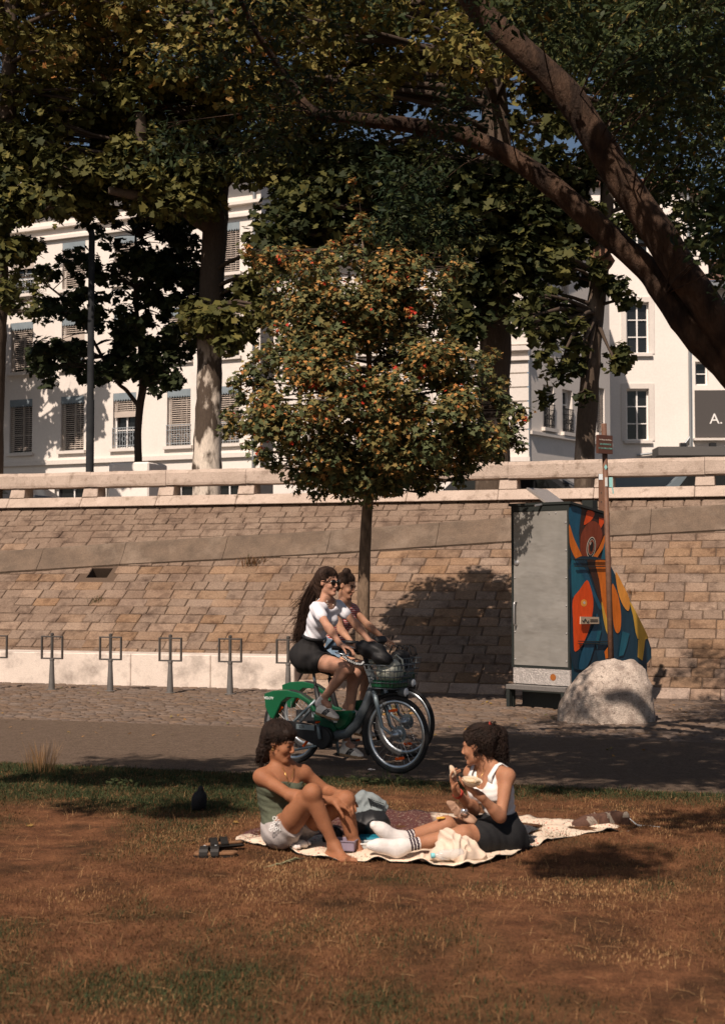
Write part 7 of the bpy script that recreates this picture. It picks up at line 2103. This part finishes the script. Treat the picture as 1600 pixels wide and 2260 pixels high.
def blanket_mat():
    m, nt, b = _nodes('blanket_print')
    p = _pos(nt); v = nt.nodes.new('ShaderNodeTexVoronoi'); v.inputs['Scale'].default_value = 34; nt.links.new(p, v.inputs['Vector'])
    dd = nt.nodes.new('ShaderNodeMath'); dd.operation = 'LESS_THAN'; dd.inputs[1].default_value = .24; nt.links.new(v.outputs['Distance'], dd.inputs[0])
    r = nt.nodes.new('ShaderNodeValToRGB'); r.color_ramp.interpolation = 'CONSTANT'
    e = r.color_ramp.elements
    for k in range(3): e.new(.5)
    for k, (q, c) in enumerate(((0, (.45, .05, .03)), (.35, (.05, .03, .02)), (.55, (.50, .10, .05)), (.75, (.10, .14, .09)), (.9, (.60, .52, .42)))): e[k].position = q; e[k].color = (*c, 1)
    sx = nt.nodes.new('ShaderNodeSeparateColor'); nt.links.new(v.outputs['Color'], sx.inputs[0]); nt.links.new(sx.outputs[0], r.inputs[0])
    base = _mixrgb(nt, (.70, .58, .45), (.58, .46, .34), _ramp(nt, _noise(nt, p, 4), .4, .7))
    c = _mixrgb(nt, base, r.outputs[0], dd.outputs[0])
    # a darker red ground in the middle, with cream marks
    sp = nt.nodes.new('ShaderNodeSeparateXYZ'); nt.links.new(p, sp.inputs[0])
    n = _ramp(nt, _noise(nt, p, 2.3, 2), .40, .44)
    red = _mixrgb(nt, (.085, .022, .018), (.26, .19, .14), _ramp(nt, _noise(nt, p, 60, 2), .58, .62))
    y = _ramp(nt, sp.outputs[1], 8.92, 8.98)
    xx = _ramp(nt, sp.outputs[0], .52, .46); y2 = nt.nodes.new('ShaderNodeMath'); y2.operation = 'MULTIPLY'; nt.links.new(y, y2.inputs[0]); nt.links.new(xx, y2.inputs[1]); y = y2.outputs[0]
    f = nt.nodes.new('ShaderNodeMath'); f.operation = 'MULTIPLY'; nt.links.new(n, f.inputs[0]); nt.links.new(y, f.inputs[1])
    c = _mixrgb(nt, c, red, f.outputs[0])
    nt.links.new(c, b.inputs['Base Color']); b.inputs['Roughness'].default_value = .9
    return m
bl_ = link('picnic_blanket', fast_mesh('picnic_blanket', _V, _F), [blanket_mat(), pm('blanket_back', (.02, .022, .02), .9)], None, True)
tag(bl_, 'crumpled cream picnic blanket printed with red and dark flecks, under both seated women', 'blanket')
md = bl_.modifiers.new('thick', 'SOLIDIFY'); md.thickness = .006; md.offset = -1; md.material_offset = 1; md.material_offset_rim = 1
BZ = .03
def crease(f, a, s=0.):
    def g(X, Y, Z): return a * (np.abs(np.sin(X * f + Z * f * .5 + s + 1.6 * np.sin(Y * f * .7))) + np.abs(np.sin(X * f * .6 - Z * f * 1.1 + Y * f * .5 + 1.3 * np.sin(X * f * .8))) - 1.1) * .8
    return g
def sdf_thing(name, label, cat, part, prims, mat, wr=None, h=.006, loc=None, cuts=()):
    c = prims[0][1]
    o = thing(name, label, cat, tuple(loc if loc is not None else (c[0], c[1], 0)))
    S = SDF(h)
    for q in prims:
        if q[0] == 'e': S.ell(*q[1:])
        elif q[0] == 's': S.sub(*q[1:])
        else: S.cap(*q[1:])
    for q in cuts: S.cut(*q)
    S.wr = wr
    S.build(part, mat, o)
    return o
# black bag behind the knee, pale printed bag behind it
sdf_thing('black_bag', 'soft black bag lying behind the bare feet, in front of the pale printed bag', 'bag', 'sack', [('e', P3(820, 1815, 8.86), (.115, .09, .075), None, .03), ('e', P3(790, 1822, 8.84), (.075, .07, .06), None, .04), ('c', P3(740, 1840, 8.80), P3(720, 1850, 8.78), .045, .03, .05)], M['b_black'], crease(36, .008, 2.))
tb = sdf_thing('printed_bag', 'crumpled pale bag with dark printed lines behind the black bag', 'bag', 'sack', [('e', P3(822, 1772, 9.02), (.105, .035, .055), ((.93, .1, -.35), (-.1, .99, 0), (.35, 0, .93)), .02), ('e', P3(800, 1762, 9.03), (.05, .03, .05), None, .04), ('e', P3(812, 1790, 9.0), (.11, .05, .03), None, .03)], pm('pale_blue_bag', (.22, .25, .255), .8, (.17, .20, .205), 9, fine=.1), crease(48, .007, 4.))
m = MB()
rr = random.Random(4)
for k in range(5):
    a = at(812 + k * 1.5, 1762 + k * 4.6, 8.974); x = 0
    while x < .095:
        w_ = rr.uniform(.006, .016); dv = Vector((.94, .0, -.34)); m.obox(a + dv * x, (dv, Vector((0, 1, 0)), Vector((.34, 0, .94))), (0, -.002, -.0022), (w_, .008, .0022)); x += w_ + .004
m.build('print', M['b_black'], tb)
def tub(name, label, px, py, Y, w, d, h, ang, mat, lidmat=None):
    c = G(px, py, BZ); c.y = Y; c.x = (px - 800) / F * Y; c.z = BZ
    o = thing(name, label, 'food box', tuple(c), ang)
    m = MB(); t = .004
    for (x0, x1, y0, y1, z0, z1) in ((-w, w, -d, d, 0, t), (-w, -w + t, -d, d, t, h), (w - t, w, -d, d, t, h), (-w + t, w - t, -d, -d + t, t, h), (-w + t, w - t, d - t, d, t, h)): m.box(((x0 + x1) / 2, (y0 + y1) / 2, (z0 + z1) / 2), (x1 - x0, y1 - y0, z1 - z0))
    m.build('tray', mat, o, world=False, bevel=.002)
    m = MB()
    for (x0, x1, y0, y1) in ((-w - .006, w + .006, -d - .006, -d), (-w - .006, w + .006, d, d + .006), (-w - .006, -w, -d, d), (w, w + .006, -d, d)): m.box(((x0 + x1) / 2, (y0 + y1) / 2, h - .003), (x1 - x0, y1 - y0, .006))
    m.build('rim', lidmat or mat, o, world=False)
    return o
lil = pm('lilac_plastic', (.24, .195, .25), .4, fine=.03)
tub('food_box', 'open lilac plastic box between the bare feet', 760, 1866, 8.55, .075, .055, .06, -.25, lil)
o = thing('teal_case', 'flat teal case lying left of the white socks', 'case', tuple(P3(838, 1832, 8.72) * nv((1, 1, 0)) + nv((0, 0, BZ))), -.15)
m = MB(); m.box((0, 0, .024), (.26, .12, .048)); m.build('case', pm('teal_plastic', (.012, .17, .24), .45, fine=.06), o, world=False, bevel=.012, seg=3)
m = MB(); m.box((0, -.0605, .026), (.258, .002, .003)); m.build('seam', M['b_black'], o, world=False)
def clear_mat(name, col, a):
    m, nt, b = _nodes(name); b.inputs['Base Color'].default_value = (*col, 1); b.inputs['Roughness'].default_value = .12
    t = nt.nodes.new('ShaderNodeBsdfTransparent'); x = nt.nodes.new('ShaderNodeMixShader'); x.inputs[0].default_value = a
    nt.links.new(t.outputs[0], x.inputs[1]); nt.links.new(b.outputs[0], x.inputs[2]); nt.links.new(x.outputs[0], nt.nodes['Material Output'].inputs[0]); return m
clr = clear_mat('clear_plastic', (.62, .66, .66), .45)
o = tub('food_box', 'clear plastic food box behind the white socks, beside the bare knee', 900, 1838, 8.86, .07, .05, .045, .1, clr, M['white_pl'])
m = MB(); m.ell((0, 0, .018), (.05, .035, .018)); m.build('salad', pm('salad', (.13, .10, .05), .8, (.24, .17, .09), 60), o, True, world=False)
o = tub('food_box', 'clear plastic tub right of the lilac box', 812, 1858, 8.60, .05, .045, .035, .2, clr, M['white_pl'])
m = MB(); m.ell((0, 0, .014), (.035, .03, .014)); m.build('dip', pm('dip', (.30, .27, .22), .7), o, True, world=False)
sdf_thing('paper_napkin', 'crumpled white paper by the grey shorts', 'napkin', 'paper', [('e', P3(668, 1862, 8.62), (.05, .035, .022), None, .02), ('e', P3(655, 1868, 8.58), (.03, .03, .015), None, .02)], pm('paper_white', (.62, .57, .53), .9), wrinkle((.8, .5, .2), 120, .006), .005)
# brown paper bag with foil in the lap
o = sdf_thing('paper_bag', 'crumpled brown paper bag with a foil lined opening in her lap', 'paper bag', 'bag', [('e', P3(1026, 1800, 8.51), (.062, .034, .030), ((.86, 0, -.5), (0, 1, 0), (.5, 0, .86)), .02), ('e', P3(1000, 1780, 8.53), (.050, .007, .026), ((.66, 0, -.75), (0, 1, 0), (.75, 0, .66)), .015), ('e', P3(1008, 1792, 8.485), (.040, .006, .030), ((.75, .2, -.65), (-.3, .95, 0), (.6, .2, .75)), .015), ('e', P3(1040, 1812, 8.49), (.03, .03, .02), None, .03)], pm('kraft_paper', (.27, .16, .105), .75, (.34, .21, .14), 14, fine=.1), crease(55, .006), .005)
S = SDF(.005); S.ell(P3(1024, 1792, 8.468), (.026, .014, .022), None, .02); S.wr = wrinkle((.9, .2, .6), 190, .004); S.build('foil', pm('foil', (.75, .72, .70), .18, metal=.9, fine=0), o)
sdf_thing('fruit_slice', 'small yellow slice resting on her far bare knee', 'fruit', 'slice', [('e', P3(974, 1805, 8.58), (.026, .018, .007), None, .01), ('e', P3(966, 1806, 8.57), (.012, .01, .007), None, .01)], pm('yellow_fruit', (.60, .34, .06), .5), None, .004)
# cream cloth and water bottle
cl_ = [('c', P3(935, 1895, 8.28), P3(1060, 1896, 8.30), .028, .028, .05), ('c', P3(985, 1850, 8.36), P3(960, 1887, 8.28), .034, .024, .05), ('c', P3(985, 1846, 8.36), P3(1040, 1872, 8.34), .04, .045, .05), ('c', P3(1000, 1870, 8.32), P3(1075, 1895, 8.34), .04, .02, .05), ('e', P3(1010, 1888, 8.26), (.09, .05, .028), None, .04), ('c', P3(1005, 1850, 8.33), P3(1015, 1896, 8.22), .018, .03, .03), ('s', P3(992, 1866, 8.22), (.014, .05, .022), None, .02)]
sdf_thing('cream_cloth', 'crumpled cream garment heaped in front of the black skirt', 'garment', 'cloth', cl_, pm('cream_linen', (.62, .50, .40), .9, (.55, .43, .33), 8, fine=.08), crease(42, .015, 2.), .0055, cuts=((nv((0, 0, .015)), nv((0, 0, -1))),))
bq = P3(953, 1890, 8.20); bq[2] = .06; be = bq + nv((.155, .03, .004))
o = thing('water_bottle', 'clear plastic bottle with pale blue cap lying on the cream garment', 'bottle', tuple(bq))
d = Vector(be - bq).normalized()
m = MB(); m.lathe([(.012, .012), (.013, .024), (.020, .036), (.029, .055), (.030, .10), (.028, .105), (.030, .11), (.030, .17), (.027, .182), (.010, .184)], Vector(bq), d, 18); m.build('body', clear_mat('bottle_plastic', (.7, .74, .74), .35), o, True)
m = MB(); m.lathe([(.015, -.006), (.016, -.002), (.016, .014), (.014, .016)], Vector(bq), d, 16); m.build('cap', pm('pale_blue_cap', (.22, .55, .58), .4, fine=.03), o, shade=.5)
# bread and bowl held by her
tp = (nv(TIPR[0]) + nv(TIPR[1])) / 2
tc = P3(999, 1701, 8.43)
sdf_thing('bread_piece', 'torn piece of white bread held up in her fingers', 'bread', 'crumb', [('e', tc, (.016, .014, .034), ((.9, 0, .4), (0, 1, 0), (-.4, 0, .9)), .01), ('e', tc + nv((-.006, 0, -.025)), (.014, .013, .02), None, .015)], pm('bread', (.68, .57, .45), .9, (.58, .42, .28), 30), wrinkle((.3, .8, .6), 160, .002), .004, tuple(tc))
bc_ = P3(1041, 1727, 8.33)
o = thing('food_bowl', 'pale takeaway bowl of food held in her open hand', 'bowl', tuple(bc_))
m = MB(); m.lathe([(.03, -.018), (.045, -.008), (.060, .014), (.062, .016), (.057, .014), (.042, -.004), (.02, -.010)], Vector(bc_), Vector((.12, -.25, 1)), 24); m.build('bowl', pm('bowl_pale', (.66, .55, .42), .6, fine=.05), o, True)
S = SDF(.004); S.ell(bc_ + nv((0, 0, .012)), (.048, .046, .014), None, .02); S.ell(bc_ + nv((-.03, -.01, .02)), (.022, .02, .012), None, .01); S.wr = wrinkle((.7, .7, .3), 170, .004); S.build('food', pm('rice', (.58, .47, .33), .8, (.36, .22, .10), 60, .5, .7), o)
# sandals
M['cork'] = pm('cork', (.19, .098, .048), .85, fine=.25, fscale=90); M['strap_b'] = pm('black_leather', (.018, .016, .014), .5, fine=.1)
def sandal(label, px, py, ang, tilt=0.):
    p = G(px, py, .012)
    o = thing('sandal', label, 'sandal', (p.x, p.y, .018), ang, 'pair of sandals on the bare earth')
    if tilt: o.rotation_euler = (tilt, 0, ang); o.location.z += abs(math.sin(tilt)) * .05
    outl = [(-.12, -.028), (-.09, -.036), (-.03, -.032), (.04, -.042), (.09, -.045), (.125, -.032), (.135, 0), (.12, .036), (.08, .046), (.02, .038), (-.05, .034), (-.1, .034), (-.128, .0)]
    m = MB(); m.prism([(x, y, 0) for x, y in outl], (0, 0, .010)); m.build('outsole', M['strap_b'], o, world=False)
    m = MB(); m.prism([(x * .985, y * .98, .0105) for x, y in outl], (0, 0, .020)); m.build('footbed', M['cork'], o, world=False, bevel=.006)
    for x, w in ((.068, .050), (.004, .048)):
        m = MB(); N = 9
        pts = [(x - .01 * math.cos(PI * k / (N - 1)), -.046 * math.cos(PI * k / (N - 1)), .012 + .048 * math.sin(PI * k / (N - 1))) for k in range(N)]
        vs, fs = [], []
        for q in pts:
            for dx, dz in ((-w / 2, 0), (w / 2, 0), (w / 2, .005), (-w / 2, .005)): vs.append((q[0] + dx, q[1] * (1 + dz * 3), q[2] + dz))
        for k in range(N - 1):
            for j in range(4): fs.append((k * 4 + j, k * 4 + (j + 1) % 4, k * 4 + 4 + (j + 1) % 4, k * 4 + 4 + j))
        m.add(vs, fs); s_ = m.build('strap', M['strap_b'], o, world=False)
        m = MB(); m.box((x, -.030, .056), (.012, .018, .005), Matrix.Rotation(.6, 3, 'X')); m.build('buckle', M['silver'], s_, world=False)
    return o
sandal('black strapped cork sandal nearer the camera, lying before the blanket corner', 478, 1893, PI + .12)
sandal('black strapped cork sandal tucked behind its pair, touching the blanket corner', 496, 1879, PI + .45, .35)
# her sneakers
brn = pm('brown_suede', (.065, .032, .022), .85, (.095, .048, .032), 30, fine=.15); dull_ = pm('dull_white', (.24, .20, .16), .8); SH_B = [brn, pm('amber_gum', (.26, .11, .05), .6), dull_, dull_, brn, dull_]
p = G(1346, 1832, 0); o = thing('sneaker', 'dark brown sneaker with white stripes lying by the blanket, toe to the left', 'sneaker', (p.x, p.y, 0), 0, 'pair of brown sneakers by the blanket'); shoe(o, (p.x - .01, p.y, .02), (-.96, -.25, .02), (0, 0, 1), .27, SH_B, 'upper')
p = G(1388, 1833, 0); o = thing('sneaker', 'brown sneaker with white heel tab and loose laces, seen from its heel', 'sneaker', (p.x, p.y, 0), 0, 'pair of brown sneakers by the blanket'); shoe(o, (p.x, p.y + .02, .02), (-.72, .69, .02), (0, 0, 1), .27, SH_B, 'upper')
m = MB(); q = Vector((p.x + .03, p.y, .02)); m.tube([q + Vector((-.02, .02, .05)), q + Vector((.03, 0, .01)), q + Vector((.08, -.02, .006)), q + Vector((.13, .0, .006)), q + Vector((.17, -.03, .006))], .003, 5); m.tube([q + Vector((-.03, .03, .06)), q + Vector((.02, .03, .012)), q + Vector((.09, .02, .006)), q + Vector((.12, .03, .006))], .003, 5); m.build('loose_lace', M['white_pl'], o, True)
# pigeon
p = G(440, 1797, 0)
o = thing('pigeon', 'dark pigeon standing in the shaded grass', 'pigeon', (p.x, p.y, 0))
pv = nv((p.x, p.y, 0)) 
S = SDF(.004); q = lambda x, y, z: pv + nv((x, y, z))
S.ell(q(0, .0, .092), (.047, .046, .068), ((.97, .1, -.2), (-.1, .95, .25), (.2, -.25, .95)), .02); S.cap(q(.006, -.008, .125), q(.010, -.012, .172), .034, .017, .03); S.ell(q(.012, -.014, .183), (.016, .02, .016), None, .012)
S.cap(q(.022, -.026, .183), q(.040, -.034, .178), .006, .002, .006); S.cap(q(-.02, .02, .06), q(-.045, .045, .018), .026, .012, .03)
for s in (-.035, .035): S.ell(q(s, .01, .092), (.014, .035, .055), None, .02)
S.build('body', pm('pigeon_feathers', (.012, .012, .014), .8, (.02, .02, .022), 25, fine=.2), o)
m = MB()
for s in (-.018, .02):
    m.tube([q(s, 0, .05), q(s, .0, .006)], .0038, 6)
    for dx, dy in ((-.014, -.026), (0, -.032), (.014, -.026), (0, .018)): m.tube([q(s, 0, .006), q(s + dx, dy, .004)], .0028, 5)
m.build('legs', pm('pigeon_leg', (.22, .11, .09), .7), o)
# green twig on the earth
m = MB(); tw = [G(x, y, .014) for x, y in ((582, 1916), (600, 1912), (622, 1906), (640, 1899), (672, 1894))]
m.tube(tw, [.006, .009, .007, .008, .003], 6)
for k in range(1, 4): m.tube([tw[k], tw[k] + Vector((.03, .02, .012)), tw[k] + Vector((.06, .01, .006))], [.004, .005, .001], 5)
tag(m.build('twig', pm('green_twig', (.14, .14, .07), .8, (.22, .19, .11), 40), None, True), 'thin grey green twig on the bare earth before the blanket', 'twig')
# scraps of white litter on the lawn
for px, py, lab in ((887, 2045, 'small white scrap of paper on the dry lawn, right of centre'), (817, 1698, 'tiny pale scrap on the path under the front wheel')):
    g_ = G(px, py, .02); sdf_thing('paper_scrap', lab, 'litter', 'paper', [('e', nv(g_), (.022, .014, .008), None, .01), ('e', nv(g_) + nv((.03, .005, -.003)), (.012, .009, .005), None, .01)], bpy.data.materials['paper_white'], wrinkle((.8, .5, .2), 200, .003), .003)
